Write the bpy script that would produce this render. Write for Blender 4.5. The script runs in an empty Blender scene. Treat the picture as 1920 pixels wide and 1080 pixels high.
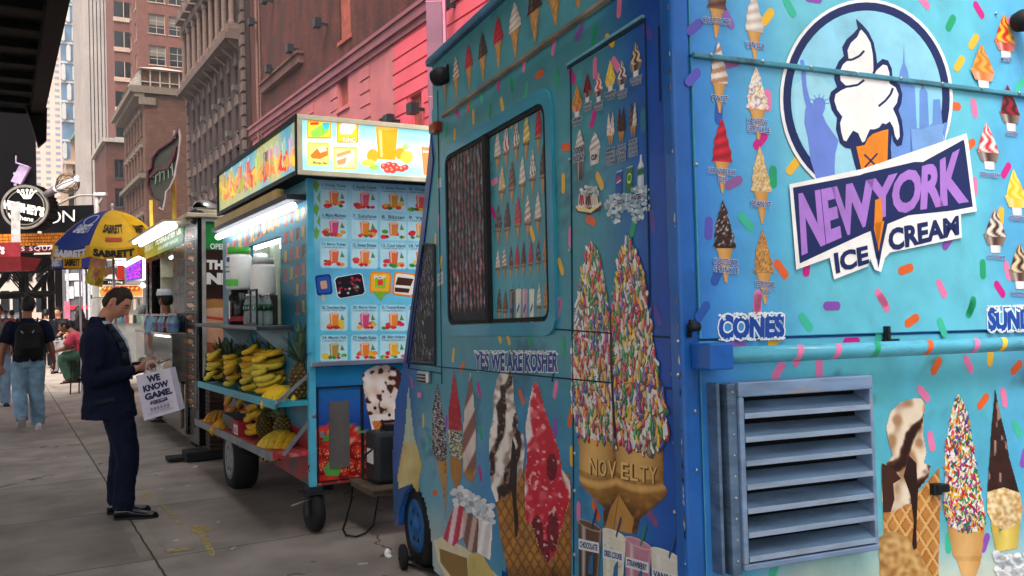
import bpy, bmesh, math, random
from mathutils import Vector, Matrix, noise
random.seed(7)
R = math.radians
PI = math.pi
scene = bpy.context.scene
COL = scene.collection
# ---------------------------------------------------------------- camera
FPX, CX, CY = 1650.0, 960.0, 540.0
ROLL, PITCH = 0.026, R(0.8)
CAM = Vector((0, 0, 1.6))
FV = Vector((0, math.cos(PITCH), math.sin(PITCH)))
U0 = Vector((0, -math.sin(PITCH), math.cos(PITCH)))
RV = math.cos(ROLL) * Vector((1, 0, 0)) - math.sin(ROLL) * U0
UV = math.cos(ROLL) * U0 + math.sin(ROLL) * Vector((1, 0, 0))
cd = bpy.data.cameras.new('camera')
cam = bpy.data.objects.new('camera', cd)
COL.objects.link(cam)
cm = Matrix((RV, UV, -FV)).transposed().to_4x4()
cm.translation = CAM
cam.matrix_world = cm
cd.sensor_width = 36.0
cd.lens = FPX / 1920 * 36
cd.clip_start, cd.clip_end = 0.05, 3000
scene.camera = cam
# ---------------------------------------------------------------- light
SUN_EL, SUN_AZ = R(56), R(192)          # azimuth measured clockwise from +Y
w = bpy.data.worlds.new('World')
scene.world = w
w.use_nodes = True
nt = w.node_tree
nt.nodes.clear()
sky = nt.nodes.new('ShaderNodeTexSky')
sky.sky_type = 'NISHITA'
sky.sun_disc = False
sky.sun_elevation = SUN_EL
sky.sun_rotation = SUN_AZ
sky.air_density, sky.dust_density, sky.ozone_density = 1.0, 6.0, 1.0
hs = nt.nodes.new('ShaderNodeHueSaturation')
hs.inputs['Saturation'].default_value = 0.3
bg = nt.nodes.new('ShaderNodeBackground')
bg.inputs['Strength'].default_value = 0.13
wo = nt.nodes.new('ShaderNodeOutputWorld')
nt.links.new(sky.outputs[0], hs.inputs['Color'])
nt.links.new(hs.outputs[0], bg.inputs['Color'])
nt.links.new(bg.outputs[0], wo.inputs['Surface'])
sd = bpy.data.lights.new('sun', 'SUN')
sd.energy = 2.3
sd.angle = R(30)
sd.color = (1.0, 0.95, 0.88)
sun = bpy.data.objects.new('sun', sd)
COL.objects.link(sun)
sdir = Vector((math.sin(SUN_AZ) * math.cos(SUN_EL), math.cos(SUN_AZ) * math.cos(SUN_EL), math.sin(SUN_EL)))
sun.rotation_euler = sdir.to_track_quat('Z', 'Y').to_euler()
sun.location = (4, -6, 20)
scene.view_settings.view_transform = 'Standard'
scene.view_settings.look = 'None'
scene.view_settings.exposure = 1.15
scene.view_settings.gamma = 1.0
scene.cycles.max_bounces = 8
scene.cycles.use_denoising = True
# ---------------------------------------------------------------- pixel <-> space
def ray(px, py):
 return FV + RV * ((px - CX) / FPX) - UV * ((py - CY) / FPX)
def at(px, py, d):
 return CAM + ray(px, py) * d
def ground(px, py, z=0.0):
 r = ray(px, py)
 return CAM + r * ((z - CAM.z) / r.z)
class Frm:
 """local frame of a thing: x right, y away, z up"""
 def __init__(s, O, X, Y, Z):
  s.M = Matrix((X, Y, Z)).transposed().to_4x4()
  s.M.translation = O
  s.Mi = s.M.inverted()
  s.o = s.Mi @ CAM
  s.r = s.Mi.to_3x3()
 def hit(s, px, py, ax, off):
  d = s.r @ ray(px, py)
  i = 'uvz'.index(ax)
  return s.o + d * ((off - s.o[i]) / d[i])
 def w(s, *p):
  return s.M @ Vector(p)
def vpframe(vp1, vp2, px, py, depth, drop):
 y = ray(*vp1).normalized()
 x = ray(*vp2)
 x = (x - y * x.dot(y)).normalized()
 z = x.cross(y)
 return Frm(at(px, py, depth) - z * drop, x, y, z)
_d = ray(0, 588)
_d.z = 0
_d.normalize()
SF = Frm(Vector((0, 0, 0)), Vector((_d.y, -_d.x, 0)), _d, Vector((0, 0, 1)))   # the street: x across, y along
# ---------------------------------------------------------------- colours and materials
def lin(h):
 h = h.lstrip('#')
 r = []
 for i in (0, 2, 4):
  c = int(h[i:i + 2], 16) / 255
  r.append(c / 12.92 if c <= 0.04045 else ((c + 0.055) / 1.055) ** 2.4)
 return tuple(r)
def mix(a, b, t):
 t = 0 if t < 0 else 1 if t > 1 else t
 return tuple(x + (y - x) * t for x, y in zip(a, b))
def sst(a, b, x):
 t = (x - a) / (b - a)
 t = 0 if t < 0 else 1 if t > 1 else t
 return t * t * (3 - 2 * t)
MATS = {}
def mat(key, col='#808080', rough=0.6, metal=0.0, var=0.25, scale=6.0, bump=0.0, attr=False, dirt=None, dscale=2.0,
  damt=0.5, emit=0.0, coat=0.0, alpha=1.0, trans=0.0, bscale=None, stretch=None, ior=1.45, spec=0.32):
 if key in MATS:
  return MATS[key]
 m = bpy.data.materials.new(key)
 m.use_nodes = True
 n, l = m.node_tree.nodes, m.node_tree.links
 b = n['Principled BSDF']
 tc = n.new('ShaderNodeTexCoord')
 mp = n.new('ShaderNodeMapping')
 l.new(tc.outputs['Object'], mp.inputs[0])
 if stretch:
  mp.inputs['Scale'].default_value = stretch
 if attr:
  a = n.new('ShaderNodeAttribute')
  a.attribute_name = 'Col'
  src = a.outputs['Color']
 else:
  rg = n.new('ShaderNodeRGB')
  rg.outputs[0].default_value = (*(lin(col) if isinstance(col, str) else col), 1)
  src = rg.outputs[0]
 nz = n.new('ShaderNodeTexNoise')
 nz.inputs['Scale'].default_value = scale
 nz.inputs['Detail'].default_value = 6
 l.new(mp.outputs[0], nz.inputs['Vector'])
 if var > 0:
  mr = n.new('ShaderNodeMapRange')
  mr.inputs['From Min'].default_value = 0.3
  mr.inputs['From Max'].default_value = 0.7
  mr.inputs['To Min'].default_value = 1 - var
  mr.inputs['To Max'].default_value = 1 + var
  l.new(nz.outputs['Fac'], mr.inputs['Value'])
  mm = n.new('ShaderNodeMix')
  mm.data_type = 'RGBA'
  mm.blend_type = 'MULTIPLY'
  mm.inputs[0].default_value = 1
  l.new(src, mm.inputs[6])
  l.new(mr.outputs[0], mm.inputs[7])
  src = mm.outputs[2]
 if dirt:
  n2 = n.new('ShaderNodeTexNoise')
  n2.inputs['Scale'].default_value = dscale
  n2.inputs['Detail'].default_value = 9
  n2.inputs['Roughness'].default_value = 0.7
  l.new(mp.outputs[0], n2.inputs['Vector'])
  m2 = n.new('ShaderNodeMapRange')
  m2.inputs['From Min'].default_value = 0.52
  m2.inputs['From Max'].default_value = 0.72
  m2.inputs['To Max'].default_value = damt
  l.new(n2.outputs['Fac'], m2.inputs['Value'])
  mm = n.new('ShaderNodeMix')
  mm.data_type = 'RGBA'
  l.new(m2.outputs[0], mm.inputs[0])
  l.new(src, mm.inputs[6])
  mm.inputs[7].default_value = (*lin(dirt), 1)
  src = mm.outputs[2]
 l.new(src, b.inputs['Base Color'])
 rr = n.new('ShaderNodeMapRange')
 rr.inputs['To Min'].default_value = max(0.02, rough - 0.12)
 rr.inputs['To Max'].default_value = min(1, rough + 0.12)
 l.new(nz.outputs['Fac'], rr.inputs['Value'])
 l.new(rr.outputs[0], b.inputs['Roughness'])
 b.inputs['Metallic'].default_value = metal
 b.inputs['Coat Weight'].default_value = coat
 b.inputs['Transmission Weight'].default_value = trans
 b.inputs['IOR'].default_value = ior
 b.inputs['Specular IOR Level'].default_value = spec
 b.inputs['Alpha'].default_value = alpha
 if emit:
  l.new(src, b.inputs['Emission Color'])
  b.inputs['Emission Strength'].default_value = emit
 if bump:
  n3 = n.new('ShaderNodeTexNoise')
  n3.inputs['Scale'].default_value = bscale or scale * 5
  n3.inputs['Detail'].default_value = 5
  l.new(mp.outputs[0], n3.inputs['Vector'])
  bp = n.new('ShaderNodeBump')
  bp.inputs['Strength'].default_value = bump
  bp.inputs['Distance'].default_value = 0.01
  l.new(n3.outputs['Fac'], bp.inputs['Height'])
  l.new(bp.outputs[0], b.inputs['Normal'])
 MATS[key] = m
 return m
def brickmat(key, c1, c2, mortar, bw=0.25, bh=0.075, var=0.3, stain='#2a1814', samt=0.5, rot=0.0):
 """brick courses laid in object space: columns along x+y, rows along z"""
 m = mat(key, c1, 0.85, var=var, scale=1.2, dirt=stain, dscale=0.22, damt=samt)
 n, l = m.node_tree.nodes, m.node_tree.links
 rg = [x for x in n if x.type == 'RGB'][0]
 tgt = rg.outputs[0].links[0].to_socket
 tc = [x for x in n if x.type == 'TEX_COORD'][0]
 sx = n.new('ShaderNodeSeparateXYZ')
 l.new(tc.outputs['Object'], sx.inputs[0])
 ad = n.new('ShaderNodeMath')
 l.new(sx.outputs[0], ad.inputs[0])
 l.new(sx.outputs[1], ad.inputs[1])
 cb = n.new('ShaderNodeCombineXYZ')
 l.new(ad.outputs[0], cb.inputs[0])
 l.new(sx.outputs[2], cb.inputs[1])
 br = n.new('ShaderNodeTexBrick')
 br.inputs['Color1'].default_value = (*lin(c1), 1)
 br.inputs['Color2'].default_value = (*lin(c2), 1)
 br.inputs['Mortar'].default_value = (*lin(mortar), 1)
 br.inputs['Scale'].default_value = 1
 br.inputs['Mortar Size'].default_value = bh * 0.12
 br.inputs['Brick Width'].default_value = bw
 br.inputs['Row Height'].default_value = bh
 l.new(cb.outputs[0], br.inputs['Vector'])
 l.new(br.outputs['Color'], tgt)
 return m
# ---------------------------------------------------------------- mesh builder
class MB:
 def __init__(s):
  s.v, s.f, s.c, s.m = [], [], [], []
  s.col, s.mi, s.has = (1, 1, 1), 0, False
 def add(s, vs, fs, col=None):
  o = len(s.v)
  s.v += [tuple(p) for p in vs]
  for f in fs:
   s.f.append(tuple(i + o for i in f))
   s.m.append(s.mi)
   s.c.append(col or s.col)
  if col:
   s.has = True
  return s
 def box(s, x0, x1, y0, y1, z0, z1, col=None):
  v = [(x, y, z) for z in (z0, z1) for y in (y0, y1) for x in (x0, x1)]
  return s.add(v, [(0, 2, 3, 1), (4, 5, 7, 6), (0, 1, 5, 4), (2, 6, 7, 3), (0, 4, 6, 2), (1, 3, 7, 5)], col)
 def obox(s, c, a, b, d, col=None):
  c, a, b, d = map(Vector, (c, a, b, d))
  v = [c + a * i + b * j + d * k for k in (-1, 1) for j in (-1, 1) for i in (-1, 1)]
  return s.add(v, [(0, 2, 3, 1), (4, 5, 7, 6), (0, 1, 5, 4), (2, 6, 7, 3), (0, 4, 6, 2), (1, 3, 7, 5)], col)
 def prism(s, poly, ext, col=None):
  n = len(poly)
  e = Vector(ext)
  v = [Vector(p) for p in poly] + [Vector(p) + e for p in poly]
  f = [tuple(range(n - 1, -1, -1)), tuple(range(n, 2 * n))] + [(i, (i + 1) % n, n + (i + 1) % n, n + i) for i in range(n)]
  return s.add(v, f, col)
 def loft(s, rings, cap=True, col=None):
  n = len(rings[0])
  v = [p for r in rings for p in r]
  f = []
  for k in range(len(rings) - 1):
   for i in range(n):
    j = (i + 1) % n
    f.append((k * n + i, k * n + j, k * n + n + j, k * n + n + i))
  if cap:
   f.append(tuple(range(n - 1, -1, -1)))
   f.append(tuple((len(rings) - 1) * n + i for i in range(n)))
  return s.add(v, f, col)
 def tube(s, pts, r, n=8, cap=True, col=None, flat=1.0, up=(0, 0, 1)):
  pts = [Vector(p) for p in pts]
  if not isinstance(r, (list, tuple)):
   r = [r] * len(pts)
  rings = []
  a = None
  for i, p in enumerate(pts):
   t = (pts[min(i + 1, len(pts) - 1)] - pts[max(i - 1, 0)])
   t = t.normalized() if t.length > 1e-9 else Vector((0, 0, 1))
   if a is None:
    u = Vector(up)
    if abs(t.dot(u)) > 0.95:
     u = Vector((1, 0, 0))
    a = (u - t * u.dot(t)).normalized()
   else:
    a = (a - t * a.dot(t)).normalized()
   b = t.cross(a)
   rings.append([p + (a * math.cos(k * 2 * PI / n) + b * math.sin(k * 2 * PI / n) * flat) * r[i] for k in range(n)])
  return s.loft(rings, cap, col)
 def lathe(s, c, prof, n=16, ax=(0, 0, 1), col=None):
  ax = Vector(ax).normalized()
  u = Vector((1, 0, 0)) if abs(ax.x) < 0.9 else Vector((0, 1, 0))
  a = (u - ax * u.dot(ax)).normalized()
  b = ax.cross(a)
  c = Vector(c)
  return s.loft([[c + ax * h + (a * math.cos(k * 2 * PI / n) + b * math.sin(k * 2 * PI / n)) * max(r, 1e-4) for k in range(n)] for r, h in prof], True, col)
 def sph(s, c, rx, ry, rz, n=14, m=10, rot=None, col=None):
  c = Vector(c)
  rings = []
  for j in range(m + 1):
   ph = -PI / 2 + PI * (0.02 + 0.96 * j / m)
   ring = []
   for k in range(n):
    th = 2 * PI * k / n
    p = Vector((rx * math.cos(ph) * math.cos(th), ry * math.cos(ph) * math.sin(th), rz * math.sin(ph)))
    ring.append(c + (rot @ p if rot else p))
   rings.append(ring)
  return s.loft(rings, True, col)
 def quad(s, a, b, c, d, col=None):
  return s.add([a, b, c, d], [(0, 1, 2, 3)], col)
 def build(s, name, mats, parent=None, smooth=False, bevel=0.0, kind=None, frm=None):
  me = bpy.data.meshes.new(name)
  me.from_pydata(s.v, [], s.f)
  if not isinstance(mats, (list, tuple)):
   mats = [mats]
  for m in mats:
   me.materials.append(m)
  if len(mats) > 1:
   me.polygons.foreach_set('material_index', s.m)
  if s.has:
   ca = me.color_attributes.new('Col', 'FLOAT_COLOR', 'CORNER')
   buf = []
   for f, c in zip(s.f, s.c):
    if isinstance(c[0], (tuple, list)):
     for q in c:
      buf += [q[0], q[1], q[2], 1]
    else:
     buf += [c[0], c[1], c[2], 1] * len(f)
   ca.data.foreach_set('color', buf)
  if smooth:
   me.polygons.foreach_set('use_smooth', [True] * len(me.polygons))
  me.update()
  o = bpy.data.objects.new(name, me)
  COL.objects.link(o)
  if parent:
   o.parent = parent
  elif frm:
   o.matrix_world = frm.M
  if bevel:
   md = o.modifiers.new('bevel', 'BEVEL')
   md.width = bevel
   md.segments = 2
   md.limit_method = 'ANGLE'
   md.angle_limit = R(40)
  if kind:
   o['kind'] = kind
  return o
def recalc(o):
 bm = bmesh.new()
 bm.from_mesh(o.data)
 bmesh.ops.recalc_face_normals(bm, faces=bm.faces)
 bm.to_mesh(o.data)
 bm.free()
 return o
def thing(name, label, cat, frm=None, loc=None, rz=0.0, group=None):
 o = bpy.data.objects.new(name, None)
 COL.objects.link(o)
 if frm:
  o.matrix_world = frm.M
 else:
  o.location = loc or (0, 0, 0)
  o.rotation_euler = (0, 0, rz)
 return tag(o, label, cat, group)
def tag(o, label, cat, group=None):
 o['label'], o['category'] = label, cat
 if group:
  o['group'] = group
 return o
def kids(o):
 return [c for c in bpy.data.objects if c.parent == o]
def dup(root, loc=None, rz=None, label=None, parent=None, mw=None):
 r = root.copy()
 COL.objects.link(r)
 if parent:
  r.parent = parent
 if loc is not None:
  r.location = loc
 if rz is not None:
  r.rotation_euler = (0, 0, rz)
 if mw is not None:
  r.matrix_world = mw
 if label:
  r['label'] = label
 for ch in kids(root):
  dup(ch, parent=r)
 return r
# ---------------------------------------------------------------- printed pictures and lettering
_gl = {}
def glyphs(t, bold=0.0, shear=0.0, space=1.0):
 k = (t, bold, shear, space)
 if k in _gl:
  return _gl[k]
 cu = bpy.data.curves.new('text', 'FONT')
 cu.body, cu.offset, cu.shear, cu.space_character = t, bold, shear, space
 cu.resolution_u = 3
 ob = bpy.data.objects.new('text', cu)
 COL.objects.link(ob)
 dg = bpy.context.evaluated_depsgraph_get()
 me = bpy.data.meshes.new_from_object(ob.evaluated_get(dg))
 r = ([(v.co.x, v.co.y) for v in me.vertices], [tuple(p.vertices) for p in me.polygons])
 bpy.data.objects.remove(ob)
 bpy.data.curves.remove(cu)
 bpy.data.meshes.remove(me)
 _gl[k] = r
 return r
def inside(poly, x, y):
 r = False
 j = len(poly) - 1
 for i in range(len(poly)):
  xi, yi = poly[i]
  xj, yj = poly[j]
  if (yi > y) != (yj > y) and x < (xj - xi) * (y - yi) / (yj - yi) + xi:
   r = not r
  j = i
 return r
class Art:
 """coloured pictures lying on one flat face of a thing; positions are read off the photograph and become real places on that face"""
 def __init__(s, frm, face, off, lift=0.00045):
  s.f, s.face, s.off, s.lift = frm, face, off, lift
  s.b = MB()
  s.b.has = True
  s.T = lambda x, y: (x, y)
 def p3(s, a, b, l):
  return (s.off - s.lift * l, -a, b) if s.face == 'u' else (a, s.off - s.lift * l, b)
 def pix(s, px, py):
  h = s.f.hit(px, py, s.face, s.off)
  return (-h.y, h.z) if s.face == 'u' else (h.x, h.z)
 def poly(s, pts, col, l):
  q = [s.p3(*s.T(x, y), l) for x, y in pts]
  s.b.add(q, [tuple(range(len(q)))], col)
 def usepix(s):
  s.T = s.pix
 def place(s, base, top, wpx):
  b, t = s.pix(*base), s.pix(*top)
  cx, cy = (base[0] + top[0]) / 2, (base[1] + top[1]) / 2
  l, r = s.pix(cx - wpx / 2, cy), s.pix(cx + wpx / 2, cy)
  ax, ay = r[0] - l[0], 0.0
  s.T = lambda x, y: (b[0] + (t[0] - b[0]) * y + ax * x, b[1] + (t[1] - b[1]) * y)
 def grid(s, wfn, cfn, l, nu=8, nv=22, y0=0.0, y1=1.0):
  vs, cs = [], []
  for j in range(nv + 1):
   y = y0 + (y1 - y0) * j / nv
   a, b = wfn(y)
   for i in range(nu + 1):
    q = i / nu
    x = a + (b - a) * q
    vs.append(s.p3(*s.T(x, y), l))
    cs.append(cfn(q, y))
  fs, fc = [], []
  n = nu + 1
  for j in range(nv):
   for i in range(nu):
    f = (j * n + i, j * n + i + 1, j * n + n + i + 1, j * n + n + i)
    fs.append(f)
    fc.append(tuple(cs[k] for k in f))
  o = len(s.b.v)
  s.b.v += vs
  for f, c in zip(fs, fc):
   s.b.f.append(tuple(k + o for k in f))
   s.b.c.append(c)
   s.b.m.append(0)
 def paint(s, poly, cfn, l, step=3.0):
  """fill a pixel outline with a grid of small patches coloured by cfn(px, py)"""
  xs, ys = [p[0] for p in poly], [p[1] for p in poly]
  x0, y0 = min(xs), min(ys)
  nx, ny = int((max(xs) - x0) / step) + 1, int((max(ys) - y0) / step) + 1
  vid = {}
  def vert(i, j):
   k = (i, j)
   if k not in vid:
    x, y = x0 + i * step, y0 + j * step
    vid[k] = (len(s.b.v), cfn(x, y))
    s.b.v.append(s.p3(*s.pix(x, y), l))
   return vid[k]
  for i in range(nx):
   for j in range(ny):
    if inside(poly, x0 + (i + .5) * step, y0 + (j + .5) * step):
     q = [vert(i, j), vert(i, j + 1), vert(i + 1, j + 1), vert(i + 1, j)]
     s.b.f.append(tuple(k[0] for k in q))
     s.b.c.append(tuple(k[1] for k in q))
     s.b.m.append(0)
 def ell(s, x, y, rx, ry, col, l, n=16, a0=0.0, a1=2 * PI):
  s.poly([(x + rx * math.cos(a0 + (a1 - a0) * k / n), y + ry * math.sin(a0 + (a1 - a0) * k / n)) for k in range(n + (a1 - a0 < 6))], col, l)
 def caps(s, x, y, ln, wd, ang, col, l, n=5):
  """a sprinkle, in metres on the face round the pixel x, y"""
  a, b = s.pix(x, y)
  s.capm(a, b, ln, wd, ang, col, l, n)
 def capm(s, a, b, ln, wd, ang, col, l, n=5):
  r = wd / 2
  h = max(0, ln / 2 - r)
  pts = []
  for sg in (1, -1):
   for k in range(n + 1):
    t = PI * k / n - PI / 2
    pts.append((sg * (h + r * math.cos(t)), sg * r * math.sin(t)))
  c, q = math.cos(ang), math.sin(ang)
  s.b.add([s.p3(a + x * c - y * q, b + x * q + y * c, l) for x, y in pts], [tuple(range(len(pts)))], col)
 def line(s, pts, wd, col, l):
  for (x0, y0), (x1, y1) in zip(pts[:-1], pts[1:]):
   d = math.hypot(x1 - x0, y1 - y0) or 1
   nx, ny = -(y1 - y0) / d * wd / 2, (x1 - x0) / d * wd / 2
   s.poly([(x0 - nx, y0 - ny), (x1 - nx, y1 - ny), (x1 + nx, y1 + ny), (x0 + nx, y0 + ny)], col, l)
 def text(s, t, tops, bots, col, l, bold=0.02, shear=0.0, outline=None, ow=0.05, space=1.0, cfn=None):
  """lettering stretched between a top line and a bottom line of pixels"""
  vs, _ = glyphs(t, bold, shear, space)
  if not vs:
   return
  x0, x1 = min(v[0] for v in vs), max(v[0] for v in vs)
  y0, y1 = min(v[1] for v in vs), max(v[1] for v in vs)
  def lerp(pts, q):
   k = q * (len(pts) - 1)
   i = min(max(int(math.floor(k)), 0), len(pts) - 2)
   return (pts[i][0] + (pts[i + 1][0] - pts[i][0]) * (k - i), pts[i][1] + (pts[i + 1][1] - pts[i][1]) * (k - i))
  for off, c, ly in (([(ow, outline, l)] if outline else []) + [(0, col, l + 1)]):
   gv, gf = glyphs(t, bold + off, shear, space)
   q = []
   cs = []
   for x, y in gv:
    u, v = (x - x0) / (x1 - x0), (y - y0) / (y1 - y0)
    a, b = lerp(tops, u), lerp(bots, u)
    q.append(s.p3(*s.pix(b[0] + (a[0] - b[0]) * v, b[1] + (a[1] - b[1]) * v), ly))
    cs.append(cfn(u, v) if cfn and not off else c)
   o = len(s.b.v)
   s.b.v += q
   for f in gf:
    s.b.f.append(tuple(i + o for i in f))
    s.b.c.append(tuple(cs[i] for i in f))
    s.b.m.append(0)
 def lab(s, t, cx, cy, wpx, hpx, col, l, slope=0.0, outline=None, bold=0.03, ow=0.06):
  a, b = cx - wpx / 2, cx + wpx / 2
  d = slope * wpx / 2
  s.text(t, [(a, cy - hpx / 2 - d), (b, cy - hpx / 2 + d)], [(a, cy + hpx / 2 - d), (b, cy + hpx / 2 + d)], col, l, bold, 0, outline, ow)
 def build(s, name, m, parent):
  return s.b.build(name, m, parent)
TAN, TAN2, WAF = lin('#d9a55f'), lin('#b27a38'), lin('#8a5a26')
CREAM, CHOC, DCHOC, RED, NAVY, WHITE = lin('#efe6dc'), lin('#5a3324'), lin('#2b1714'), lin('#c2182e'), lin('#16204f'), lin('#f2f0ee')
SPK = [lin(c) for c in ('#d4163c', '#12924a', '#f0801a', '#f5cc1c', '#2450b4', '#e8e4dc', '#e0407a', '#7b3fa0', '#0f7c70', '#c81420', '#1c9a4c', '#f2b81c')]
def nz(x, y, s=1.0):
 return noise.noise(Vector((x * s, y * s, 3.7)))
def icecone(A, kind, l, waffle=True, cone_h=0.40, nv=26):
 """soft-serve cone in the unit frame of A.place: tip at y=0, peak at y=1"""
 ph = random.random() * 9
 def cw(y):
  k = y / cone_h
  hw = (0.05 + 0.31 * k) if k < 0.85 else 0.36
  return -hw, hw
 def cc(q, y):
  c = mix(TAN, TAN2, abs(q - .4) * 1.3)
  if waffle and (math.sin((y * 34 + q * 7) * 2) > .6 or math.sin((y * 34 - q * 7) * 2) > .6):
   c = mix(c, WAF, .6)
  return c
 A.grid(cw, cc, l, 6, 10, 0, cone_h)
 def tw(y):
  k = (y - cone_h * .93) / (1 - cone_h * .93)
  hw = 0.47 * (1 - k ** 1.45) ** .9 + 0.012
  hw *= 1 + 0.07 * math.sin(k * 26 + ph)
  return -hw + 0.02 * math.sin(k * 9), hw + 0.02 * math.sin(k * 9)
 def tc(q, y):
  k = (y - cone_h) / (1 - cone_h)
  sw = 0.5 + 0.5 * math.sin(k * 24 - q * 3.2 + ph)
  sh = abs(q - .38) * 1.1
  if kind == 'vanilla':
   return mix(mix(CREAM, lin('#b9a99a'), sw * .8), lin('#9d8d80'), sh * .6)
  if kind == 'choc':
   return mix(mix(lin('#9a6a4c'), CHOC, sw), DCHOC, sh)
  if kind == 'chocdip':
   return mix(mix(lin('#5a3226'), DCHOC, sw * .5 + .3), lin('#8d6a58'), 1 if abs(q - .3) < .07 and sw > .5 else 0)
  if kind == 'twist':
   return mix(mix(CREAM, lin('#c08a66'), sst(.35, .65, sw)), lin('#8a5a40'), sh * .5)
  if kind == 'red':
   return mix(mix(lin('#e0243a'), lin('#a01026'), sw), lin('#7c0a1a'), sh * .7)
  if kind == 'nut':
   n = random.random()
   return mix(lin('#d9a45c'), lin('#7a4a1c'), n)
  if kind == 'peanut':
   return mix(lin('#ecd2a0'), lin('#b08850'), random.random())
  if kind == 'yellow':
   return mix(lin('#f3e38a'), lin('#c9a73c'), sw)
  if kind == 'drip':
   return mix(CREAM, CHOC, 1 if math.sin(q * 16 + 2 * math.sin(k * 7)) > .15 else 0)
  if kind == 'rdrip':
   return mix(CREAM, lin('#b01830'), 1 if math.sin(q * 13 + 2 * math.sin(k * 6)) > .1 else 0)
  if kind == 'darkspk':
   return lin('#2a1a18') if random.random() < .6 else random.choice([lin('#6a5a58'), lin('#b9aaa8'), lin('#4a2a20')])
  return mix(CREAM, random.choice(SPK), .75 if random.random() < .55 else 0)
 A.grid(tw, tc, l + 1, 12 if kind in ('spk', 'darkspk', 'nut', 'peanut') else 8, nv, cone_h * .93, 1)
def sundae(A, kind, l):
 cols = {'caramel': ('#e0a248', '#c8741c'), 'cherry': ('#a01028', '#3a1014'), 'strawberry': ('#d0283c', '#f0dcd8'), 'pineapple': ('#f0dc6a', '#e8b824'),
   'chocolate': ('#4a2a1e', '#e8dcd0'), 'mixed': ('#d02a2a', '#f0c040'), 'nut': ('#3a241a', '#e0c8a0')}[kind]
 c1, c2 = lin(cols[0]), lin(cols[1])
 bowl = {'caramel': lin('#d8722a'), 'pineapple': lin('#f0c22a'), 'mixed': lin('#c02a1c')}.get(kind, lin('#4c2a22'))
 def bw(y):
  hw = .22 + .28 * (y / .42)
  return -hw, hw
 A.grid(lambda y: (-.2 - y * .1, .2 + y * .1), lambda q, y: mix(WHITE, lin('#b8b4b0'), abs(q - .4)), l, 4, 4, 0, .2)
 A.grid(bw, lambda q, y: mix(bowl, lin('#f4e8dc'), .5 if abs(q - .25) < .12 else abs(q - .5) * .5), l + 1, 8, 5, .17, .42)
 A.grid(lambda y: (-.42 * (1 - ((y - .36) / .64) ** 1.3) - .02, .42 * (1 - ((y - .36) / .64) ** 1.3) + .02),
           lambda q, y: mix(c1, c2, sst(.3, .7, .5 + .5 * math.sin(q * 11 + y * 9 + 2 * math.sin(y * 17)))), l + 2, 10, 18, .36, 1)
def cup(A, c1, c2, l, straw=None, lid=None):
 """a tall cup of drink, unit frame"""
 A.grid(lambda y: (-.33 - .15 * y, .33 + .15 * y), lambda q, y: mix(mix(c1, c2, y), WHITE, .55 * (abs(q - .22) < .07) + .25 * (q > .9)), l, 8, 8, 0, .9)
 A.ell(0, .9, .48, .05, mix(c2, WHITE, .35), l + 1)
 A.ell(0, .9, .43, .035, c2, l + 2)
 if straw:
  A.line([(.1, .88), (.26, 1.12)], .05, straw, l + 3)
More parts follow.
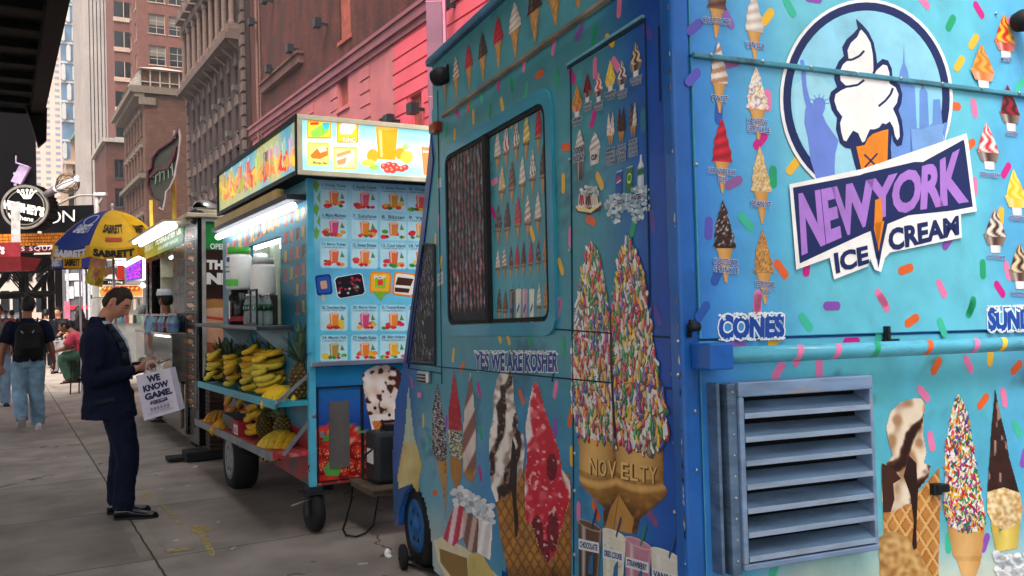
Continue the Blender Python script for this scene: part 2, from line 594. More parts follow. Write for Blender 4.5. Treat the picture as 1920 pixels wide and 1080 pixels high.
# ================================================================ ground
def slabmat():
 m = mat('concrete_slabs', '#968b81', 0.7, var=0.28, scale=2.2, dirt='#5c5248', dscale=0.45, damt=0.6, bump=0.4, bscale=90)
 n, l = m.node_tree.nodes, m.node_tree.links
 bs = n['Principled BSDF']
 src = bs.inputs['Base Color'].links[0].from_socket
 tc = [x for x in n if x.type == 'TEX_COORD'][0]
 sx = n.new('ShaderNodeSeparateXYZ')
 l.new(tc.outputs['Object'], sx.inputs[0])
 def M(op, a, b=None, c=None):
  q = n.new('ShaderNodeMath')
  q.operation = op
  for i, v in enumerate((a, b, c)):
   if v is None:
    continue
   if isinstance(v, (int, float)):
    q.inputs[i].default_value = v
   else:
    l.new(v, q.inputs[i])
  return q.outputs[0]
 wob = n.new('ShaderNodeTexNoise')
 wob.inputs['Scale'].default_value = 6
 l.new(tc.outputs['Object'], wob.inputs['Vector'])
 wv = M('MULTIPLY', M('SUBTRACT', wob.outputs['Fac'], .5), .02)
 # joints: along the street at x = XJ + k*1.52, across at y = YJ + k*1.52
 def joint(co, off, per, half):
  f = M('SUBTRACT', M('FRACT', M('ADD', M('DIVIDE', M('SUBTRACT', M('ADD', co, wv), off), per), .5)), .5)
  return M('LESS_THAN', M('MULTIPLY', M('ABSOLUTE', f), per), half)
 jx = joint(sx.outputs[0], XJ, 3.2, .007)
 jy = joint(sx.outputs[1], YJ, 1.62, .0055)
 j = M('MAXIMUM', jx, jy)
 # lighter ground strips either side of the long joint
 band = joint(sx.outputs[0], XJ, 3.2, .075)
 patch = n.new('ShaderNodeTexNoise')
 patch.inputs['Scale'].default_value = 1.3
 l.new(tc.outputs['Object'], patch.inputs['Vector'])
 pm = M('MULTIPLY', M('GREATER_THAN', patch.outputs['Fac'], .50), M('MULTIPLY', band, .35))
 # slab-to-slab tone
 cb = n.new('ShaderNodeCombineXYZ')
 l.new(M('FLOOR', M('ADD', M('DIVIDE', M('SUBTRACT', sx.outputs[0], XJ), 3.2), 0)), cb.inputs[0])
 l.new(M('FLOOR', M('DIVIDE', M('SUBTRACT', sx.outputs[1], YJ), 1.62)), cb.inputs[1])
 wn = n.new('ShaderNodeTexWhiteNoise')
 l.new(cb.outputs[0], wn.inputs['Vector'])
 tone = M('ADD', M('MULTIPLY', wn.outputs['Value'], .34), .82)
 mm = n.new('ShaderNodeMix')
 mm.data_type, mm.blend_type = 'RGBA', 'MULTIPLY'
 mm.inputs[0].default_value = 1
 l.new(src, mm.inputs[6])
 l.new(tone, mm.inputs[7])
 m2 = n.new('ShaderNodeMix')
 m2.data_type = 'RGBA'
 l.new(pm, m2.inputs[0])
 l.new(mm.outputs[2], m2.inputs[6])
 m2.inputs[7].default_value = (*lin('#a89884'), 1)
 # gum spots
 vo = n.new('ShaderNodeTexVoronoi')
 vo.inputs['Scale'].default_value = 2.6
 l.new(tc.outputs['Object'], vo.inputs['Vector'])
 gm = M('MULTIPLY', M('LESS_THAN', vo.outputs['Distance'], .06), .5)
 m4 = n.new('ShaderNodeMix')
 m4.data_type = 'RGBA'
 l.new(gm, m4.inputs[0])
 l.new(m2.outputs[2], m4.inputs[6])
 m4.inputs[7].default_value = (*lin('#2e2a28'), 1)
 m3 = n.new('ShaderNodeMix')
 m3.data_type = 'RGBA'
 l.new(j, m3.inputs[0])
 l.new(m4.outputs[2], m3.inputs[6])
 m3.inputs[7].default_value = (*lin('#39322d'), 1)
 ck = n.new('ShaderNodeTexVoronoi')
 ck.feature = 'DISTANCE_TO_EDGE'
 ck.inputs['Scale'].default_value = .42
 wv2 = n.new('ShaderNodeMix')
 wv2.data_type = 'RGBA'
 wv2.inputs[0].default_value = .22
 l.new(tc.outputs['Object'], wv2.inputs[6])
 l.new(wob.outputs['Color'], wv2.inputs[7])
 l.new(wv2.outputs[2], ck.inputs['Vector'])
 cm_ = M('MULTIPLY', M('MULTIPLY', M('LESS_THAN', ck.outputs['Distance'], .004), M('GREATER_THAN', patch.outputs['Fac'], .54)), .7)
 fine = n.new('ShaderNodeTexNoise')
 fine.inputs['Scale'].default_value = 110
 l.new(tc.outputs['Object'], fine.inputs['Vector'])
 sp_ = M('MULTIPLY', M('GREATER_THAN', fine.outputs['Fac'], .66), .45)
 m5 = n.new('ShaderNodeMix')
 m5.data_type = 'RGBA'
 l.new(cm_, m5.inputs[0])
 l.new(m3.outputs[2], m5.inputs[6])
 m5.inputs[7].default_value = (*lin('#262220'), 1)
 m6 = n.new('ShaderNodeMix')
 m6.data_type = 'RGBA'
 l.new(sp_, m6.inputs[0])
 l.new(m5.outputs[2], m6.inputs[6])
 m6.inputs[7].default_value = (*lin('#8c857e'), 1)
 l.new(m6.outputs[2], bs.inputs['Base Color'])
 return m
pj = SF.Mi @ ground(200, 905)
XJ = pj.x
YJ = (SF.Mi @ ground(300, 948)).y
b = MB()
b.quad((-70, -25, 0), (4.2, -25, 0), (4.2, 420, 0), (-70, 420, 0))
walk = b.build('sidewalk', slabmat(), kind='structure', frm=SF)
b = MB()
b.quad((-400, -80, -.16), (600, -80, -.16), (600, 1500, -.16), (-400, 1500, -.16))
b.build('road', mat('asphalt', '#2e2d2e', .85, var=.3, scale=3, bump=.3), kind='structure', frm=SF)
b = MB()
b.box(4.2, 4.4, -25, 420, -.16, .004)
b.build('kerb', mat('kerb_stone', '#77726c', .8, var=.25), kind='structure', frm=SF)
b = MB()
b.box(13.0, 15.0, -25, 420, -.16, 0)
b.build('far_pavement', mat('kerb_stone', '#77726c', .8), kind='structure', frm=SF)
# worn yellow paint marks and litter
PM = mat('worn_yellow_paint', '#a5905c', .8, var=.4, scale=20, dirt='#8c8072', dscale=14, damt=.95)
b = MB()
def gq(pts, z=.003):
 b.add([tuple(ground(x, y, z)) for x, y in pts], [tuple(range(len(pts)))])
gq([(354, 990), (366, 984), (388, 986), (398, 992), (384, 998), (372, 1000), (360, 998)])
gq([(372, 999), (384, 998), (404, 1036), (400, 1044), (392, 1040)])
gq([(300, 946), (306, 944), (328, 970), (342, 984), (336, 985), (318, 966)])
gq([(312, 1030), (352, 1026), (356, 1031), (314, 1036)])
gq([(262, 928), (284, 924), (286, 931), (264, 933)])
b.build('paint_mark', PM, walk)
walk.children[0].matrix_parent_inverse = SF.Mi
b = MB()
for x, y, s in ((87, 860, .03), (118, 858, .03), (300, 956, .02), (352, 912, .02), (367, 875, .045), (300, 918, .03), (680, 1058, .03), (411, 979, .02), (172, 884, .02), (438, 1029, .02), (330, 1014, .02)):
 p = ground(x, y)
 a = random.uniform(0, 3)
 b.obox((p.x, p.y, .004), (s * math.cos(a), s * math.sin(a), 0), (-s * .4 * math.sin(a), s * .4 * math.cos(a), 0), (0, 0, .003))
b.build('litter_scraps', mat('paper_scraps', '#b9b4ae', .8), kind='stuff')
# ================================================================ buildings
M_GLASS = mat('dark_glass', '#11161c', .08, var=.3, scale=.6, coat=.3)
M_GLASSB = mat('sky_glass', '#4d6478', .06, var=.35, scale=.15, metal=.5)
M_FRM = mat('window_paint', '#39332f', .6)
def wall(b, face, fx, a0, a1, z0, z1, rects, dep=.3, col=None):
 """a wall face with real openings; face 'w' looks to -x, 's' looks to -y"""
 def P(a, z, d=0):
  return (fx + d, a, z) if face == 'w' else (a, fx + d, z)
 xs = sorted({a0, a1, *[r[0] for r in rects], *[r[1] for r in rects]})
 zs = sorted({z0, z1, *[r[2] for r in rects], *[r[3] for r in rects]})
 for i in range(len(xs) - 1):
  for j in range(len(zs) - 1):
   ca, cz = (xs[i] + xs[i + 1]) / 2, (zs[j] + zs[j + 1]) / 2
   if any(r[0] < ca < r[1] and r[2] < cz < r[3] for r in rects):
    continue
   q = [P(xs[i], zs[j]), P(xs[i + 1], zs[j]), P(xs[i + 1], zs[j + 1]), P(xs[i], zs[j + 1])]
   b.add(q if face == 's' else q[::-1], [(0, 1, 2, 3)], col)
 for r in rects:
  c = [(r[0], r[2]), (r[1], r[2]), (r[1], r[3]), (r[0], r[3])]
  for k in range(4):
   p, q = c[k], c[(k + 1) % 4]
   b.add([P(*p), P(*q), P(*q, dep), P(*p, dep)], [(0, 1, 2, 3)], col)
def window(par, face, fx, r, proto, dep=.22, mats=None, mull=(1, 1), sill=True, frame=.07, kind='window'):
 """one window: glass, frame bars, sill; copies of the first of a size"""
 wv, hv = r[1] - r[0], r[3] - r[2]
 key = (par.name, face, round(wv, 2), round(hv, 2), kind)
 loc = (fx, (r[0] + r[1]) / 2, r[2]) if face == 'w' else ((r[0] + r[1]) / 2, fx, r[2])
 blind = random.random() < .3 and kind == 'window'
 key = key + (blind,)
 if key in proto:
  o = proto[key].copy()
  COL.objects.link(o)
  o.location = loc
  return o
 mats = mats or (M_GLASS, M_FRM)
 b = MB()
 def bx(a0, a1, d0, d1, z0, z1):
  b.box(*((d0, d1, a0, a1, z0, z1) if face == 'w' else (a0, a1, d0, d1, z0, z1)))
 b.mi = 0
 bx(-wv / 2, wv / 2, dep, dep + .03, 0, hv)
 b.mi = 1
 f = frame
 for a0, a1, z0, z1 in ((-wv / 2, -wv / 2 + f, 0, hv), (wv / 2 - f, wv / 2, 0, hv), (-wv / 2 + f, wv / 2 - f, hv - f, hv), (-wv / 2 + f, wv / 2 - f, 0, f)):
  bx(a0, a1, dep - .06, dep - .002, z0, z1)
 for k in range(1, mull[0]):
  a = -wv / 2 + wv * k / mull[0]
  bx(a - f * .4, a + f * .4, dep - .05, dep - .002, f, hv - f)
 for k in range(1, mull[1]):
  z = hv * k / mull[1]
  bx(-wv / 2 + f, wv / 2 - f, dep - .05, dep - .003, z - f * .4, z + f * .4)
 if sill:
  bx(-wv / 2 - .1, wv / 2 + .1, -.1, dep - .07, -.12, -.002)
 if blind:
  b.mi = 2
  bx(-wv / 2 + f, wv / 2 - f, dep - .028, dep - .004, hv * .45, hv - f)
  mats = (*mats, mat('window_blind', '#6a625a', .8, var=.2))
 o = b.build(kind, list(mats), par)
 o.location = loc
 proto[key] = o
 return o
PR = {}
def hu(px, py, x):
 h = SF.hit(px, py, 'u', x)
 return h.y, h.z
def hv_(px, py, y):
 h = SF.hit(px, py, 'v', y)
 return h.x, h.z
def zz4(x, y):
 return 480 + x * .2708, y * .2708
# ---- the pink and red-brown building across the road
XF = 15.0
Y1 = hu(472, 200, XF)[0]
zc = hu(*zz4(600, 490), XF)[1]
pinkb = thing('pink_building', 'pink painted building with grooved stone bands and a stained red-brown upper wall', 'building', SF)
M_PINK = mat('dusty_pink_paint', '#a45c5e', .75, var=.14, scale=.7, dirt='#8a4a50', dscale=.5, damt=.5)
M_HOT = mat('bright_pink_wall', '#c04c58', .75, var=.12, scale=.7, dirt='#b04456', dscale=.5, damt=.5)
M_BRN = brickmat('stained_red_brown_wall', '#54241c', '#462018', '#361b17', .55, .17, .5, '#241816', .9)
[x for x in M_BRN.node_tree.nodes if x.type == 'MAPPING'][0].inputs['Scale'].default_value = (1, 1, .4)
[x for x in M_BRN.node_tree.nodes if x.type == 'TEX_NOISE'][1].inputs['Scale'].default_value = .5
M_BRK = mat('old_brick_infill', '#8a3c30', .85, var=.3, scale=3)
YP = hu(741, 100, XF)[0]          # the pink is brighter on the near side of this line
nich = []
for (xa, ya, xb, yb) in ((566, 455, 640, 735),):
 p, q = hu(*zz4(xa, ya), XF), hu(*zz4(xb, yb), XF)
 nich.append((min(p[0], q[0]), max(p[0], q[0]), hu(*zz4(600, 745), XF)[1], hu(*zz4(600, 455), XF)[1]))
p, q = hu(*zz4(1072, 860), XF), hu(*zz4(1150, 860), XF)
nich.append((q[0], p[0], hu(*zz4(1110, 980), XF)[1], hu(*zz4(1110, 650), XF)[1]))
p, q = hu(*zz4(850, 860), XF), hu(*zz4(938, 860), XF)
nich.append((q[0], p[0], hu(*zz4(900, 1080), XF)[1], hu(*zz4(900, 800), XF)[1]))
YN = 14.0
b = MB()
wall(b, 'w', XF, YP, Y1, 0, zc, [n for n in nich if n[0] > YP], .25)
b.build('lower_wall', M_PINK, pinkb)
b = MB()
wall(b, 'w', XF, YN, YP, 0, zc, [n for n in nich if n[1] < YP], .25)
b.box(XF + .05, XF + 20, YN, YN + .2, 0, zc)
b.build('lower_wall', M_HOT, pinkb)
for n in nich:
 MB().box(XF + .2, XF + .24, n[0], n[1], n[2], n[3]).build('brick_infill', M_BRK, pinkb)
 MB().box(XF - .1, XF + .18, n[0] - .2, n[1] + .2, n[2] - .2, n[2] - .003).build('niche_sill', M_PINK, pinkb)
# rustication: proud bands with open grooves between
def bands(m, ya, yb, z0, z1, step=.62, skip=()):
 b = MB()
 z = z0
 while z < z1 - .1:
  segs = [(ya, yb)]
  for n in skip:
   if n[2] - .1 < z + step * .5 < n[3] + .1:
    segs = [s_ for a, c in segs for s_ in ((a, min(c, n[0] - .3)), (max(a, n[1] + .3), c)) if s_[1] - s_[0] > .1] if n[0] < segs[-1][1] and n[1] > segs[0][0] else segs
  for a, c in segs:
   b.box(XF - .07, XF - .001, a, c, z, min(z1, z + step - .09))
  z += step
 return b.build('stone_bands', m, pinkb)
yR = hu(*zz4(948, 400), XF)[0]
bands(M_PINK, YP, yR, 1, zc - .45, skip=nich)
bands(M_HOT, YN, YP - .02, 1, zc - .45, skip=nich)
for xa, xb in ((722, 790), (515, 566), (325, 398)):
 ya, yb = hu(*zz4(xb, 560), XF)[0], hu(*zz4(xa, 560), XF)[0]
 bands(M_PINK, ya, yb, 1, zc - .45)
b = MB()
for y0, y1, mm in ((YN, Y1, 0),):
 b.box(XF - .12, XF - .001, y0, y1, zc - .42, zc - .14)
 b.box(XF - .25, XF - .001, y0, y1, zc - .137, zc + .25)
 b.box(XF - .34, XF - .001, y0, y1, zc + .253, zc + .42)
b.build('cornice', mat('cornice_paint', '#7c4850', .75, var=.2, scale=1, dirt='#7a4448', damt=.5), pinkb)
blk = []
for (xa, ya, xb, yb) in ((578, -60, 655, 275),):
 p, q = hu(*zz4(xa, 150), XF), hu(*zz4(xb, 150), XF)
 blk.append((q[0], p[0], hu(*zz4(620, 265), XF)[1], hu(*zz4(620, -80), XF)[1]))
b = MB()
wall(b, 'w', XF, YN, Y1, zc + .42, 48, blk, .2)
b.box(XF + .02, XF + 20, Y1 - .2, Y1, 0, 48)
b.box(XF + .3, XF + 20, YN, Y1, 47.8, 48)
b.build('upper_wall', M_BRN, pinkb)
b = MB()
n = blk[0]
b.box(XF + .1, XF + .15, n[0], n[1], n[2], n[3])
b.box(XF - .1, XF + .09, n[0] - .15, n[1] + .15, n[2] - .2, n[2])
b.build('brick_infill', mat('lighter_infill', '#8a4436', .85, var=.3, scale=2), pinkb)
b = MB()
p, q = hu(*zz4(60, 650), XF), hu(*zz4(330, 440), XF)
zl = (p[1] + q[1]) / 2
b.box(XF - .3, XF - .001, q[0], p[0], zl, zl + .5)
b.box(XF - .42, XF - .001, q[0] - .1, p[0], zl + .503, zl + .65)
b.build('ledge', mat('ledge_stone', '#5a3a34', .8, var=.3), pinkb)
b = MB()
yd = hu(*zz4(20, 400), XF)[0]
b.tube([(XF - .12, yd, 8), (XF - .12, yd, 48)], .1, 8)
b.tube([(XF - .1, yd - .6, 8), (XF - .1, yd - .6, 48)], .05, 8)
b.build('drain_pipe', mat('rust_pipe', '#6a4a40', .7, var=.3), pinkb)
for i, (x, y) in enumerate(((120, 10), (28, 160), (495, 170), (300, 345), (150, 485), (1390, 45), (1175, 760), (1005, 840))):
 y_, z_ = hu(*zz4(x, y), XF)
 b = MB()
 b.box(XF - .75, XF - .4, y_ - .25, y_ + .25, z_ - .22, z_ + .22)
 b.box(XF - .4, XF - .001, y_ - .06, y_ + .06, z_ - .06, z_ + .06)
 b.build('wall_lamp', M_DARKM if 'M_DARKM' in globals() else mat('dark_metal', '#24262a', .5, metal=.4), pinkb)
# ---- dark ornate hotel
hot = thing('ornate_hotel', 'dark brown ornate stone hotel with columned upper floor and stacked corner blocks', 'building', SF)
HY0, HY1 = hu(466, 100, XF)[0], hu(360, 300, XF)[0]
M_HOT2 = mat('brown_stone', '#352520', .85, var=.25, scale=.5, dirt='#2c201e', dscale=.4, damt=.6)
M_TRIM = mat('pale_stone_trim', '#57453f', .8, var=.25, scale=1, dirt='#4a3832', damt=.5)
nb = 8
zb_ = hu(447, 78, XF)[1]
bay = (HY1 - HY0 - 3.0) / nb
fl = (hu(447, 120, XF)[1] - hu(447, 276, XF)[1]) / 2.05
rects, tall = [], []
for i in range(nb):
 yc = HY0 + 1.5 + bay * (i + .5)
 for k in range(8):
  z = zb_ - 1.2 - fl * (k + .85)
  if z > 4:
   rects.append((yc - bay * .21, yc + bay * .21, z, z + fl * .62))
 tall.append((yc - bay * .24, yc + bay * .24, zb_ + .9, zb_ + 4.9))
 rects.append((yc - bay * .21, yc + bay * .21, zb_ + 7.5, zb_ + 10.5))
b = MB()
wall(b, 'w', XF - .25, HY0, HY1, 0, zb_ + 26, rects + tall, .35)
b.box(XF + .2, XF + 18, HY0, HY0 + .3, 0, zb_ + 26)
b.box(XF + .2, XF + 18, HY1 - .3, HY1, 0, zb_ + 26)
b.box(XF - .22, XF + .1, HY0 + .02, HY0 + .3, 0, zb_ + 26)
b.box(XF + .2, XF + 18, HY0, HY1, zb_ + 25.8, zb_ + 26)
b.build('wall', M_HOT2, hot)
for r in rects + tall:
 window(hot, 'w', XF - .25, r, PR, .28, mull=(1, 2))
for r in rects[:]:
 b = MB()
 yc = (r[0] + r[1]) / 2
 ww = r[1] - r[0]
 zt = r[3]
 b.prism([(XF - .33, yc - ww * .75, zt + .1), (XF - .33, yc + ww * .75, zt + .1), (XF - .33, yc + ww * .45, zt + .55), (XF - .33, yc, zt + 1.15), (XF - .33, yc - ww * .45, zt + .55)], (.075, 0, 0))
 b.build('window_crest', M_TRIM, hot)
rk = random.Random(77)
for r in rk.sample(rects, 14):
 MB().box(XF - .55, XF - .1, r[0] + .12, r[1] - .12, r[2] + .02, r[2] + .42).build('air_conditioner', mat('ac_grey', '#453f3a', .5, var=.3), hot)
b = MB()
z = 2.0
k = 0
while z < zb_ + 24:
 d = .5 if k % 2 else .85
 b.box(XF - .45, XF - .256, HY0 - .05, HY0 + d, z, z + .62)
 b.box(XF - .45, XF - .256, HY1 - d, HY1 + .05, z, z + .62)
 z += .8
 k += 1
b.build('corner_blocks', M_TRIM, hot)
b = MB()
for i in range(nb + 1):
 yc = HY0 + 1.5 + bay * i
 b.lathe((XF - .75, yc, zb_ + .8), [(.26, 0), (.26, .2), (.2, .25), (.18, 3.6), (.26, 3.75), (.28, 4.1)], 10)
 b.box(XF - 1.1, XF - .26, yc - .3, yc + .3, zb_ + .3, zb_ + .798)
 b.prism([(XF - 1.0, yc - .2, zb_ - .403), (XF - .26, yc - .2, zb_ - .403), (XF - .26, yc - .2, zb_ - 1.0)], (0, .4, 0))
b.build('columns', mat('column_stone', '#665047', .8, var=.25), hot)
b = MB()
b.box(XF - 1.35, XF - .26, HY0 + .9, HY1 - .9, zb_ - .4, zb_ + .0)
b.box(XF - 1.15, XF - .26, HY0 + .9, HY1 - .9, zb_ + .003, zb_ + .297)
b.box(XF - 1.0, XF - .26, HY0 + .9, HY1 - .9, zb_ + 4.95, zb_ + 5.6)
for i in range(nb):
 yc = HY0 + 1.5 + bay * (i + .5)
 b.prism([(XF - 1.5, yc - bay * .42, zb_ + 5.6), (XF - 1.5, yc + bay * .42, zb_ + 5.6), (XF - 1.5, yc, zb_ + 6.7)], (1.2, 0, 0))
b.build('balcony_cornice', M_TRIM, hot)
# ---- brick house with a rooftop room
YB = 90.0
x0, zt0 = hv_(270, 165, YB)
x1 = hv_(365, 170, YB)[0] + 3
bh = thing('brick_apartment_house', 'old brick house with a heavy cornice and a glazed white rooftop room on top', 'building', SF)
BM = brickmat('house_brick', '#52301f', '#623d2f', '#4a382f', .5, .16, stain='#4a2a22')
b = MB()
b.quad((x0, YB, 0), (x1, YB, 0), (x1, YB, zt0), (x0, YB, zt0))
ro = []
for i in range(6):
 for k in range(6):
  yy = YB + 1.6 + i * 2.3
  ro.append((yy, yy + 1.1, zt0 - 4.2 - k * 3.3, zt0 - 2.2 - k * 3.3))
ro = [r for r in ro if r[2] > 2]
wall(b, 'w', x0, YB, YB + 16, 0, zt0, ro, .3)
b.box(x0 + .1, x1, YB + .1, YB + 16, zt0 - .2, zt0 - .01)
b.quad((x0, YB + 16, 0), (x1, YB + 16, 0), (x1, YB + 16, zt0), (x0, YB + 16, zt0))
b.build('wall', BM, bh)
for r in ro:
 window(bh, 'w', x0, r, PR, .24, mull=(1, 2))
b = MB()
b.box(x0 - 1.3, x0 - .003, YB - .25, YB + 16, zt0 - .5, zt0 + .05)
b.box(x0 - .9, x0 - .003, YB - .2, YB + 16, zt0 - .9, zt0 - .503)
b.box(x0 - .5, x0 + 1.0, YB - .22, YB - .003, zt0 - 1.6, zt0 - .903)
b.box(x0 - 1.3, x1, YB - .3, YB - .003, zt0 - .5, zt0 + .15)
for k in range(2, 6, 2):
 b.box(x0 - .6, x0 - .003, YB, YB + 16, zt0 - 4.6 - k * 3.3 + 2.6, zt0 - 4.6 - k * 3.3 + 3.0)
for r in ro:
 b.box(x0 - .25, x0 - .004, r[0] - .15, r[1] + .15, r[3] + .05, r[3] + .4)
b.build('cornice', mat('limestone', '#6c5e52', .8, var=.25, dirt='#5a4a40', damt=.5), bh)
b = MB()
xa, zr = hv_(262, 128, YB + 1)
xb_ = hv_(352, 130, YB + 1)[0]
zr0 = zt0 + .15
zr1 = zr - .1
n = 5
for k in range(n + 1):
 x = xa + (xb_ - xa) * k / n
 b.box(x - .06, x + .06, YB + .6, YB + .72, zr0, zr1)
 b.box(x - .06, x + .06, YB + 5.6, YB + 5.72, zr0, zr1)
for z in (zr0 + .6, zr1 - .1):
 b.box(xa, xb_, YB + .62, YB + .7, z, z + .1)
 b.box(xa - .03, xa + .03, YB + .7, YB + 5.6, z, z + .1)
b.build('rooftop_frame', mat('white_frame', '#9c938a', .6), bh)
b = MB()
b.box(xa, xb_, YB + .75, YB + .78, zr0, zr1)
b.build('rooftop_glass', mat('amber_room_glass', '#5a3e2c', .1, var=.4, scale=1.5), bh)
b = MB()
b.loft([[(xa - .3, YB + .3, zr1), (xb_ + .3, YB + .3, zr1), (xb_ + .3, YB + 6, zr1), (xa - .3, YB + 6, zr1)], [(xa + 2, YB + 3, zr1 + .9), (xb_ - 2, YB + 3, zr1 + .9), (xb_ - 2, YB + 3.4, zr1 + .9), (xa + 2, YB + 3.4, zr1 + .9)]])
b.build('rooftop_awning', mat('pale_pink_canvas', '#c89a90', .7), bh)
b = MB()
b.prism([(xa - 1.2, YB + .6, zr0), (xa, YB + .6, zr0), (xa, YB + .6, zr1)], (0, 5, 0))
b.build('sloped_glazing', mat('white_frame', '#9c938a', .6), bh)
# ---- low red building next along
YC = 112.0
x0, zt0 = hv_(198, 262, YC)
x1 = hv_(262, 262, YC)[0]
lb_ = thing('red_brick_building', 'low red brick building with a flat white roof edge beside the striped skyscraper', 'building', SF)
b = MB()
rs_ = [(x0 + .9 + i * 2.1, x0 + 1.9 + i * 2.1, zt0 - 4.4 - k * 3.4, zt0 - 2.2 - k * 3.4) for i in range(2) for k in range(5)]
wall(b, 's', YC, x0, x1, 0, zt0, rs_, .3)
b.quad((x0, YC, 0), (x0, YC + 14, 0), (x0, YC + 14, zt0), (x0, YC, zt0))
b.box(x0, x1, YC + .4, YC + 14, zt0 - .2, zt0 - .01)
b.build('wall', brickmat('red_house_brick', '#542c25', '#603529', '#4a332c', .5, .16), lb_)
for r in rs_:
 window(lb_, 's', YC, r, PR, .22, mull=(2, 1))
b = MB()
b.box(x0 - .4, x1, YC - .4, YC - .003, zt0 - .25, zt0 + .2)
b.box(x0 - .4, x0 - .003, YC, YC + 14, zt0 - .25, zt0 + .2)
b.build('roof_edge', mat('white_frame', '#9c938a', .6), lb_)
# ---- orange brick tower
YD = 125.0
xa, xc, xb_ = hv_(212, 60, YD + 8)[0], hv_(258, 60, YD)[0], hv_(362, 60, YD)[0] + 2
tw = thing('orange_brick_tower', 'tall orange brick apartment tower with wide windows and white sills', 'building', SF)
zT = 75.0
flr = 54 / 1650 * YD * 1.03
zref = hv_(295, 105, YD)[1]
rs_ = []
for k in range(-9, 9):
 for px in (295, 333):
  x = hv_(px, 100, YD)[0]
  rs_.append((x - 1.05, x + 1.05, zref + k * flr - 1.2, zref + k * flr + 1.4))
rs_ = [r for r in rs_ if 3 < r[2] and r[3] < zT - 2]
rw = []
for k in range(-9, 9):
 z = zref - 1 + k * flr
 for i in range(3):
  y = YD + 1.2 + i * 5
  rw.append((y, y + 1.6, z - 1, z + 1.4))
rw = [r for r in rw if 3 < r[2] and r[3] < zT - 2]
b = MB()
wall(b, 's', YD, xc, xb_, 0, zT, rs_, .3)
wall(b, 'w', xc, YD, YD + 18, 0, zT, rw, .3)
b.box(xc + .1, xb_, YD + .4, YD + 18, zT - .3, zT - .01)
xl = hv_(212, 60, YD + 9)[0]
b.box(xl, xc - .01, YD + 8, YD + 18, 0, zT)
b.build('wall', brickmat('orange_brick', '#6e4138', '#7a4c40', '#604038', .45, .14, .15, stain='#7a3f30', samt=.3), tw)
for i, r in enumerate(rs_):
 window(tw, 's', YD, r, PR, .22, mull=(2, 3), mats=(M_GLASS, mat('cream_frame', '#b39a86', .6)))
for r in rw:
 window(tw, 'w', xc, r, PR, .22, mull=(2, 1), mats=(M_GLASS, mat('cream_frame', '#b39a86', .6)))
rl_ = []
for k in range(-9, 9):
 x = hv_(238, 100, YD + 8)[0]
 z = zref - .3 + k * flr
 if z > 5 and z < zT - 3:
  b = MB()
  b.box(x - 1.6, x + 1.0, YD + 7.9, YD + 7.96, z - 1.1, z + 1.1)
  o = b.build('window', M_GLASS, tw)
  b = MB()
  b.box(x - 1.7, x + 1.1, YD + 7.8, YD + 7.99, z - 1.7, z - 1.103)
  b.box(x - .4, x - .3, YD + 7.85, YD + 7.9, z - 1.1, z + 1.1)
  b.build('sill', mat('cream_frame', '#b39a86', .6), o)
# ---- pale striped skyscraper
YE = 150.0
xe0, xe1 = hv_(166, 200, YE)[0], hv_(228, 200, YE)[0]
sk = thing('striped_skyscraper', 'grey stone skyscraper of close vertical ribs rising out of the frame', 'building', SF)
b = MB()
b.box(xe0, xe1, YE, YE + 20, 0, 110)
b.build('glass_core', mat('core_glass', '#2a2726', .2, var=.3, scale=.4), sk)
np_ = 9
b1, b2 = MB(), MB()
for k in range(np_ + 1):
 x = xe0 + (xe1 - xe0) * k / np_
 (b1 if k < 7 else b2).box(x - (.19 if k else .5), x + .19, YE - .8, YE - .003, 0, 110)
for k in range(9):
 b1.box(xe0 - .6, xe0 - .003, YE + k * 2.4, YE + k * 2.4 + 1, 0, 110)
b1.build('ribs', mat('pale_rib_stone', '#a39790', .75, var=.12, scale=.3, dirt='#7d706a', damt=.4), sk)
b2.build('red_ribs', mat('red_rib_stone', '#80504a', .75, var=.15, scale=.3), sk)
# ---- beige old building with a green roof edge
YG = 190.0
xg0, zg = hv_(124, 305, YG)
xg1 = hv_(172, 305, YG)[0]
bg_ = thing('beige_stone_building', 'beige stone building with small windows and a sloping green copper roof edge', 'building', SF)
rs_ = []
for px, py in ((142, 318), (134, 362), (147, 362), (134, 380), (147, 380), (142, 290), (142, 400), (150, 420), (134, 420)):
 x, z = hv_(px, py, YG)
 rs_.append((x - .5, x + .5, z - .9, z + .9))
zg2 = hv_(165, 215, YG)[1]
b = MB()
wall(b, 's', YG, xg0, xg1, 0, zg, [r for r in rs_ if r[3] < zg], .3)
b.quad((xg0, YG, 0), (xg0, YG + 20, 0), (xg0, YG + 20, zg), (xg0, YG, zg))
xm = hv_(133, 280, YG)[0]
b.add([(xm, YG + .6, zg), (xg1, YG + .6, zg), (xg1, YG + .6, zg2), (hv_(160, 210, YG)[0], YG + .6, zg2), (xm, YG + .6, hv_(136, 262, YG)[1])], [(0, 1, 2, 3, 4)])
b.box(xm, xg1, YG + .7, YG + 20, zg, zg + .2)
b.build('wall', mat('beige_stone', '#a58468', .8, var=.18, scale=.3, dirt='#86664e', damt=.4), bg_)
for r in rs_:
 if r[3] < zg:
  window(bg_, 's', YG, r, PR, .22)
b = MB()
b.box(xg0 - .6, xm + 1, YG - .6, YG - .003, zg - .3, zg + .3)
b.build('ledge', mat('beige_trim', '#b89a80', .8), bg_)
b = MB()
pa, pb = Vector((xm, YG + .3, hv_(136, 262, YG)[1])), Vector((hv_(160, 208, YG)[0], YG + .3, zg2 + .3))
b.obox((pa + pb) / 2, (pb - pa) / 2, (0, .8, 0), (.3, 0, .3))
b.build('copper_edge', mat('copper_green', '#6f9a84', .7), bg_)
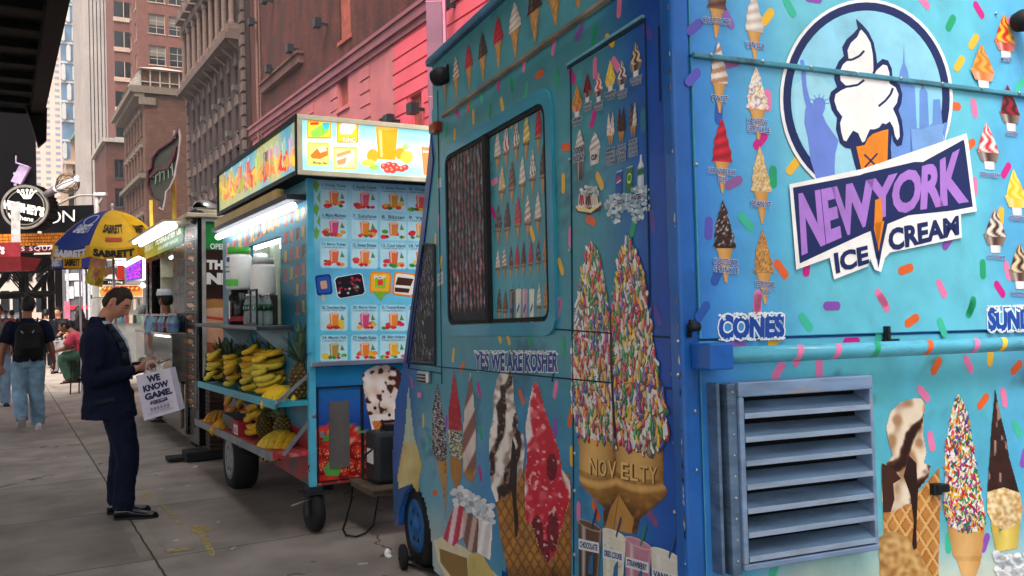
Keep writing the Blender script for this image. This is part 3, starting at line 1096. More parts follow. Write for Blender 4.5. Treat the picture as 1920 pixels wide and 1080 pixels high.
# ---- blue glass tower with white bays
YI = 300.0
xi0, xi1 = hv_(112, 150, YI)[0], hv_(175, 150, YI)[0]
bt = thing('blue_glass_tower', 'far blue glass tower with staggered white bay panels', 'building', SF)
b = MB()
b.box(xi0, xi1, YI, YI + 25, 0, 135)
b.build('glass_wall', mat('tower_glass', '#5f7c96', .1, var=.35, scale=.12, metal=.3), bt)
b = MB()
rk = random.Random(9)
fh = 6.0
for k in range(22):
 z = k * fh
 for i in range(4):
  x = xi0 + 1 + i * 3.1 + (1.5 if k % 2 else 0)
  if rk.random() < .75:
   b.prism([(x, YI - 1.6, z), (x + .5, YI - 1.6, z + .6), (x + .5, YI - 1.6, z + 4.6), (x, YI - 1.6, z + 5.4), (x - .6, YI - 1.6, z + 4.6), (x - .6, YI - 1.6, z + .6)], (0, 1.6, 0))
 b.box(xi0 - .2, xi1, YI - .5, YI - .003, z - .35, z + .25)
b.build('bay_panels', mat('bay_white', '#b9b6b2', .6, var=.15), bt)
# ---- pale pink office tower
YJ_ = 260.0
xj0, xj1 = hv_(40, 250, YJ_)[0], hv_(116, 250, YJ_)[0]
zj = hv_(116, 75, YJ_)[1]
of = thing('pale_office_tower', 'far pale pink office tower with rows of grey ribbon windows', 'building', SF)
b = MB()
b.box(xj0, xj1, YJ_, YJ_ + 14, 0, zj)
b.build('wall', mat('pale_pink_stone', '#e0b8a6', .8, var=.06, scale=.2), of)
n_ = 0
fl2 = 10.6 / 1650 * YJ_
b = MB()
wp = None
k = 0
z = 3.0
rowsz = []
while z < zj - 2:
 rowsz.append(z)
 z += fl2
for z in rowsz[-25:]:
 for i in range(4):
  x = xj0 + .8 + i * (xj1 - xj0) / 4
  if wp is None:
   m_ = MB()
   m_.box(0, (xj1 - xj0) / 4 - 1.2, -.06, -.004, 0, .72)
   wp = m_.build('window', mat('pale_window', '#8d95a6', .25, var=.2, scale=.3), of)
   wp.location = (x, YJ_, z)
  else:
   o = wp.copy()
   COL.objects.link(o)
   o.location = (x, YJ_, z)
b = MB()
for z in rowsz:
 for k in range(9):
  b.box(xj1 + .004, xj1 + .06, YJ_ + .6 + k * 1.5, YJ_ + 1.4 + k * 1.5, z, z + .8)
b.build('side_windows', mat('pale_window', '#8d95a6', .25), of)
# ================================================================ left side
M_BLK = mat('black_cladding', '#090809', .7, spec=.08, var=.3, scale=1)
M_GRY = mat('grey_cladding', '#5c5a5c', .6, var=.2)
cz = 5.0
c0, c1, c2 = ground(146, -20, cz), ground(80, 212, cz), ground(-60, 250, cz)
back = ground(146, -20, cz) - SF.M.to_3x3() @ Vector((0, 9, 0))
def toS(p):
 return SF.Mi @ p
q0, q1 = toS(c0), toS(c1)
xr = (q0.x + q1.x) / 2
can = thing('marquee_canopy', 'black overhead marquee canopy with a ribbed underside at the top left corner', 'canopy', SF)
b = MB()
b.box(-7, xr, q1.y - 22, q1.y, cz + .06, cz + 1.6)
b.build('canopy_box', M_BLK, can, bevel=.02)
b = MB()
for k in range(26):
 b.box(-6.9, xr - .25, q1.y - 21 + k * .84, q1.y - 20.93 + k * .84, cz - .03, cz + .057)
b.build('soffit_ribs', mat('soffit_dark', '#0c0b0c', .8, spec=.05, var=.3), can)
b = MB()
b.box(xr - .22, xr - .02, q1.y - 22, q1.y - .02, cz - .06, cz + .057)
b.box(xr - 1.25, xr - 1.1, q1.y - 22, q1.y - .02, cz - .07, cz + .057)
b.build('edge_beam', mat('beam_brown', '#1a1716', .8, spec=.08, var=.3), can)
b = MB()
b.prism([(xr - .30, q1.y - .25, cz + .05), (xr + .02, q1.y - .25, cz + .05), (xr + .0, q1.y - .25, cz - .5), (xr - .12, q1.y - .25, cz - .62), (xr - .2, q1.y - .25, cz - .3)], (0, .2, 0))
b.build('end_bracket', M_BLK, can)
b = MB()
for k in range(3):
 b.box(-6.8, -6.4, q1.y - 20 + k * 9, q1.y - 19.6 + k * 9, 0, cz - .03)
b.build('posts', M_BLK, can)
# the dark frontage on our side of the street, further on
def face_at(d):
 """frame facing the camera at depth d"""
 return d
fb = thing('dark_frontage', 'tall black building front behind the round chocolate sign', 'building')
b = MB()
d = 34.0
p = [at(-120, 232, d), at(64, 232, d)]
y0 = p[0].y
zt_ = at(64, 200, d).z + 3
def depbox(b, pa, pb, d, th, col=None):
 """box whose near face spans two image corners at depth d and which runs back along the street"""
 A_, B_ = at(pa[0], pb[1], d), at(pb[0], pa[1], d)
 y = (A_.y + B_.y) / 2
 b.prism([(A_.x, y, A_.z), (B_.x, y, A_.z), (B_.x, y, B_.z), (A_.x, y, B_.z)], tuple(_d * th), col)
depbox(b, (-200, 150), (64, 470), d, 8)
fb_w = b.build('wall', mat('black_plum_wall', '#0d0a0d', .8, spec=.04, var=.3, scale=.5), fb)
b = MB()
b.prism([at(20, 340, 33.8), at(36, 310, 33.8), at(56, 313, 33.8), at(38, 346, 33.8)], (0, .12, 0))
b.build('tilted_lightbox', mat('pale_lilac_sign', '#a890b0', .4, emit=.12), fb)
b = MB()
for k, (x, y, w_) in enumerate(((25, 323, 6), (27, 330, 5), (24, 337, 6), (26, 344, 5))):
 depbox(b, (x, y), (x + w_, y + 4), 33.8, .1)
b.tube([at(30, 292, 33.7), at(30, 305, 33.7), at(54, 313, 33.7)], .03, 6)
b.build('sign_pieces', mat('pale_lilac_sign', '#a890b0', .4, emit=.12), fb)
# lettering helper in free space
def text3(b, t, tl, tr, br, bl, col, bold=.02, n=None, off=0.0, space=1.0, shear=0.0):
 vs, fs = glyphs(t, bold, shear, space)
 x0, x1 = min(v[0] for v in vs), max(v[0] for v in vs)
 y0, y1 = min(v[1] for v in vs), max(v[1] for v in vs)
 tl, tr, br, bl = map(Vector, (tl, tr, br, bl))
 nn = (tr - tl).cross(tl - bl).normalized() * off
 q = []
 for x, y in vs:
  u, v = (x - x0) / (x1 - x0), (y - y0) / (y1 - y0)
  q.append((bl + (br - bl) * u) * (1 - v) + (tl + (tr - tl) * u) * v + nn)
 b.add(q, fs, col)
M_LET = mat('sign_print', attr=True, rough=.45, var=.06)
M_LIT = mat('lit_print', attr=True, rough=.4, var=.05, emit=.35)
# round sign
d = 28.0
rsn = thing('round_sign', 'round black bottle-cap sign with pale lettering and a pale rim', 'sign', loc=at(45, 388, d))
cen = at(45, 388, d)
s_ = d / FPX
b = MB()
ring = [(48 + 2.2 * math.cos(k * PI)) for k in range(72)]
pts = [(46.5 + (2.0 if k % 2 else -1.0)) for k in range(72)]
b.prism([(pts[k] * s_ * math.cos(k * PI / 36), .1, pts[k] * s_ * math.sin(k * PI / 36) * .93) for k in range(72)], (0, .5, 0))
b.build('sign_cap', M_BLK, rsn)
b = MB()
def ringm(r0, r1, y, th=.06):
 n = 48
 o = [(r1 * s_ * math.cos(k * 2 * PI / n), y, r1 * s_ * .93 * math.sin(k * 2 * PI / n)) for k in range(n)]
 i_ = [(r0 * s_ * math.cos(k * 2 * PI / n), y, r0 * s_ * .93 * math.sin(k * 2 * PI / n)) for k in range(n)]
 for k in range(n):
  j = (k + 1) % n
  b.quad(o[k], o[j], i_[j], i_[k])
  b.quad(o[k], o[j], (o[j][0], y + th, o[j][2]), (o[k][0], y + th, o[k][2]))
ringm(40, 45, .03, .08)
ringm(34.5, 36.5, .06, .04)
b.build('sign_rim', mat('pale_rim', '#7c766e', .5), rsn)
b = MB()
cc = lin('#e8e2d0')
def ls(x, y):
 return ((x - 45) * s_, .04, -(y - 388) * s_)
text3(b, "HERSHEY'S", ls(5, 372), ls(83, 390), ls(80, 408), ls(6, 390), cc, .06)
text3(b, 'kitchens', ls(14, 398), ls(62, 408), ls(60, 416), ls(16, 408), cc, .02)
for a in (-.6, -.3, 0, .3, .6):
 b.obox(ls(50 + a * 16, 368 - 3 * math.cos(a)), (s_ * 1.2 * math.cos(a), 0, -s_ * 1.2 * math.sin(a)), (0, .01, 0), (s_ * 8 * math.sin(a), 0, s_ * 8 * math.cos(a)), cc)
 b.sph(ls(50 + a * 28, 360 - 3 * math.cos(a)), s_ * 2.6, .01, s_ * 3.2, 8, 6, col=cc)
b.build('lettering', M_LIT, rsn)
# whisk ornament
wk = thing('whisk_ornament', 'giant lit steel whisk sticking out beside the round sign', 'sign ornament', loc=at(95, 360, d))
o_ = at(95, 360, d)
b = MB()
h0, h1 = at(84, 366, d) - o_, at(102, 356, d) - o_
b.tube([h0, h1], [.1, .13], 10)
b.build('handle', M_GREYP if 'M_GREYP' in globals() else M_GRY, wk, smooth=True)
b = MB()
ax = (at(150, 333, d) - o_) - h1
pe = Vector((0, 0, 1))
for k in range(7):
 a = k * PI / 7
 dv = Vector((math.sin(a) * .3, math.sin(a) * .9, 0)) + Vector((-.35, 0, 1)) * math.cos(a)
 pts = []
 for j in range(13):
  t = j / 12
  f = math.sin(t * PI)
  pts.append(h1 + ax * (1 - abs(2 * t - 1)) ** .8 * .95 + dv * .32 * math.sin(2 * PI * t) * (1 if True else 0))
 b.tube(pts, .018, 5)
b.build('wires', mat('bronze_wire', '#6a5a4a', .4, metal=.5), wk)
b = MB()
b.tube([h1, h1 + ax * .95], [.08, .11], 10)
b.build('light_tube', mat('white_tube', '#d8d6da', .4, emit=.35), wk, smooth=True)
# post in front of it, red box sign, black sign, led strip, shed roof
b = MB()
depbox(b, (22, 378), (37, 456), 27, .4)
tag(b.build('grey_post', mat('post_grey', '#a7a3a0', .5), bevel=.01), 'pale grey square post in front of the round sign', 'post')
rd = thing('red_box_sign', 'dark red box sign with a white letter at the left edge', 'sign')
b = MB()
depbox(b, (-80, 454), (38, 484), 26.6, 1.2)
A_, B_ = at(-80, 484, 26.6), at(38, 506, 26.6)
b.loft([[(A_.x, A_.y, A_.z), (B_.x + .02, A_.y, A_.z), (B_.x + .02, A_.y + 1.2, A_.z), (A_.x, A_.y + 1.2, A_.z)], [(A_.x, A_.y + .25, B_.z), (B_.x - .1, A_.y + .25, B_.z), (B_.x - .1, A_.y + 1.0, B_.z), (A_.x, A_.y + 1.0, B_.z)]])
b.build('sign_box', mat('dark_red_sign', '#7a1420', .5), rd)
b = MB()
text3(b, "T'S", at(-9, 461, 26.5), at(9, 463, 26.5), at(9, 477, 26.5), at(-9, 475, 26.5), lin('#f0e0d8'), .04, off=.02)
b.build('lettering', M_LIT, rd)
on = thing('black_shop_sign', 'long black fascia sign with thin white capital letters', 'sign')
b = MB()
depbox(b, (80, 384), (176, 438), 30, .8)
b.build('sign_board', M_BLK, on)
b = MB()
text3(b, 'ON', at(88, 397, 29.9), at(140, 393, 29.9), at(140, 415, 29.9), at(88, 420, 29.9), lin('#cfcac6'), -.005, space=.9)
b.build('lettering', M_LIT, on)
led = thing('news_ticker', 'orange lit ticker strip running under the black sign', 'led sign')
b = MB()
depbox(b, (-60, 437), (124, 461), 29, .6)
b.build('ticker_box', M_BLK, led)
b = MB()
ta, tb = at(-60, 440, 28.98), at(122, 459, 28.98)
rk = random.Random(2)
nx_ = 110
for i in range(nx_):
 for j in range(4):
  x = ta.x + (tb.x - ta.x) * i / nx_
  z = tb.z + (ta.z - tb.z) * j / 4
  b.quad((x, ta.y - .02, z), (x + .026, ta.y - .02, z), (x + .026, ta.y - .02, z + .085), (x, ta.y - .02, z + .085), mix(lin('#d87a14'), lin('#7a3f0a'), rk.random()))
b.build('ticker_lamps', M_LIT, led)
sq = thing('red_fascia_sign', 'dark red fascia strip with spaced white capitals beneath the orange ticker', 'sign')
b = MB()
depbox(b, (-60, 461.5), (118, 475), 28.6, .7)
b.build('sign_board', mat('wine_red_sign', '#5c1020', .5), sq)
b = MB()
text3(b, 'S SQUARE', at(40, 459.5 + 3, 28.5), at(122, 458.5 + 3, 28.5), at(122, 470, 28.5), at(40, 472, 28.5), lin('#d8b8b8'), .0, space=1.2)
b.build('lettering', M_LIT, sq)
# sidewalk shed with bracing
shed = thing('sidewalk_shed', 'dark scaffold sidewalk shed with crossed bracing over the pavement', 'scaffold')
b = MB()
depbox(b, (-300, 476), (120, 492), 30, 14)
b.build('deck', mat('shed_deck', '#100f0e', .9, spec=.05, var=.3), shed)
M_PIPE = mat('shed_pipe', '#1c1a18', .7, spec=.1, var=.3)
ztop = at(60, 492, 30).z
zl = at(60, 548, 30.6).z
def sp(px, k):
 p = at(px, 600, 30.6)
 return Vector((p.x, p.y, 0)) + _d * k
def up(p, z):
 return (p.x, p.y, z)
for i, px in enumerate((-150, -40, 52, 108, 113)):
 for k in (0, 5, 12):
  b = MB()
  b.tube([up(sp(px, k), 0), up(sp(px, k), ztop)], .06 if i < 4 else .09, 8)
  b.build('post', M_PIPE, shed)
b = MB()
for k in (0, 3, 6, 9, 12):
 pa, pb = sp(-150, k), sp(112, k)
 b.tube([up(pa, zl), up(pb, zl)], .04, 6)
 for i in range(6):
  q0, q1 = pa.lerp(pb, i / 6), pa.lerp(pb, (i + 1) / 6)
  b.tube([up(q0, zl if i % 2 else ztop), up(q1, ztop if i % 2 else zl)], .035, 6)
for px in (-150, -40, 52, 110):
 for k in range(6):
  b.tube([up(sp(px, k * 2.1), zl if k % 2 else ztop), up(sp(px, k * 2.1 + 2.1), ztop if k % 2 else zl)], .035, 6)
 b.tube([up(sp(px, 0), zl), up(sp(px, 13), zl)], .04, 6)
for k in range(16):
 p = sp(-150, 0).lerp(sp(112, 0), k / 15)
 b.tube([up(p, ztop - .1), up(p + _d * 13, ztop - .1)], .05, 6)
b.build('bracing', M_PIPE, shed)
# ---- far end of the street at eye level
fs_ = thing('glass_storefront', 'grey glazed storefront with hanging white posters and a red sign band at the far end', 'building')
b = MB()
depbox(b, (116, 478), (330, 606), 60, 10)
b.build('wall', mat('storefront_grey', '#55555a', .4, var=.3, scale=.4), fs_)
b = MB()
for x0_, y0_, x1_, y1_ in ((128, 537, 138, 560), (140, 528, 154, 556), (168, 535, 181, 553), (122, 512, 152, 526)):
 depbox(b, (x0_, y0_), (x1_, y1_), 59.9, .06)
b.build('posters', mat('poster_white', '#c4c2c4', .5, var=.25, scale=3), fs_)
b = MB()
depbox(b, (120, 572), (182, 581), 59.85, .1)
b.build('red_band', mat('red_band', '#c01a2c', .4, emit=.4), fs_)
b = MB()
for x in (157, 166, 196, 214, 126):
 depbox(b, (x, 478), (x + 1.6, 606), 59.86, .1)
b.build('mullions', mat('mullion_pale', '#a8a8ac', .5), fs_)
fe = thing('pale_end_building', 'pale low building closing the far end of the street', 'building')
b = MB()
depbox(b, (-260, 440), (118, 592), 90, 10)
b.build('wall', mat('pale_far_wall', '#b8aaa0', .8, var=.25, scale=.25), fe)
b = MB()
rk = random.Random(12)
for k in range(16):
 x = -240 + k * 22
 depbox(b, (x, 500), (x + 14, 528), 89.9, .05)
 depbox(b, (x, 545), (x + 15, 586), 89.9, .05)
b.build('windows', M_GLASS, fe)
pn = thing('pink_light_column', 'glowing pink advertising column beyond the shed', 'advertising column')
for x in (96, 122):
 b = MB()
 depbox(b, (x, 565), (x + 9, 600), 44, .4)
 b.build('light_panel', mat('pink_panel', '#d87a92', .5, emit=.4), pn)
b = MB()
depbox(b, (97, 600), (104, 640), 44.1, .2)
b.build('stem', M_DARKM if 'M_DARKM' in globals() else M_BLK, pn)
# mauve pole behind the truck
b = MB()
pp = ground(820, 800)
pp = at(819, 120, 13)
b.box(pp.x - .13, pp.x + .11, pp.y - .12, pp.y + .12, 0, 9)
mp = tag(b.build('steel_column', mat('mauve_paint', '#7a4f60', .5, var=.2, scale=2, dirt='#5a3a48', damt=.4), bevel=.01), 'square mauve steel column rising behind the truck roof', 'column')
b = MB()
for z in (3.2, 4.6, 6.0, 7.4):
 b.box(pp.x - .134, pp.x + .114, pp.y - .124, pp.y + .124, z, z + .015)
b.box(pp.x + .113, pp.x + .15, pp.y - .13, pp.y + .13, 0, 9)
b.build('flange', mat('pink_edge', '#c07088', .5), mp)
# street lamp arm
sl = thing('street_lamp', 'pale street lamp with a long curved arm over the black sign', 'street lamp')
b = MB()
d = 32
pb = at(183, 430, d)
b.tube([(pb.x, pb.y, 0), (pb.x, pb.y, at(183, 366, d).z)], [.12, .07], 10)
b.tube([at(185, 366, d), at(150, 366, d), at(130, 372, d), at(104, 386, d)], .04, 8)
b.tube([at(195, 366, d), at(183, 386, d)], .04, 8)
b.build('pole', mat('lamp_pole', '#9a948e', .5), sl, smooth=True)
b = MB()
b.obox(at(189, 364.5, d), (.22, 0, 0), (0, .1, 0), (0, 0, .06))
b.build('lamp_head', mat('lamp_head', '#c9c5c0', .5), sl, bevel=.02)
# ================================================================ ice cream truck
TF = vpframe((245, 630), (4870, 525), 1276, 560, 2.70, 1.57)
TW, TZ = 1.80, 2.96
M_PRINT = mat('vinyl_print', attr=True, rough=0.38, var=0.10, scale=9, dirt='#3a4248', dscale=3.5, damt=0.22, coat=0.08)
M_BLUE = mat('blue_paint', '#1c5fb4', 0.38, var=0.15, scale=4, dirt='#1a2c48', dscale=5, damt=0.5, coat=0.15, bump=0.04)
M_NAVYP = mat('navy_paint', '#1a2f78', 0.35, var=0.2, scale=4, coat=0.2)
M_BLACK = mat('black_rubber', '#17171a', 0.7, var=0.3)
M_STEEL = mat('worn_steel', '#b4b6b8', 0.35, metal=0.9, var=0.2)
M_DARKM = mat('dark_metal', '#24262a', 0.5, metal=0.4, var=0.3)
M_GREYP = mat('grey_steel', '#8a8f94', 0.45, metal=0.6, var=0.25, dirt='#3a3836', damt=.5)
truck = thing('ice_cream_truck', 'bright blue ice cream truck with a round cone logo on its back', 'truck', TF)
def tu(px, py, o=0.0):
 h = TF.hit(px, py, 'u', o)
 return h.y, h.z
def tv(px, py, o=0.0):
 h = TF.hit(px, py, 'v', o)
 return h.x, h.z
ZB = 0.15
sil = [(811, 124), (812, 200), (806, 300), (793, 430), (777, 560), (757, 690), (742, 755), (737, 850), (738, 930), (741, 985), (748, 985), (751, 950), (758, 925),
       (771, 908), (786, 914), (798, 940), (806, 980), (811, 1020), (813, 1056)]
out = [tu(*p) for p in sil]
out[0] = (out[0][0], TZ)
ra = TF.hit(1012, 1054, 'u', 0)
rr = ra.z - ZB + 0.02
arch = [(ra.y + 1.25 * rr * math.cos(t), ZB + rr * math.sin(t)) for t in [k * PI / 10 for k in range(11)]]
side_pts = [(0.0, ZB), (0.0, TZ)] + out[::1] + [(out[-1][0] - .02, ZB)] + arch
side_pts = [(0.0, TZ)] + out + [(out[-1][0] - .02, ZB)] + arch + [(0.0, ZB)]
b = MB()
b.prism([(0, v, z) for v, z in side_pts], (TW, 0, 0))
body = recalc(b.build('body_shell', M_BLUE, truck, bevel=0.018))
# roof cap, gutters, rub rails
b = MB()
vf = out[0][0]
b.box(-.035, TW + .035, -.03, vf + .03, TZ - .004, TZ + .04)
b.box(.12, TW - .12, .1, vf - .1, TZ + .04, TZ + .07)
b.build('roof', mat('roof_paint', '#3d6f92', 0.5, var=.3, dirt='#2a2a2a'), truck, bevel=.012)
b = MB()
g0, g1 = TF.hit(831, 217, 'u', -.03), TF.hit(1126, 4, 'u', -.03)
b.tube([(-.02, -0.02, g1.z + (g1.z - g0.z) / (g1.y - g0.y) * (-.02 - g1.y)), (-.03, g0.y, g0.z)], .014, 6)
b.build('rain_gutter', mat('gutter', '#8c8274', .5, metal=.3, var=.4, dirt='#3c342c', damt=.7), truck)
# glossy print sheet of the side, with the colour shading printed on the vinyl
A = Art(TF, 'u', -.003)
def sbg(px, py):
 c = lin('#47939f')
 c = mix(c, lin('#3d88a4'), sst(300, 900, py) * .7)
 n = nz(px, py, .006)
 c = mix(c, lin('#5bb3c6'), max(0, n) * .6)
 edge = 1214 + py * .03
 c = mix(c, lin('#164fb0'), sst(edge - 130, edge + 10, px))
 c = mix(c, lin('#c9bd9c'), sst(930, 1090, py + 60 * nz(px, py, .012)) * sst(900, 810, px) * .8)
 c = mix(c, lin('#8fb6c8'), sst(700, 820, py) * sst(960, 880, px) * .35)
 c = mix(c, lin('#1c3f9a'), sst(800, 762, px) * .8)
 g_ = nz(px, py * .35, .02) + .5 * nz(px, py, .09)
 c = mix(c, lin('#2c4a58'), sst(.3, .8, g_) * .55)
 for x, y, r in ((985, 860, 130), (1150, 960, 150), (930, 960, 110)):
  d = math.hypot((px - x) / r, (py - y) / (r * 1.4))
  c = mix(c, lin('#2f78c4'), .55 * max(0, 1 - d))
 return c
# sheet built on the face itself: grid in metres, inside the outline
poly = [(-v, z) for v, z in side_pts]
def projpix(a, bz):
 p = TF.M @ Vector((-.003, -a, bz)) - CAM
 d = p.dot(FV)
 return CX + FPX * p.dot(RV) / d, CY - FPX * p.dot(UV) / d
inner = [(a, z) for a, z in poly]
def sheet(A, polym, cfn, l, step):
 xs, ys = [p[0] for p in polym], [p[1] for p in polym]
 nx, ny = int((max(xs) - min(xs)) / step), int((max(ys) - min(ys)) / step)
 sx, sy = (max(xs) - min(xs)) / nx, (max(ys) - min(ys)) / ny
 vid = {}
 def vert(i, j):
  if (i, j) not in vid:
   x, y = min(xs) + i * sx, min(ys) + j * sy
   vid[i, j] = (len(A.b.v), cfn(x, y))
   A.b.v.append(A.p3(x, y, l))
  return vid[i, j]
 for i in range(nx):
  for j in range(ny):
   if inside(polym, min(xs) + (i + .5) * sx, min(ys) + (j + .5) * sy):
    q = [vert(i, j), vert(i + 1, j), vert(i + 1, j + 1), vert(i, j + 1)]
    A.b.f.append(tuple(k[0] for k in q))
    A.b.c.append(tuple(k[1] for k in q))
    A.b.m.append(0)
# shrink the outline slightly so the sheet keeps inside the rounded edges
sheet(A, inner, lambda a, z: sbg(*projpix(a, z)), 0, .022)
PC = {'o': '#e0622a', 'p': '#e27aa8', 'm': '#c81f86', 'y': '#eab738', 'g': '#1fa06c', 'v': '#8a4fb0', 't': '#3cb896', 'd': '#3d5f9a'}
PC = {k: lin(v) for k, v in PC.items()}
def z6(x, y):
 return 800 + x / 1.6875, y / 1.6875
def z7(x, y):
 return 700 + x / 2.077, 560 + y / 2.077
S6 = [(483, 103, 'v', 30), (530, 112, 'g', 70), (580, 128, 'y', -40), (403, 145, 'p', 65), (358, 235, 'o', 0), (412, 245, 'g', 88), (460, 240, 'm', -55), (270, 268, 'g', -70), (228, 260, 'm', 70),
      (172, 305, 't', -60), (239, 332, 'y', -70), (265, 383, 'y', -60), (148, 370, 'y', 90), (133, 335, 'o', 60), (97, 355, 'm', -50), (63, 412, 'g', 60), (89, 430, 'y', 80), (442, 465, 'o', -10),
      (528, 372, 'm', 60), (600, 205, 'p', -50), (533, 215, 'p', 85), (685, 380, 't', 88), (548, 572, 'y', -55), (433, 580, 'y', 88), (520, 698, 'o', -20), (405, 700, 'g', -50), (425, 843, 'y', -60),
      (455, 750, 'p', 88), (420, 975, 'p', 60), (335, 740, 'y', -60), (655, 715, 'g', 60), (715, 700, 'v', -80), (610, 20, 'p', 80), (700, 100, 'v', -50), (30, 560, 'g', 80), (40, 700, 'p', 85), (28, 760, 'y', 80), (45, 830, 'y', 60),
      (230, 1062, 'y', -60), (310, 200, 'p', 70), (315, 290, 't', 70), (200, 350, 'g', 80), (215, 575, 'p', 5), (210, 670, 'm', -50)]
S7 = [(525, 150, 'y', -60), (610, 150, 'g', 80), (312, 220, 'y', 70), (347, 265, 'o', 35), (740, 185, 'g', 88), (578, 382, 'o', -50), (710, 355, 'p', 65), (412, 355, 'm', -65), (418, 520, 'g', -65),
      (417, 682, 'm', -70), (773, 613, 'y', 88), (768, 465, 'o', 70), (710, 500, 'v', 88), (150, 325, 'm', -60), (240, 757, 'o', 10), (800, 830, 'p', 85), (868, 825, 'o', -50), (1085, 850, 'o', -30), (210, 565, 't', 70),
      (195, 475, 'y', 85), (180, 375, 'p', 5), (330, 60, 'p', 60), (1105, 60, 'v', -60), (285, 480, 'v', 80), (720, 30, 'p', 60)]
for lst, zf in ((S6, z6), (S7, z7)):
 for x, y, c, a in lst:
  px, py = zf(x, y)
  cc = PC[c]
  if px > 1205:
   cc = mix(cc, lin('#1a4aa0'), .7)
  A.caps(px, py, .082, .031, R(a), cc, 2)
# cone row under the roof edge
KN = ['vanilla', 'twist', 'red', 'chocdip', 'red', 'vanilla', 'chocdip', 'nut', 'spk']
for (x, t, bt, wd), k in zip([(57, 205, 335, 15), (93, 180, 320, 22), (133, 140, 290, 26), (177, 103, 260, 30), (226, 52, 217, 34), (279, 8, 184, 42), (341, -60, 133, 48), (406, -90, 82, 52), (479, -120, 28, 56)], KN):
 A.place(z6(x + 3, bt), z6(x - 1, t), wd / 1.6875)
 icecone(A, k, 3, cone_h=.55, nv=18)
# raised window frame and sliding window
def rrect(A, c4, col, l, r=.06):
 """rounded quad from four face points"""
 pts = []
 n = 4
 for i in range(4):
  p, q, o = Vector(c4[i]), Vector(c4[(i + 1) % 4]), Vector(c4[i - 1])
  a, c = p + (o - p).normalized() * r, p + (q - p).normalized() * r
  for k in range(n + 1):
   t = k / n
   pts.append(tuple((1 - t) ** 2 * a + 2 * t * (1 - t) * p + t * t * c))
 return pts
def frame_ring(name, c4, w, th, mt, parent, off, face='u', frm=TF, r=.06):
 o = rrect(None, c4, None, 0, r)
 cen = sum((Vector(p) for p in c4), Vector((0, 0))) / 4
 inn = rrect(None, [tuple(Vector(p) + (Vector((math.copysign(w, cen.x - p[0]), math.copysign(w, cen.y - p[1]))))) for p in c4], None, 0, max(.01, r - w * .6))
 bb = MB()
 def q(p, d):
  return (off - d, -p[0], p[1]) if face == 'u' else (p[0], off - d, p[1])
 n = len(o)
 vs = [q(p, 0) for p in o] + [q(p, th) for p in o] + [q(p, th) for p in inn] + [q(p, 0) for p in inn]
 fs = []
 for i in range(n):
  j = (i + 1) % n
  for k in range(3):
   fs.append((k * n + i, k * n + j, (k + 1) * n + j, (k + 1) * n + i))
 bb.add(vs, fs)
 return recalc(bb.build(name, mt, parent))
wq = [A.pix(831, 280), A.pix(1037, 155), A.pix(1038, 632), A.pix(834, 628)]
zt = (wq[0][1] + wq[1][1]) / 2
zbm = (wq[2][1] + wq[3][1]) / 2
w4 = [(wq[0][0], zt), (wq[1][0], zt), (wq[1][0], zbm), (wq[0][0], zbm)]
M_TEAL = mat('teal_trim', '#2f8ba6', .4, var=.15, coat=.2)
wf = frame_ring('window_frame', w4, .055, .014, M_TEAL, truck, -.004, r=.11)
frame_ring('window_seal', [(a + (.06 if i in (0, 3) else -.06), z + (-.06 if i < 2 else .06)) for i, (a, z) in enumerate(w4)], .018, .010, M_BLACK, wf, -.005, r=.06)
wx = A.pix(918, 400)[0]
wl, wr = w4[0][0] + .075, w4[1][0] - .075
# dark half: a perforated film full of little cones
D = Art(TF, 'u', -.009)
D.poly([(wl, zbm + .07), (wx, zbm + .07), (wx, zt - .07), (wl, zt - .07)], lin('#0c0e18'), 0)
rs = random.Random(3)
rows, cols = 18, 12
for j in range(rows):
 for i in range(cols):
  a = wl + (wx - wl) * (i + .6 + rs.uniform(-.2, .2)) / cols
  z = zbm + .1 + (zt - zbm - .2) * (j + .3 + rs.uniform(-.12, .12) + .3 * (i % 2)) / rows
  hgt, ww = rs.uniform(.05, .075), rs.uniform(.014, .022)
  k = 1.0 if j < 5 else .6
  c = mix(lin('#1a1820'), random.choice([lin('#c8929c'), lin('#c9bcc4'), lin('#b07a88'), lin('#c06a70'), lin('#97a4b8')]), rs.uniform(.3, .75) * k)
  D.poly([(a, z), (a + ww * .8, z + hgt * .55), (a - ww * .8, z + hgt * .55)], mix(lin('#14141c'), mix(c, lin('#a87848'), .5), .7), 1)
  D.poly([(a - ww, z + hgt * .5), (a + ww, z + hgt * .5), (a + ww * .5, z + hgt * .9), (a, z + hgt * 1.1), (a - ww * .6, z + hgt * .85)], c, 2)
dk = D.build('window_film', mat('window_film', attr=True, rough=.45, var=.05, spec=.25), truck)
bb = MB()
bb.box(-.028, -.004, -wx - .02, -wx + .02, zbm + .06, zt - .06)
bb.build('window_mullion', M_BLACK, wf)
def z8(x, y):
 return 820 + x / 2.25, 160 + y / 2.25
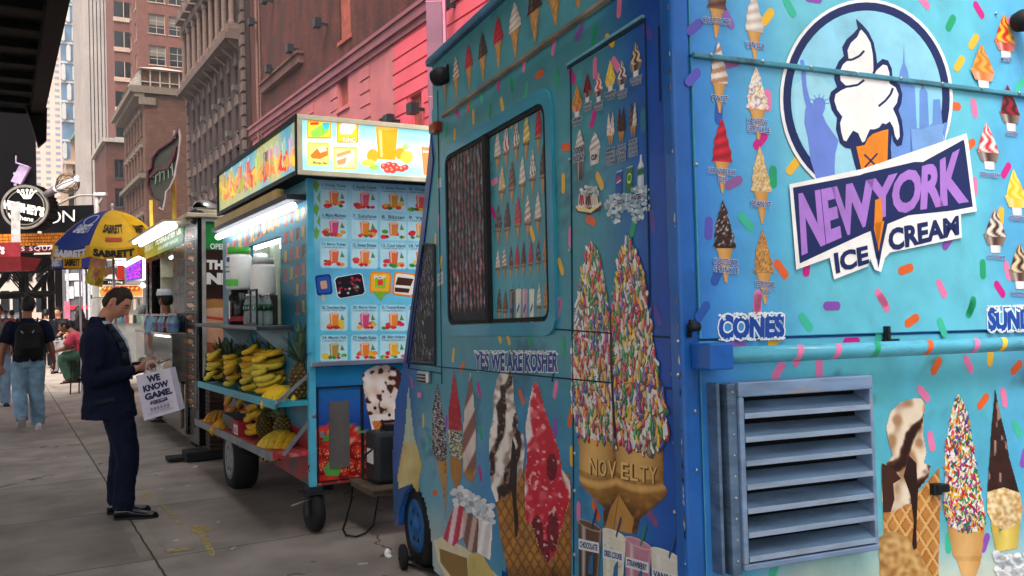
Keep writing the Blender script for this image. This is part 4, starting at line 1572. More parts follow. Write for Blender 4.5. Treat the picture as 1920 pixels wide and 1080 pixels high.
W8 = [(255, 195, 360, 'vanilla'), (291, 165, 350, 'rdrip'), (334, 140, 325, 'drip'), (377, 115, 312, 'yellow'), (427, 82, 290, 'red'),
      (274, 340, 502, 'peanut'), (316, 318, 500, 'choc'), (360, 300, 482, 'vanilla'), (403, 265, 462, 'drip'), (447, 248, 458, 'chocdip'),
      (258, 503, 668, 'darkspk'), (296, 488, 670, 'chocdip'), (341, 468, 656, 'red'), (383, 458, 646, 'twist'), (426, 448, 628, 'vanilla'),
      (257, 692, 815, 'vanilla'), (284, 680, 812, 'twist'), (312, 673, 820, 'darkspk'), (338, 668, 815, 'red'), (365, 660, 812, 'chocdip'), (395, 655, 806, 'red'), (427, 648, 800, 'darkspk'), (456, 640, 790, 'nut'),
      (262, 855, 1000, 'darkspk'), (288, 865, 1000, 'choc'), (431, 835, 985, 'vanilla'), (460, 825, 985, 'nut')]
LABN = ['VANILLA', 'CHERRY DIP', 'CHOCOLATE', 'BANANA', 'STRAWBERRY']
for i, (x, t, bt, k) in enumerate(W8):
 A.place(z8(x, bt), z8(x, t), (30 if i < 15 else 21) / 2.25)
 icecone(A, k, 3, cone_h=.42, nv=16)
 px, py = z8(x, t + (bt - t) * .68)
 A.lab(LABN[i % 5], px, py, 11.5 if i < 15 else 8, 4.6, NAVY, 7, slope=-.42 + py * .0007, outline=None, bold=.02)
for i, (x, c1, c2) in enumerate([(316, '#3a2a26', '#5b4638'), (343, '#d8cfb8', '#e8e2d4'), (370, '#b8889a', '#cfa2b4'), (399, '#e2dac0', '#efe9da')]):
 A.place(z8(x, 1000), z8(x + 1, 850), 24 / 2.25)
 cup(A, lin(c1), lin(c2), 3, straw=lin('#27407c'))
 px, py = z8(x, 960)
 A.line([(-.2, .3), (.2, .5)], .12, lin('#2f5aa8'), 7)
A.usepix()
# right hand panel with its menu
def z9(x, y):
 return 1060 + x / 3, 60 + y / 3
for x, t, bt, k, wd, l1 in [(68, 300, 478, 'caramel', 62, 'CARAMEL'), (126, 232, 395, 'cherry', 52, 'CHERRY'), (189, 222, 392, 'strawberry', 56, 'STRAWBERRY'), (256, 160, 332, 'pineapple', 62, 'PINEAPPLE'),
       (321, 158, 325, 'chocolate', 62, 'CHOCOLATE'), (399, 60, 250, 'nut', 74, 'CHOC NUT')]:
 A.place(z9(x, bt), z9(x, t), wd / 3)
 sundae(A, k, 4)
 cx, cy = z9(x + 2, bt + 12)
 A.lab(l1, cx, cy, wd / 3 * .95, 6.5, NAVY, 8, slope=-.35, outline=lin('#c9d4dc'), bold=.03, ow=.10)
 A.lab('SUNDAE', cx, cy + 8.5, wd / 3 * .8, 6.5, NAVY, 8, slope=-.35, outline=lin('#c9d4dc'), bold=.03, ow=.10)
for x, t, bt, k1, k2, l1 in [(258, 455, 640, 'spk', 'spk', ['RAINBOW', 'SPRINKLE', 'DOUBLE', 'CONE']), (318, 425, 622, 'chocdip', 'chocdip', ['CHOCOLATE', 'DIP', 'DOUBLE', 'CONE']), (384, 400, 592, 'choc', 'vanilla', ['CHOCOLATE', 'VANILLA', 'DOUBLE', 'CONE'])]:
 for dx, k in ((-13, k1), (13, k2)):
  A.place(z9(x + dx * .5, bt), z9(x + dx, t + (0 if dx < 0 else -6)), 28 / 3)
  icecone(A, k, 4 + (dx > 0) * 2, cone_h=.34, nv=20)
 for i, s in enumerate(l1):
  A.lab(s, *z9(x + 2, bt + 22 + i * 25), 16, 6.3, NAVY, 9, slope=-.3, outline=lin('#c9d4dc'), bold=.03, ow=.10)
A.place(z9(83, 832), z9(88, 612), 50 / 3)
cup(A, lin('#2a1c1a'), lin('#a08468'), 4, straw=lin('#38406c'))
A.place(z9(84, 640), z9(84, 550), 56 / 3)
A.grid(lambda y: (-.45 + .38 * y, .45 - .38 * y), lambda q, y: mix(CREAM, lin('#b3a596'), .5 + .5 * math.sin(y * 16 - q * 3)), 8, 6, 10)
A.lab('SODA', *z9(82, 664), 18, 12, NAVY, 9, slope=-.2, outline=lin('#d9dde2'), bold=.04, ow=.07)
A.lab('FLOAT', *z9(82, 710), 20, 12, NAVY, 9, slope=-.2, outline=lin('#d9dde2'), bold=.04, ow=.07)
A.place(z9(167, 745), z9(168, 560), 66 / 3)
A.grid(lambda y: (-.34 - .2 * y, .34 + .2 * y), lambda q, y: mix(CREAM, lin('#a79a8e'), abs(q - .4)), 4, 6, 6, 0, .5)
A.grid(lambda y: (-.5 * (1 - ((y - .45) / .55) ** 1.5), .5 * (1 - ((y - .45) / .55) ** 1.5)), lambda q, y: mix(WHITE, lin('#b3a596'), .5 + .5 * math.sin(y * 30 - q * 3)), 5, 8, 16, .45, 1)
A.lab('CUP', *z9(167, 705), 11, 11, NAVY, 8, slope=-.2, outline=None, bold=.05)
# cans, bottle and ice
for x, t, bt, c in ((302, 780, 915, '#1f58b0'), (361, 756, 905, '#1f7a3c')):
 A.place(z9(x, bt), z9(x + 4, t), 38 / 3)
 A.grid(lambda y: (-.5 + .06 * (y > .93), .5 - .06 * (y > .93)), lambda q, y: mix(lin(c), lin('#c9ced2') if y > .92 else lin('#0c2a50'), 1 if y > .92 else abs(q - .35) * .8), 4, 6, 12)
 A.ell(0, .55, .33, .2, lin('#e6e9ec') if c == '#1f58b0' else lin('#e8e85a'), 5)
 if c == '#1f58b0':
  A.ell(0, .57, .33, .2, lin('#c81e3c'), 6, 12, 0.2, PI + .2)
  A.ell(0, .53, .33, .18, lin('#1a3f9c'), 6, 12, PI + .35, 2 * PI + .1)
 else:
  A.ell(0, .56, .28, .13, lin('#2f8f3c'), 6)
A.place(z9(426, 880), z9(428, 690), 36 / 3)
A.grid(lambda y: (-.5 + .34 * sst(.62, .86, y), .5 - .34 * sst(.62, .86, y)), lambda q, y: lin('#1d6a44') if .42 < y < .6 else mix(lin('#dfe9ee'), lin('#93a8b2'), abs(q - .35) + .1 * random.random()), 4, 6, 14)
ri = random.Random(5)
A.usepix()
for k in range(230):
 x, y = ri.uniform(228, 478), ri.uniform(865, 1075)
 if y > 1040 + 40 * math.sin(x * .05) or y < 935 - (x - 228) * .33:
  continue
 s, a = ri.uniform(9, 18), ri.uniform(0, 6.3)
 g = ri.random()
 c = mix(lin('#e4eef2'), lin('#7fa3b4'), g)
 A.poly([z9(x + s * math.cos(a + t) * r_, y + s * math.sin(a + t) * r_) for t, r_ in ((0, 1), (1.3, .8), (2.7, 1), (4, .7), (5.2, .9))], c, 5 + (k % 3))
A.lab('SODA', *z9(320, 955), 14, 10, NAVY, 9, slope=-.2, outline=lin('#dfe6ea'), bold=.04, ow=.08)
A.lab('WATER', *z9(404, 930), 20, 11, NAVY, 9, slope=-.25, outline=lin('#dfe6ea'), bold=.04, ow=.08)
# banana split
def split(A, zf, cx, cy, sx, sy, l):
 P = lambda pts: [zf(cx + x * sx, cy + y * sy) for x, y in pts]
 A.poly(P([(-1, .55), (-.9, .8), (0, 1), (.9, .7), (1, .35), (.3, .5)]), lin('#3a241c'), l)
 A.poly(P([(-1, .45), (-.7, .3), (.1, .62), (1, .1), (1.05, .3), (.2, .85), (-.8, .72)]), lin('#ecd890'), l + 1)
 for x, c, d in ((-.5, '#e8dcd4', '#b81c34'), (.02, '#caa490', '#4a2820'), (.5, '#efe6da', '#cfc0b2')):
  A.poly(P([(x - .3, .5), (x - .22, -.3), (x, -.6), (x + .22, -.3), (x + .3, .5)]), lin(c), l + 2)
  for dx in (-.16, 0, .15):
   A.poly(P([(x + dx - .06, .4 - abs(dx)), (x + dx * .5 - .05, -.45), (x + dx * .5 + .05, -.45), (x + dx + .06, .35)]), lin(d), l + 3)
 r = random.Random(2)
 for k in range(26):
  a, bq = r.uniform(-.55, .7), r.uniform(-.95, -.35)
  A.poly(P([(a + .16 * math.cos(t), bq + .13 * math.sin(t)) for t in [i * PI / 4 for i in range(8)]]), mix(WHITE, lin('#bfc4c8'), r.random() * .7), l + 4)
split(A, z9, 132, 945, 72, 85, 4)
# YES WE ARE KOSHER
A.text('YES WE ARE KOSHER', [(890, 658), (1048, 659)], [(891, 695), (1047, 698)], lin('#183a86'), 5, .045, 0, lin('#dfe8ee'), .045)
def capsnow(A, tops, l, n=60, seed=1, amp=5):
 r = random.Random(seed)
 for k in range(n):
  q = r.random()
  x = tops[0][0] + (tops[1][0] - tops[0][0]) * q
  y = tops[0][1] + (tops[1][1] - tops[0][1]) * q + r.uniform(-1, amp)
  A.poly([(x + 2.2 * math.cos(t), y + 1.8 * math.sin(t)) for t in [i * PI / 3 for i in range(6)]], lin('#e6edf2'), l)
capsnow(A, [(890, 659), (1048, 660)], 8, 70)
# the big double cone covered in sprinkles
def zA(x, y):
 return 1060 + x / 1.6364, 420 + y / 1.6364
bl = [(80, 50), (97, 88), (118, 150), (133, 260), (148, 420), (158, 560), (155, 662), (90, 662), (34, 640), (20, 520), (24, 380), (34, 250), (50, 150), (68, 85)]
br_ = [(195, 33), (212, 75), (236, 130), (250, 220), (268, 330), (288, 480), (304, 540), (318, 640), (300, 672), (272, 698), (215, 685), (155, 662), (148, 520), (143, 330), (152, 220), (168, 110), (182, 70)]
# wafer cones
wafer = [(40, 630), (155, 655), (300, 668), (302, 800), (314, 815), (310, 838), (285, 858), (262, 878), (228, 905), (220, 952), (160, 942), (118, 925), (120, 872), (84, 838), (50, 800), (42, 778), (46, 760)]
def wfc(px, py):
 x, y = (px - 1060) * 1.6364, (py - 420) * 1.6364
 c0, hw = (98, 62) if x < 158 else (232, 78)
 k = (x - c0) / hw
 c = mix(lin('#e2b268'), lin('#8a5a28'), min(1, abs(k + .15)) ** 2.2)
 lip = 776 + (x - 46) * .10 + 18 * (1 - min(1, k * k))
 if y > lip + 14:
  c = mix(lin('#a8742f'), lin('#5a3412'), sst(lip, lip + 110, y) + .4 * abs(k))
 d = abs(y - lip) / 17
 if d < 1:
  c = mix(lin('#e6b468'), lin('#9a6426'), d * d + .3 * abs(k))
 elif y < lip and d < 1.7:
  c = mix(c, lin('#6a4018'), .5)
 return mix(c, lin('#e0b066'), max(0, nz(x, y, .06)) * .4)
A.paint([zA(*p) for p in wafer], wfc, 3, 2.5)
A.poly([zA(*p) for p in [(165, 830), (212, 905), (205, 950), (122, 935), (140, 870)]], lin('#c08a44'), 4)
A.line([zA(*p) for p in [(165, 832), (150, 938)]], 1.5, lin('#8a5a24'), 5)
for i, ch in enumerate('NOVELTY'):
 x = 78 + i * 29 + (10 if i > 2 else 0)
 y = 720 + i * 4.5
 A.text(ch, [zA(x, y - 2), zA(x + 24, y + 2)], [zA(x, y + 50), zA(x + 24, y + 54)], lin('#7a4e1e'), 4, .04)
 A.text(ch, [zA(x - 2.5, y - 4), zA(x + 21.5, y)], [zA(x - 2.5, y + 48), zA(x + 21.5, y + 52)], lin('#e6bc78'), 6, .01)
rp = random.Random(11)
for pl, ly in ((bl, 5), (br_, 8)):
 pp = [zA(*p) for p in pl]
 A.paint(pp, lambda px, py: mix(lin('#ece5da'), lin('#6d5a4a'), max(0, nz(px, py, .16)) * 1.5), ly, 3)
 A.poly(pp, lin('#cfc4b4'), ly - .4)
 xs, ys = [p[0] for p in pl], [p[1] for p in pl]
 n = 0
 while n < (520 if ly == 5 else 730):
  x, y = rp.uniform(min(xs), max(xs)), rp.uniform(min(ys), max(ys) + 8)
  if not inside(pl, x, y) and not inside(pl, x + rp.uniform(-7, 7), y - rp.uniform(0, 10)):
   continue
  n += 1
  a, bq = A.pix(*zA(x, y))
  ln_, wd_, an_ = rp.uniform(.030, .052), rp.uniform(.0125, .0165), PI / 2 + rp.gauss(0, .55)
  cc = rp.choice(SPK + [WHITE, CREAM])
  l_ = ly + 1 + (n % 3) * .8
  A.capm(a + .003, bq - .004, ln_, wd_, an_, lin('#5c4a40'), l_ - .3, 2)
  A.capm(a, bq, ln_, wd_, an_, cc, l_, 2)
  A.capm(a - .002 * math.sin(an_), bq + .002, ln_ * .6, wd_ * .3, an_, mix(cc, WHITE, .35), l_ + .2, 2)
A.usepix()
A.poly([zA(*p) for p in [(141, 235), (147, 330), (151, 480), (161, 655), (153, 660), (144, 480), (141, 330)]], lin('#32242c'), 14)
# the tall sundaes further forward
def zB(x, y):
 return 780 + x / 2.7, 680 + y / 2.7
def blob(pl, cfn, l, step=2.0, under=None):
 pp = [zB(*p) for p in pl]
 if under:
  A.poly(pp, under, l - .4)
 A.paint(pp, lambda px, py: cfn((px - 780) * 2.7, (py - 680) * 2.7), l, step)
def waf(x, y):
 c = mix(lin('#c48a3e'), lin('#9a6428'), .5 + .5 * nz(x, y, .02))
 g = (x * .8 + y * .45) % 34, (x * .8 - y * .45) % 34
 if g[0] < 9 or g[1] < 9:
  c = mix(c, lin('#6e4218'), .75)
 return mix(c, lin('#3c2410'), sst(980, 1080, y) * .5)
blob([(405, 700), (470, 640), (560, 530), (580, 600), (590, 780), (640, 950), (690, 1000), (720, 1082), (470, 1082), (428, 880)], waf, 3, 2.2, lin('#9a6428'))
blob([(725, 560), (775, 560), (788, 640), (786, 1082), (690, 1082), (700, 900)], waf, 3, 2.2, lin('#7a4e20'))
def swirlc(x, y):
 v = math.sin(x * .055 + y * .012 + 2.2 * nz(x, y, .011)) + .7 * nz(x, y, .02)
 c = mix(CREAM, lin('#a08676'), sst(-.3, .5, nz(x, y, .03) + .3 * math.sin(x * .09 + y * .02)))
 c = mix(c, DCHOC, sst(.25, .5, v))
 if v > .62 and nz(x + 40, y, .06) > .25:
  c = mix(c, lin('#a88470'), .6)
 return c
blob([(455, 18), (475, 40), (492, 75), (496, 190), (518, 290), (512, 335), (545, 365), (552, 440), (540, 560), (500, 640), (440, 690), (408, 705), (385, 640), (372, 470), (374, 360), (392, 280), (396, 160), (415, 80), (435, 35)], swirlc, 4, 2.0, CREAM)
A.poly([zB(*p) for p in [(490, 380), (505, 420), (515, 520), (510, 700), (522, 800), (515, 880), (505, 880), (500, 800), (492, 700), (478, 560)]], DCHOC, 6)
def strawc(x, y):
 cx = 625 + (y - 95) * .06
 e = abs(x - cx) / (40 + (y - 95) * .16)
 c = mix(lin('#c81e34'), lin('#e05a68'), sst(.1, .5, nz(x, y, .025)))
 c = mix(c, lin('#efe0da'), sst(.75, .95, e + .35 * nz(x, y, .018)))
 for sx, sy, r1, r2 in ((690, 530, 28, 70), (615, 870, 32, 100), (695, 850, 30, 110), (655, 960, 26, 60)):
  if ((x - sx) / r1) ** 2 + ((y - sy) / r2) ** 2 < 1:
   c = mix(lin('#6a0f22'), lin('#a01a30'), max(0, nz(x, y, .06)))
 if nz(x, y + 90, .05) > .42:
  c = mix(c, lin('#f4c8c8'), .7)
 return c
blob([(610, 92), (625, 120), (650, 225), (690, 340), (722, 430), (742, 540), (782, 600), (784, 680), (752, 800), (725, 880), (712, 960), (672, 1018), (630, 950), (588, 820), (560, 800), (553, 640), (566, 440), (556, 330), (578, 190), (595, 115)], strawc, 5, 2.0, lin('#d9c8c4'))
# three slim cones
def slim(pl, cfn, l):
 blob(pl, cfn, l, 1.8, None)
rq = random.Random(4)
slim([(112, 100), (128, 180), (150, 330), (160, 480), (152, 510), (140, 800), (148, 500), (98, 495), (84, 430), (84, 250), (98, 150)], lambda x, y: lin('#1d1516') if rq.random() < .6 else mix(lin('#6d5f60'), lin('#d9d4d2'), rq.random()), 4)
A.poly([zB(*p) for p in [(104, 495), (160, 500), (156, 640), (152, 790), (143, 700), (128, 610)]], lin('#b98a48'), 3)
slim([(193, 38), (205, 100), (228, 260), (234, 345), (166, 340), (166, 240), (182, 120)], lambda x, y: mix(lin('#a8182c'), lin('#d8485a'), max(0, nz(x, y, .04))), 4)
slim([(166, 340), (234, 345), (238, 480), (222, 490), (170, 460)], lambda x, y: random.choice([lin('#1a1416'), lin('#cfc4bc'), lin('#3a9a6a'), lin('#d8b23c'), lin('#20283c'), lin('#c8ccd4')]), 5)
A.poly([zB(*p) for p in [(172, 470), (236, 485), (228, 590), (205, 650), (178, 570)]], lin('#a9763a'), 3)
slim([(278, 48), (290, 140), (302, 300), (306, 560), (280, 612), (242, 560), (236, 430), (246, 250), (264, 120)],
     lambda x, y: mix(mix(lin('#d8c6bc'), lin('#8a5a50'), sst(-.2, .3, math.sin((x + y * .5) * .06))), TAN2, sst(520, 580, y)), 4)
# the split at the bottom front
rb = random.Random(8)
A.poly([zB(*p) for p in [(90, 900), (135, 880), (240, 930), (330, 1000), (420, 1082), (150, 1082), (110, 1000)]], lin('#d8cba8'), 3)
A.poly([zB(*p) for p in [(120, 940), (260, 990), (265, 1082), (180, 1082), (125, 1010)]], lin('#8a6a34'), 4)
A.poly([zB(*p) for p in [(268, 970), (330, 960), (390, 1060), (400, 1082), (262, 1082)]], lin('#c9b468'), 4)
for pl, c1, c2 in (([(205, 700), (245, 740), (240, 880), (190, 930), (140, 890), (170, 790)], '#c03048', '#e8ccd0'), ([(245, 740), (320, 800), (310, 960), (262, 950), (238, 880)], '#7a5248', '#c9a8a0'), ([(320, 790), (390, 780), (385, 900), (378, 1000), (312, 960)], '#d8cfca', '#f0ece8')):
 blob(pl, lambda x, y: mix(lin(c1), lin(c2), sst(-.1, .4, math.sin(x * .12 + y * .02))), 5, 2, lin(c1))
for k in range(110):
 t = rb.random()
 x, y = 205 + t * 180 + rb.uniform(-25, 25), 660 + t * 100 + rb.uniform(-35, 50)
 A.poly([zB(x + 17 * math.cos(a), y + 14 * math.sin(a)) for a in [i * PI / 4 for i in range(8)]], mix(WHITE, lin('#a9bccb'), rb.random() * .75), 7 + (k % 4) * .5)
# pale yellow cone on the front door
A.paint([z7(x, y) for x, y in [(137, 330), (146, 420), (160, 540), (178, 600), (190, 650), (180, 700), (175, 760), (150, 720), (100, 740), (95, 690), (110, 600), (124, 520)]],
  lambda px, py: mix(lin('#b8983c'), lin('#d8c890'), .5 + .6 * nz(px, py, .04)) if py > 830 else mix(lin('#c9c6a0'), lin('#8fb6a8'), .4 + .6 * nz(px, py, .05)), 3, 2)
# shakes at the bottom
for (x, t, bt, w_, c1, c2, st, lb, ls) in [(75, 898, 1160, 76, '#2c1c18', '#6a4a34', '#1f2f60', 'CHOCOLATE', .22), (150, 925, 1190, 76, '#cfc6a8', '#e6e0cc', '#1f3f80', 'OREO COOKIE', .26), (224, 950, 1230, 86, '#a8667a', '#c88a9c', '#2a8a5c', 'STRAWBERRY', .28), (310, 985, 1270, 100, '#c9c2b0', '#e4dfd2', '#2a5a9c', 'VANILLA', .3)]:
 A.place(zA(x - 4, bt), zA(x + 3, t), w_ / 1.6364)
 cup(A, lin(c1), lin(c2), 9, straw=lin(st))
 if lb.startswith('O'):
  for k in range(26):
   A.ell(random.uniform(-.36, .36), random.uniform(.05, .85), .02, .006, lin('#3a302a'), 13, 5)
 cx, cy = zA(x + 1, t + (bt - t) * .34)
 A.usepix()
 ww = w_ / 1.6364 * .82
 A.poly([(cx - ww / 2, cy - 10 - ls * ww / 2), (cx + ww / 2, cy - 10 + ls * ww / 2), (cx + ww / 2, cy + 10 + ls * ww / 2), (cx - ww / 2, cy + 10 - ls * ww / 2)], lin('#e2e4e8'), 13)
 A.lab(lb, cx, cy, ww * .88, 12, lin('#1c2f6c'), 14, slope=ls, bold=.03)
 A.poly([zA(x + 4, t + 125), zA(x + 16, t + 105), zA(x + 14, t + 175), zA(x - 2, t + 175)], lin('#2a6a9c'), 13)
A.build('side_wrap', M_PRINT, truck)
# seams, panel edges, hinges and bolts on the side
b = MB()
def seam(p0, p1, wd=.006, d=.0045, face='u'):
 h0, h1 = TF.hit(*p0, face, 0), TF.hit(*p1, face, 0)
 dv = (h1 - h0)
 n_ = Vector((1, 0, 0)) if face == 'u' else Vector((0, 1, 0))
 pr = dv.normalized().cross(n_) * wd / 2
 b.obox((h0 + h1) / 2 - n_ * d, dv / 2, pr, n_ * .0022)
seam((818, 687), (1272, 729))
seam((1040, 617), (1276, 634))
seam((1072, 125), (1075, 640))
seam((1066, 128), (1212, 37), .012)
seam((1212, 37), (1222, 630))
seam((822, 170), (830, 720))
seam((1037, 716), (1040, 700))
seam((1076, 640), (1078, 1078), .004)
seam((1237, 50), (1240, 190), .004)
seam((765, 690), (828, 700), .006)
b.build('panel_seams', mat('seam_dark', '#163246', .7, var=.2), truck)  # thin dark lines along the panel grooves
b = MB()
for p0, p1 in (((1068, 124), (1211, 33)),):
 h0, h1 = TF.hit(*p0, 'u', 0), TF.hit(*p1, 'u', 0)
 b.obox((h0 + h1) / 2 + Vector((-.008, 0, .004)), (h1 - h0) / 2, (0, 0, .005), (.006, 0, 0))
b.build('panel_lip', mat('lip_paint', '#6fb0c4', .35, coat=.2), truck)
b = MB()
for px, py in ((1263, 640), (1264, 702), (1262, 100), (1264, 320), (1268, 830), (1080, 850), (1080, 920), (1080, 1040), (1268, 960), (1258, 470), (1070, 470), (1070, 300), (1082, 720)):
 h = TF.hit(px, py, 'u', 0)
 b.sph((-.006, h.y, h.z), .005, .008, .008, 8, 5)
b.build('side_bolts', M_STEEL, truck, smooth=True)
# door window: broken reflections behind glass, navy windscreen pillar
pil = [(811, 250), (815, 300), (812, 330), (790, 520), (768, 690), (758, 690), (776, 560), (793, 430), (806, 300)]
b = MB()
b.prism([(-.012, *tu(*p)) for p in pil], (.010, 0, 0))
recalc(b.build('windscreen_pillar', M_NAVYP, truck))
gl = [(797, 460), (816, 462), (817, 680), (770, 676), (780, 580)]
D = Art(TF, 'u', -.006)
D.usepix()
D.poly(gl, lin('#10131a'), 0)
rg_ = random.Random(6)
for k in range(520):
 x, y = rg_.uniform(770, 817), rg_.uniform(455, 690)
 if inside(gl, x, y) and not (x > 798 and 595 < y < 650):
  a, bq = D.pix(x, y)
  D.capm(a, bq, rg_.uniform(.02, .045), rg_.uniform(.005, .009), PI / 2 + rg_.uniform(-.7, .7), mix(lin('#2a2428'), rg_.choice([lin('#b99aa4'), lin('#8f8a92'), lin('#d8d4da'), lin('#7c6468')]), rg_.random() * .9), 1 + (k % 4) * .5, 2)
D.build('door_window', mat('window_film', attr=True), truck)
dw = MB()
hp = [tu(797, 458), tu(818, 460), tu(819, 684), tu(767, 680), tu(779, 580)]
for (a, b0), (c, d) in zip(hp, hp[1:] + hp[:1]):
 dw.tube([(-.010, a, b0), (-.010, c, d)], .008, 5)
dw.build('door_window_frame', M_DARKM, truck)
h = TF.hit(801, 707, 'u', 0)
b = MB()
b.box(-.035, -.004, h.y - .09, h.y + .09, h.z - .035, h.z + .035)
hb = b.build('door_handle', M_STEEL, truck, bevel=.01)
b = MB()
for k in range(3):
 b.box(-.038, -.034, h.y - .07, h.y + .07, h.z - .026 + k * .018, h.z - .018 + k * .018)
b.build('handle_slot', M_BLACK, hb)
h = TF.hit(824, 400, 'u', 0)
D = Art(TF, 'u', -.004)
D.usepix()
D.poly([(821, 335), (829, 332), (829, 350), (821, 353)], lin('#b9c4c8'), 1)
D.poly([(820, 515), (831, 508), (831, 532), (820, 537)], lin('#b9c4c8'), 1)
D.lab('DO NOT', 825.5, 519, 8, 4, NAVY, 2, slope=-.5)
D.lab('LEAN', 825.5, 526, 7, 4, NAVY, 2, slope=-.5)
D.build('door_stickers', M_PRINT, truck)
# lamps on the front corner of the roof
h = TF.hit(821, 143, 'u', -.06)
b = MB()
b.lathe((-.05, h.y, h.z), [(.015, -.05), (.042, -.035), (.05, 0), (.044, .035), (.02, .045)], 16, (0.5, -.8, .1))
b.tube([(-.04, h.y, h.z), (.02, h.y, h.z + .08)], .015)
b.build('floodlight', M_BLACK, truck, smooth=True)
h = TF.hit(818, 240, 'u', -.02)
b = MB()
b.box(-.05, 0, h.y - .05, h.y + .05, h.z - .03, h.z + .03)
b.build('marker_lamp', mat('amber_lens', '#8a2f14', .3, coat=.4), truck, bevel=.012)
# ---------------------------------------------------------------- rear of the truck
b = MB()
M_CP = (mat('corner_paint', '#1c5fae', .35, var=.2, scale=5, dirt='#20384e', dscale=3, damt=.6, coat=.2))
for x0, x1 in ((-.014, .055), (TW - .055, TW + .014)):
 MB().box(x0, x1, -.014, .05, ZB, TZ - .01).build('corner_post', M_CP, truck, bevel=.012)
ch = MB()
rc = random.Random(41)
for k in range(60):
 z = rc.choice([rc.uniform(ZB, 1.4), rc.uniform(ZB, TZ)])
 h_, w_ = rc.uniform(.004, .035) ** 1.0, rc.uniform(.002, .006)
 ch.add([(-.0149, -.004 - w_ * rc.random(), z), (-.0149, -.004 + w_, z + h_ * .3), (-.0149, -.003, z + h_), (-.0149, -.008, z + h_ * .6)], [(0, 1, 2, 3)], lin(rc.choice(['#b8b0a4', '#8c7a68', '#c8c4bc', '#16283c'])))
ch.build('paint_chips', mat('chip_primer', attr=True, rough=.7), truck)
zs1 = (tv(1291, 108)[1] + tv(1900, 182)[1]) / 2
zs0 = (tv(1300, 637)[1] + tv(1900, 616)[1]) / 2
b = MB()
b.box(.058, TW - .058, -.012, -.001, zs1 + .006, TZ - .015)
b.box(.058, TW - .058, -.016, -.001, zs0, zs1)
b.box(.058, TW - .058, -.008, -.001, ZB + .02, zs0 - .008)
b.build('rear_panels', mat('cyan_paint', '#58b4cc', .4, var=.15), truck, bevel=.003)
def rbg(a, z):
 c = lin('#64bed2')
 c = mix(c, lin('#84ccda'), sst(-.1, .5, nz(a, z, 1.3)) * .5)
 c = mix(c, lin('#4fb6b4'), sst(1.42, 1.25, z) * .5)
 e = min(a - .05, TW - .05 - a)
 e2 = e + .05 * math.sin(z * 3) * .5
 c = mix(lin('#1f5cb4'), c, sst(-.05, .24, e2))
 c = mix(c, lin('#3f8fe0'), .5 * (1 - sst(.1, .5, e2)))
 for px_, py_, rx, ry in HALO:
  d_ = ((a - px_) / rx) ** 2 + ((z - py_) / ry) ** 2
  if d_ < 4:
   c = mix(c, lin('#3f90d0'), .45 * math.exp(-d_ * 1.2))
 if z < .85:
  c = mix(c, lin('#d9d2b8'), sst(.85, .55, z + .12 * nz(a, z, 3)) * sst(.15, .4, e) * .75)
 # scuffed and stained zone under the rail
 if 1.0 < z < 1.4:
  n = nz(a * 1.0, z * 2.2, 6) + .6 * nz(a, z, 23)
  c = mix(c, lin('#46504a'), sst(.28, .75, n) * sst(1.05, 1.25, z) * .7)
 return c
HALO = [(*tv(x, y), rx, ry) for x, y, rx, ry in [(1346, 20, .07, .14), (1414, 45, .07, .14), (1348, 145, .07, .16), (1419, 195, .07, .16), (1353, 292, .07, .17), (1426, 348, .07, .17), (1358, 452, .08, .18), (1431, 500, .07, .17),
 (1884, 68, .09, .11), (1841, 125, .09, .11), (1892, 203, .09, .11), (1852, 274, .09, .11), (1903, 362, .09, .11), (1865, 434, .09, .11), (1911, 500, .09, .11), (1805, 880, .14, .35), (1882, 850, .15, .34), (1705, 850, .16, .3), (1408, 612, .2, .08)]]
G = Art(TF, 'v', -.0175)
sheet(G, [(.06, zs1 - .003), (TW - .06, zs1 - .003), (TW - .06, zs0 + .003), (.06, zs0 + .003)], rbg, 0, .03)
G2 = Art(TF, 'v', -.0135)
sheet(G2, [(.06, TZ - .02), (TW - .06, TZ - .02), (TW - .06, zs1 + .01), (.06, zs1 + .01)], rbg, 0, .03)
G3 = Art(TF, 'v', -.0095)
sheet(G3, [(.06, zs0 - .012), (TW - .06, zs0 - .012), (TW - .06, ZB + .025), (.06, ZB + .025)], rbg, 0, .03)
def z2(x, y):
 return 1240 + x / 1.862, y / 1.862
def z3(x, y):
 return 1240 + x / 2.076, 560 + y / 2.076
rs = random.Random(21)
Q2 = [(115, 95, 'v', 40), (232, 65, 'p', -60), (370, 60, 'y', 50), (447, 25, 't', -55), (915, 5, 'p', -40), (1108, 35, 'm', -50), (1010, 80, 'g', 55), (1090, 145, 'y', 50), (1040, 222, 'y', 50), (915, 130, 't', -60), (240, 222, 'o', 15), (370, 350, 'p', 88),
      (345, 492, 'm', 45), (390, 618, 'g', 88), (460, 580, 'y', 45), (252, 638, 'o', 25), (295, 775, 't', -45), (165, 797, 'v', 85), (418, 940, 'o', -50), (507, 928, 'm', 80), (335, 1050, 'p', 80), (595, 1068, 'v', 0), (768, 1040, 'p', -50), (853, 940, 'o', 15),
      (978, 1008, 'p', -60), (1083, 1068, 'g', 65), (1000, 845, 'v', 45), (1122, 940, 'g', 88), (1181, 1010, 'm', -50), (1208, 945, 'p', -75), (1092, 652, 'p', 85), (1203, 595, 'm', 50), (1075, 508, 'o', 35), (1020, 370, 'o', 0), (1092, 378, 'p', -80), (1185, 755, 'y', 80),
      (110, 270, 'v', 45), (200, 395, 'd', 85), (195, 960, 'd', 60), (1250, 300, 't', 50), (1225, 70, 'p', 20), (530, -5, 'v', 0)]
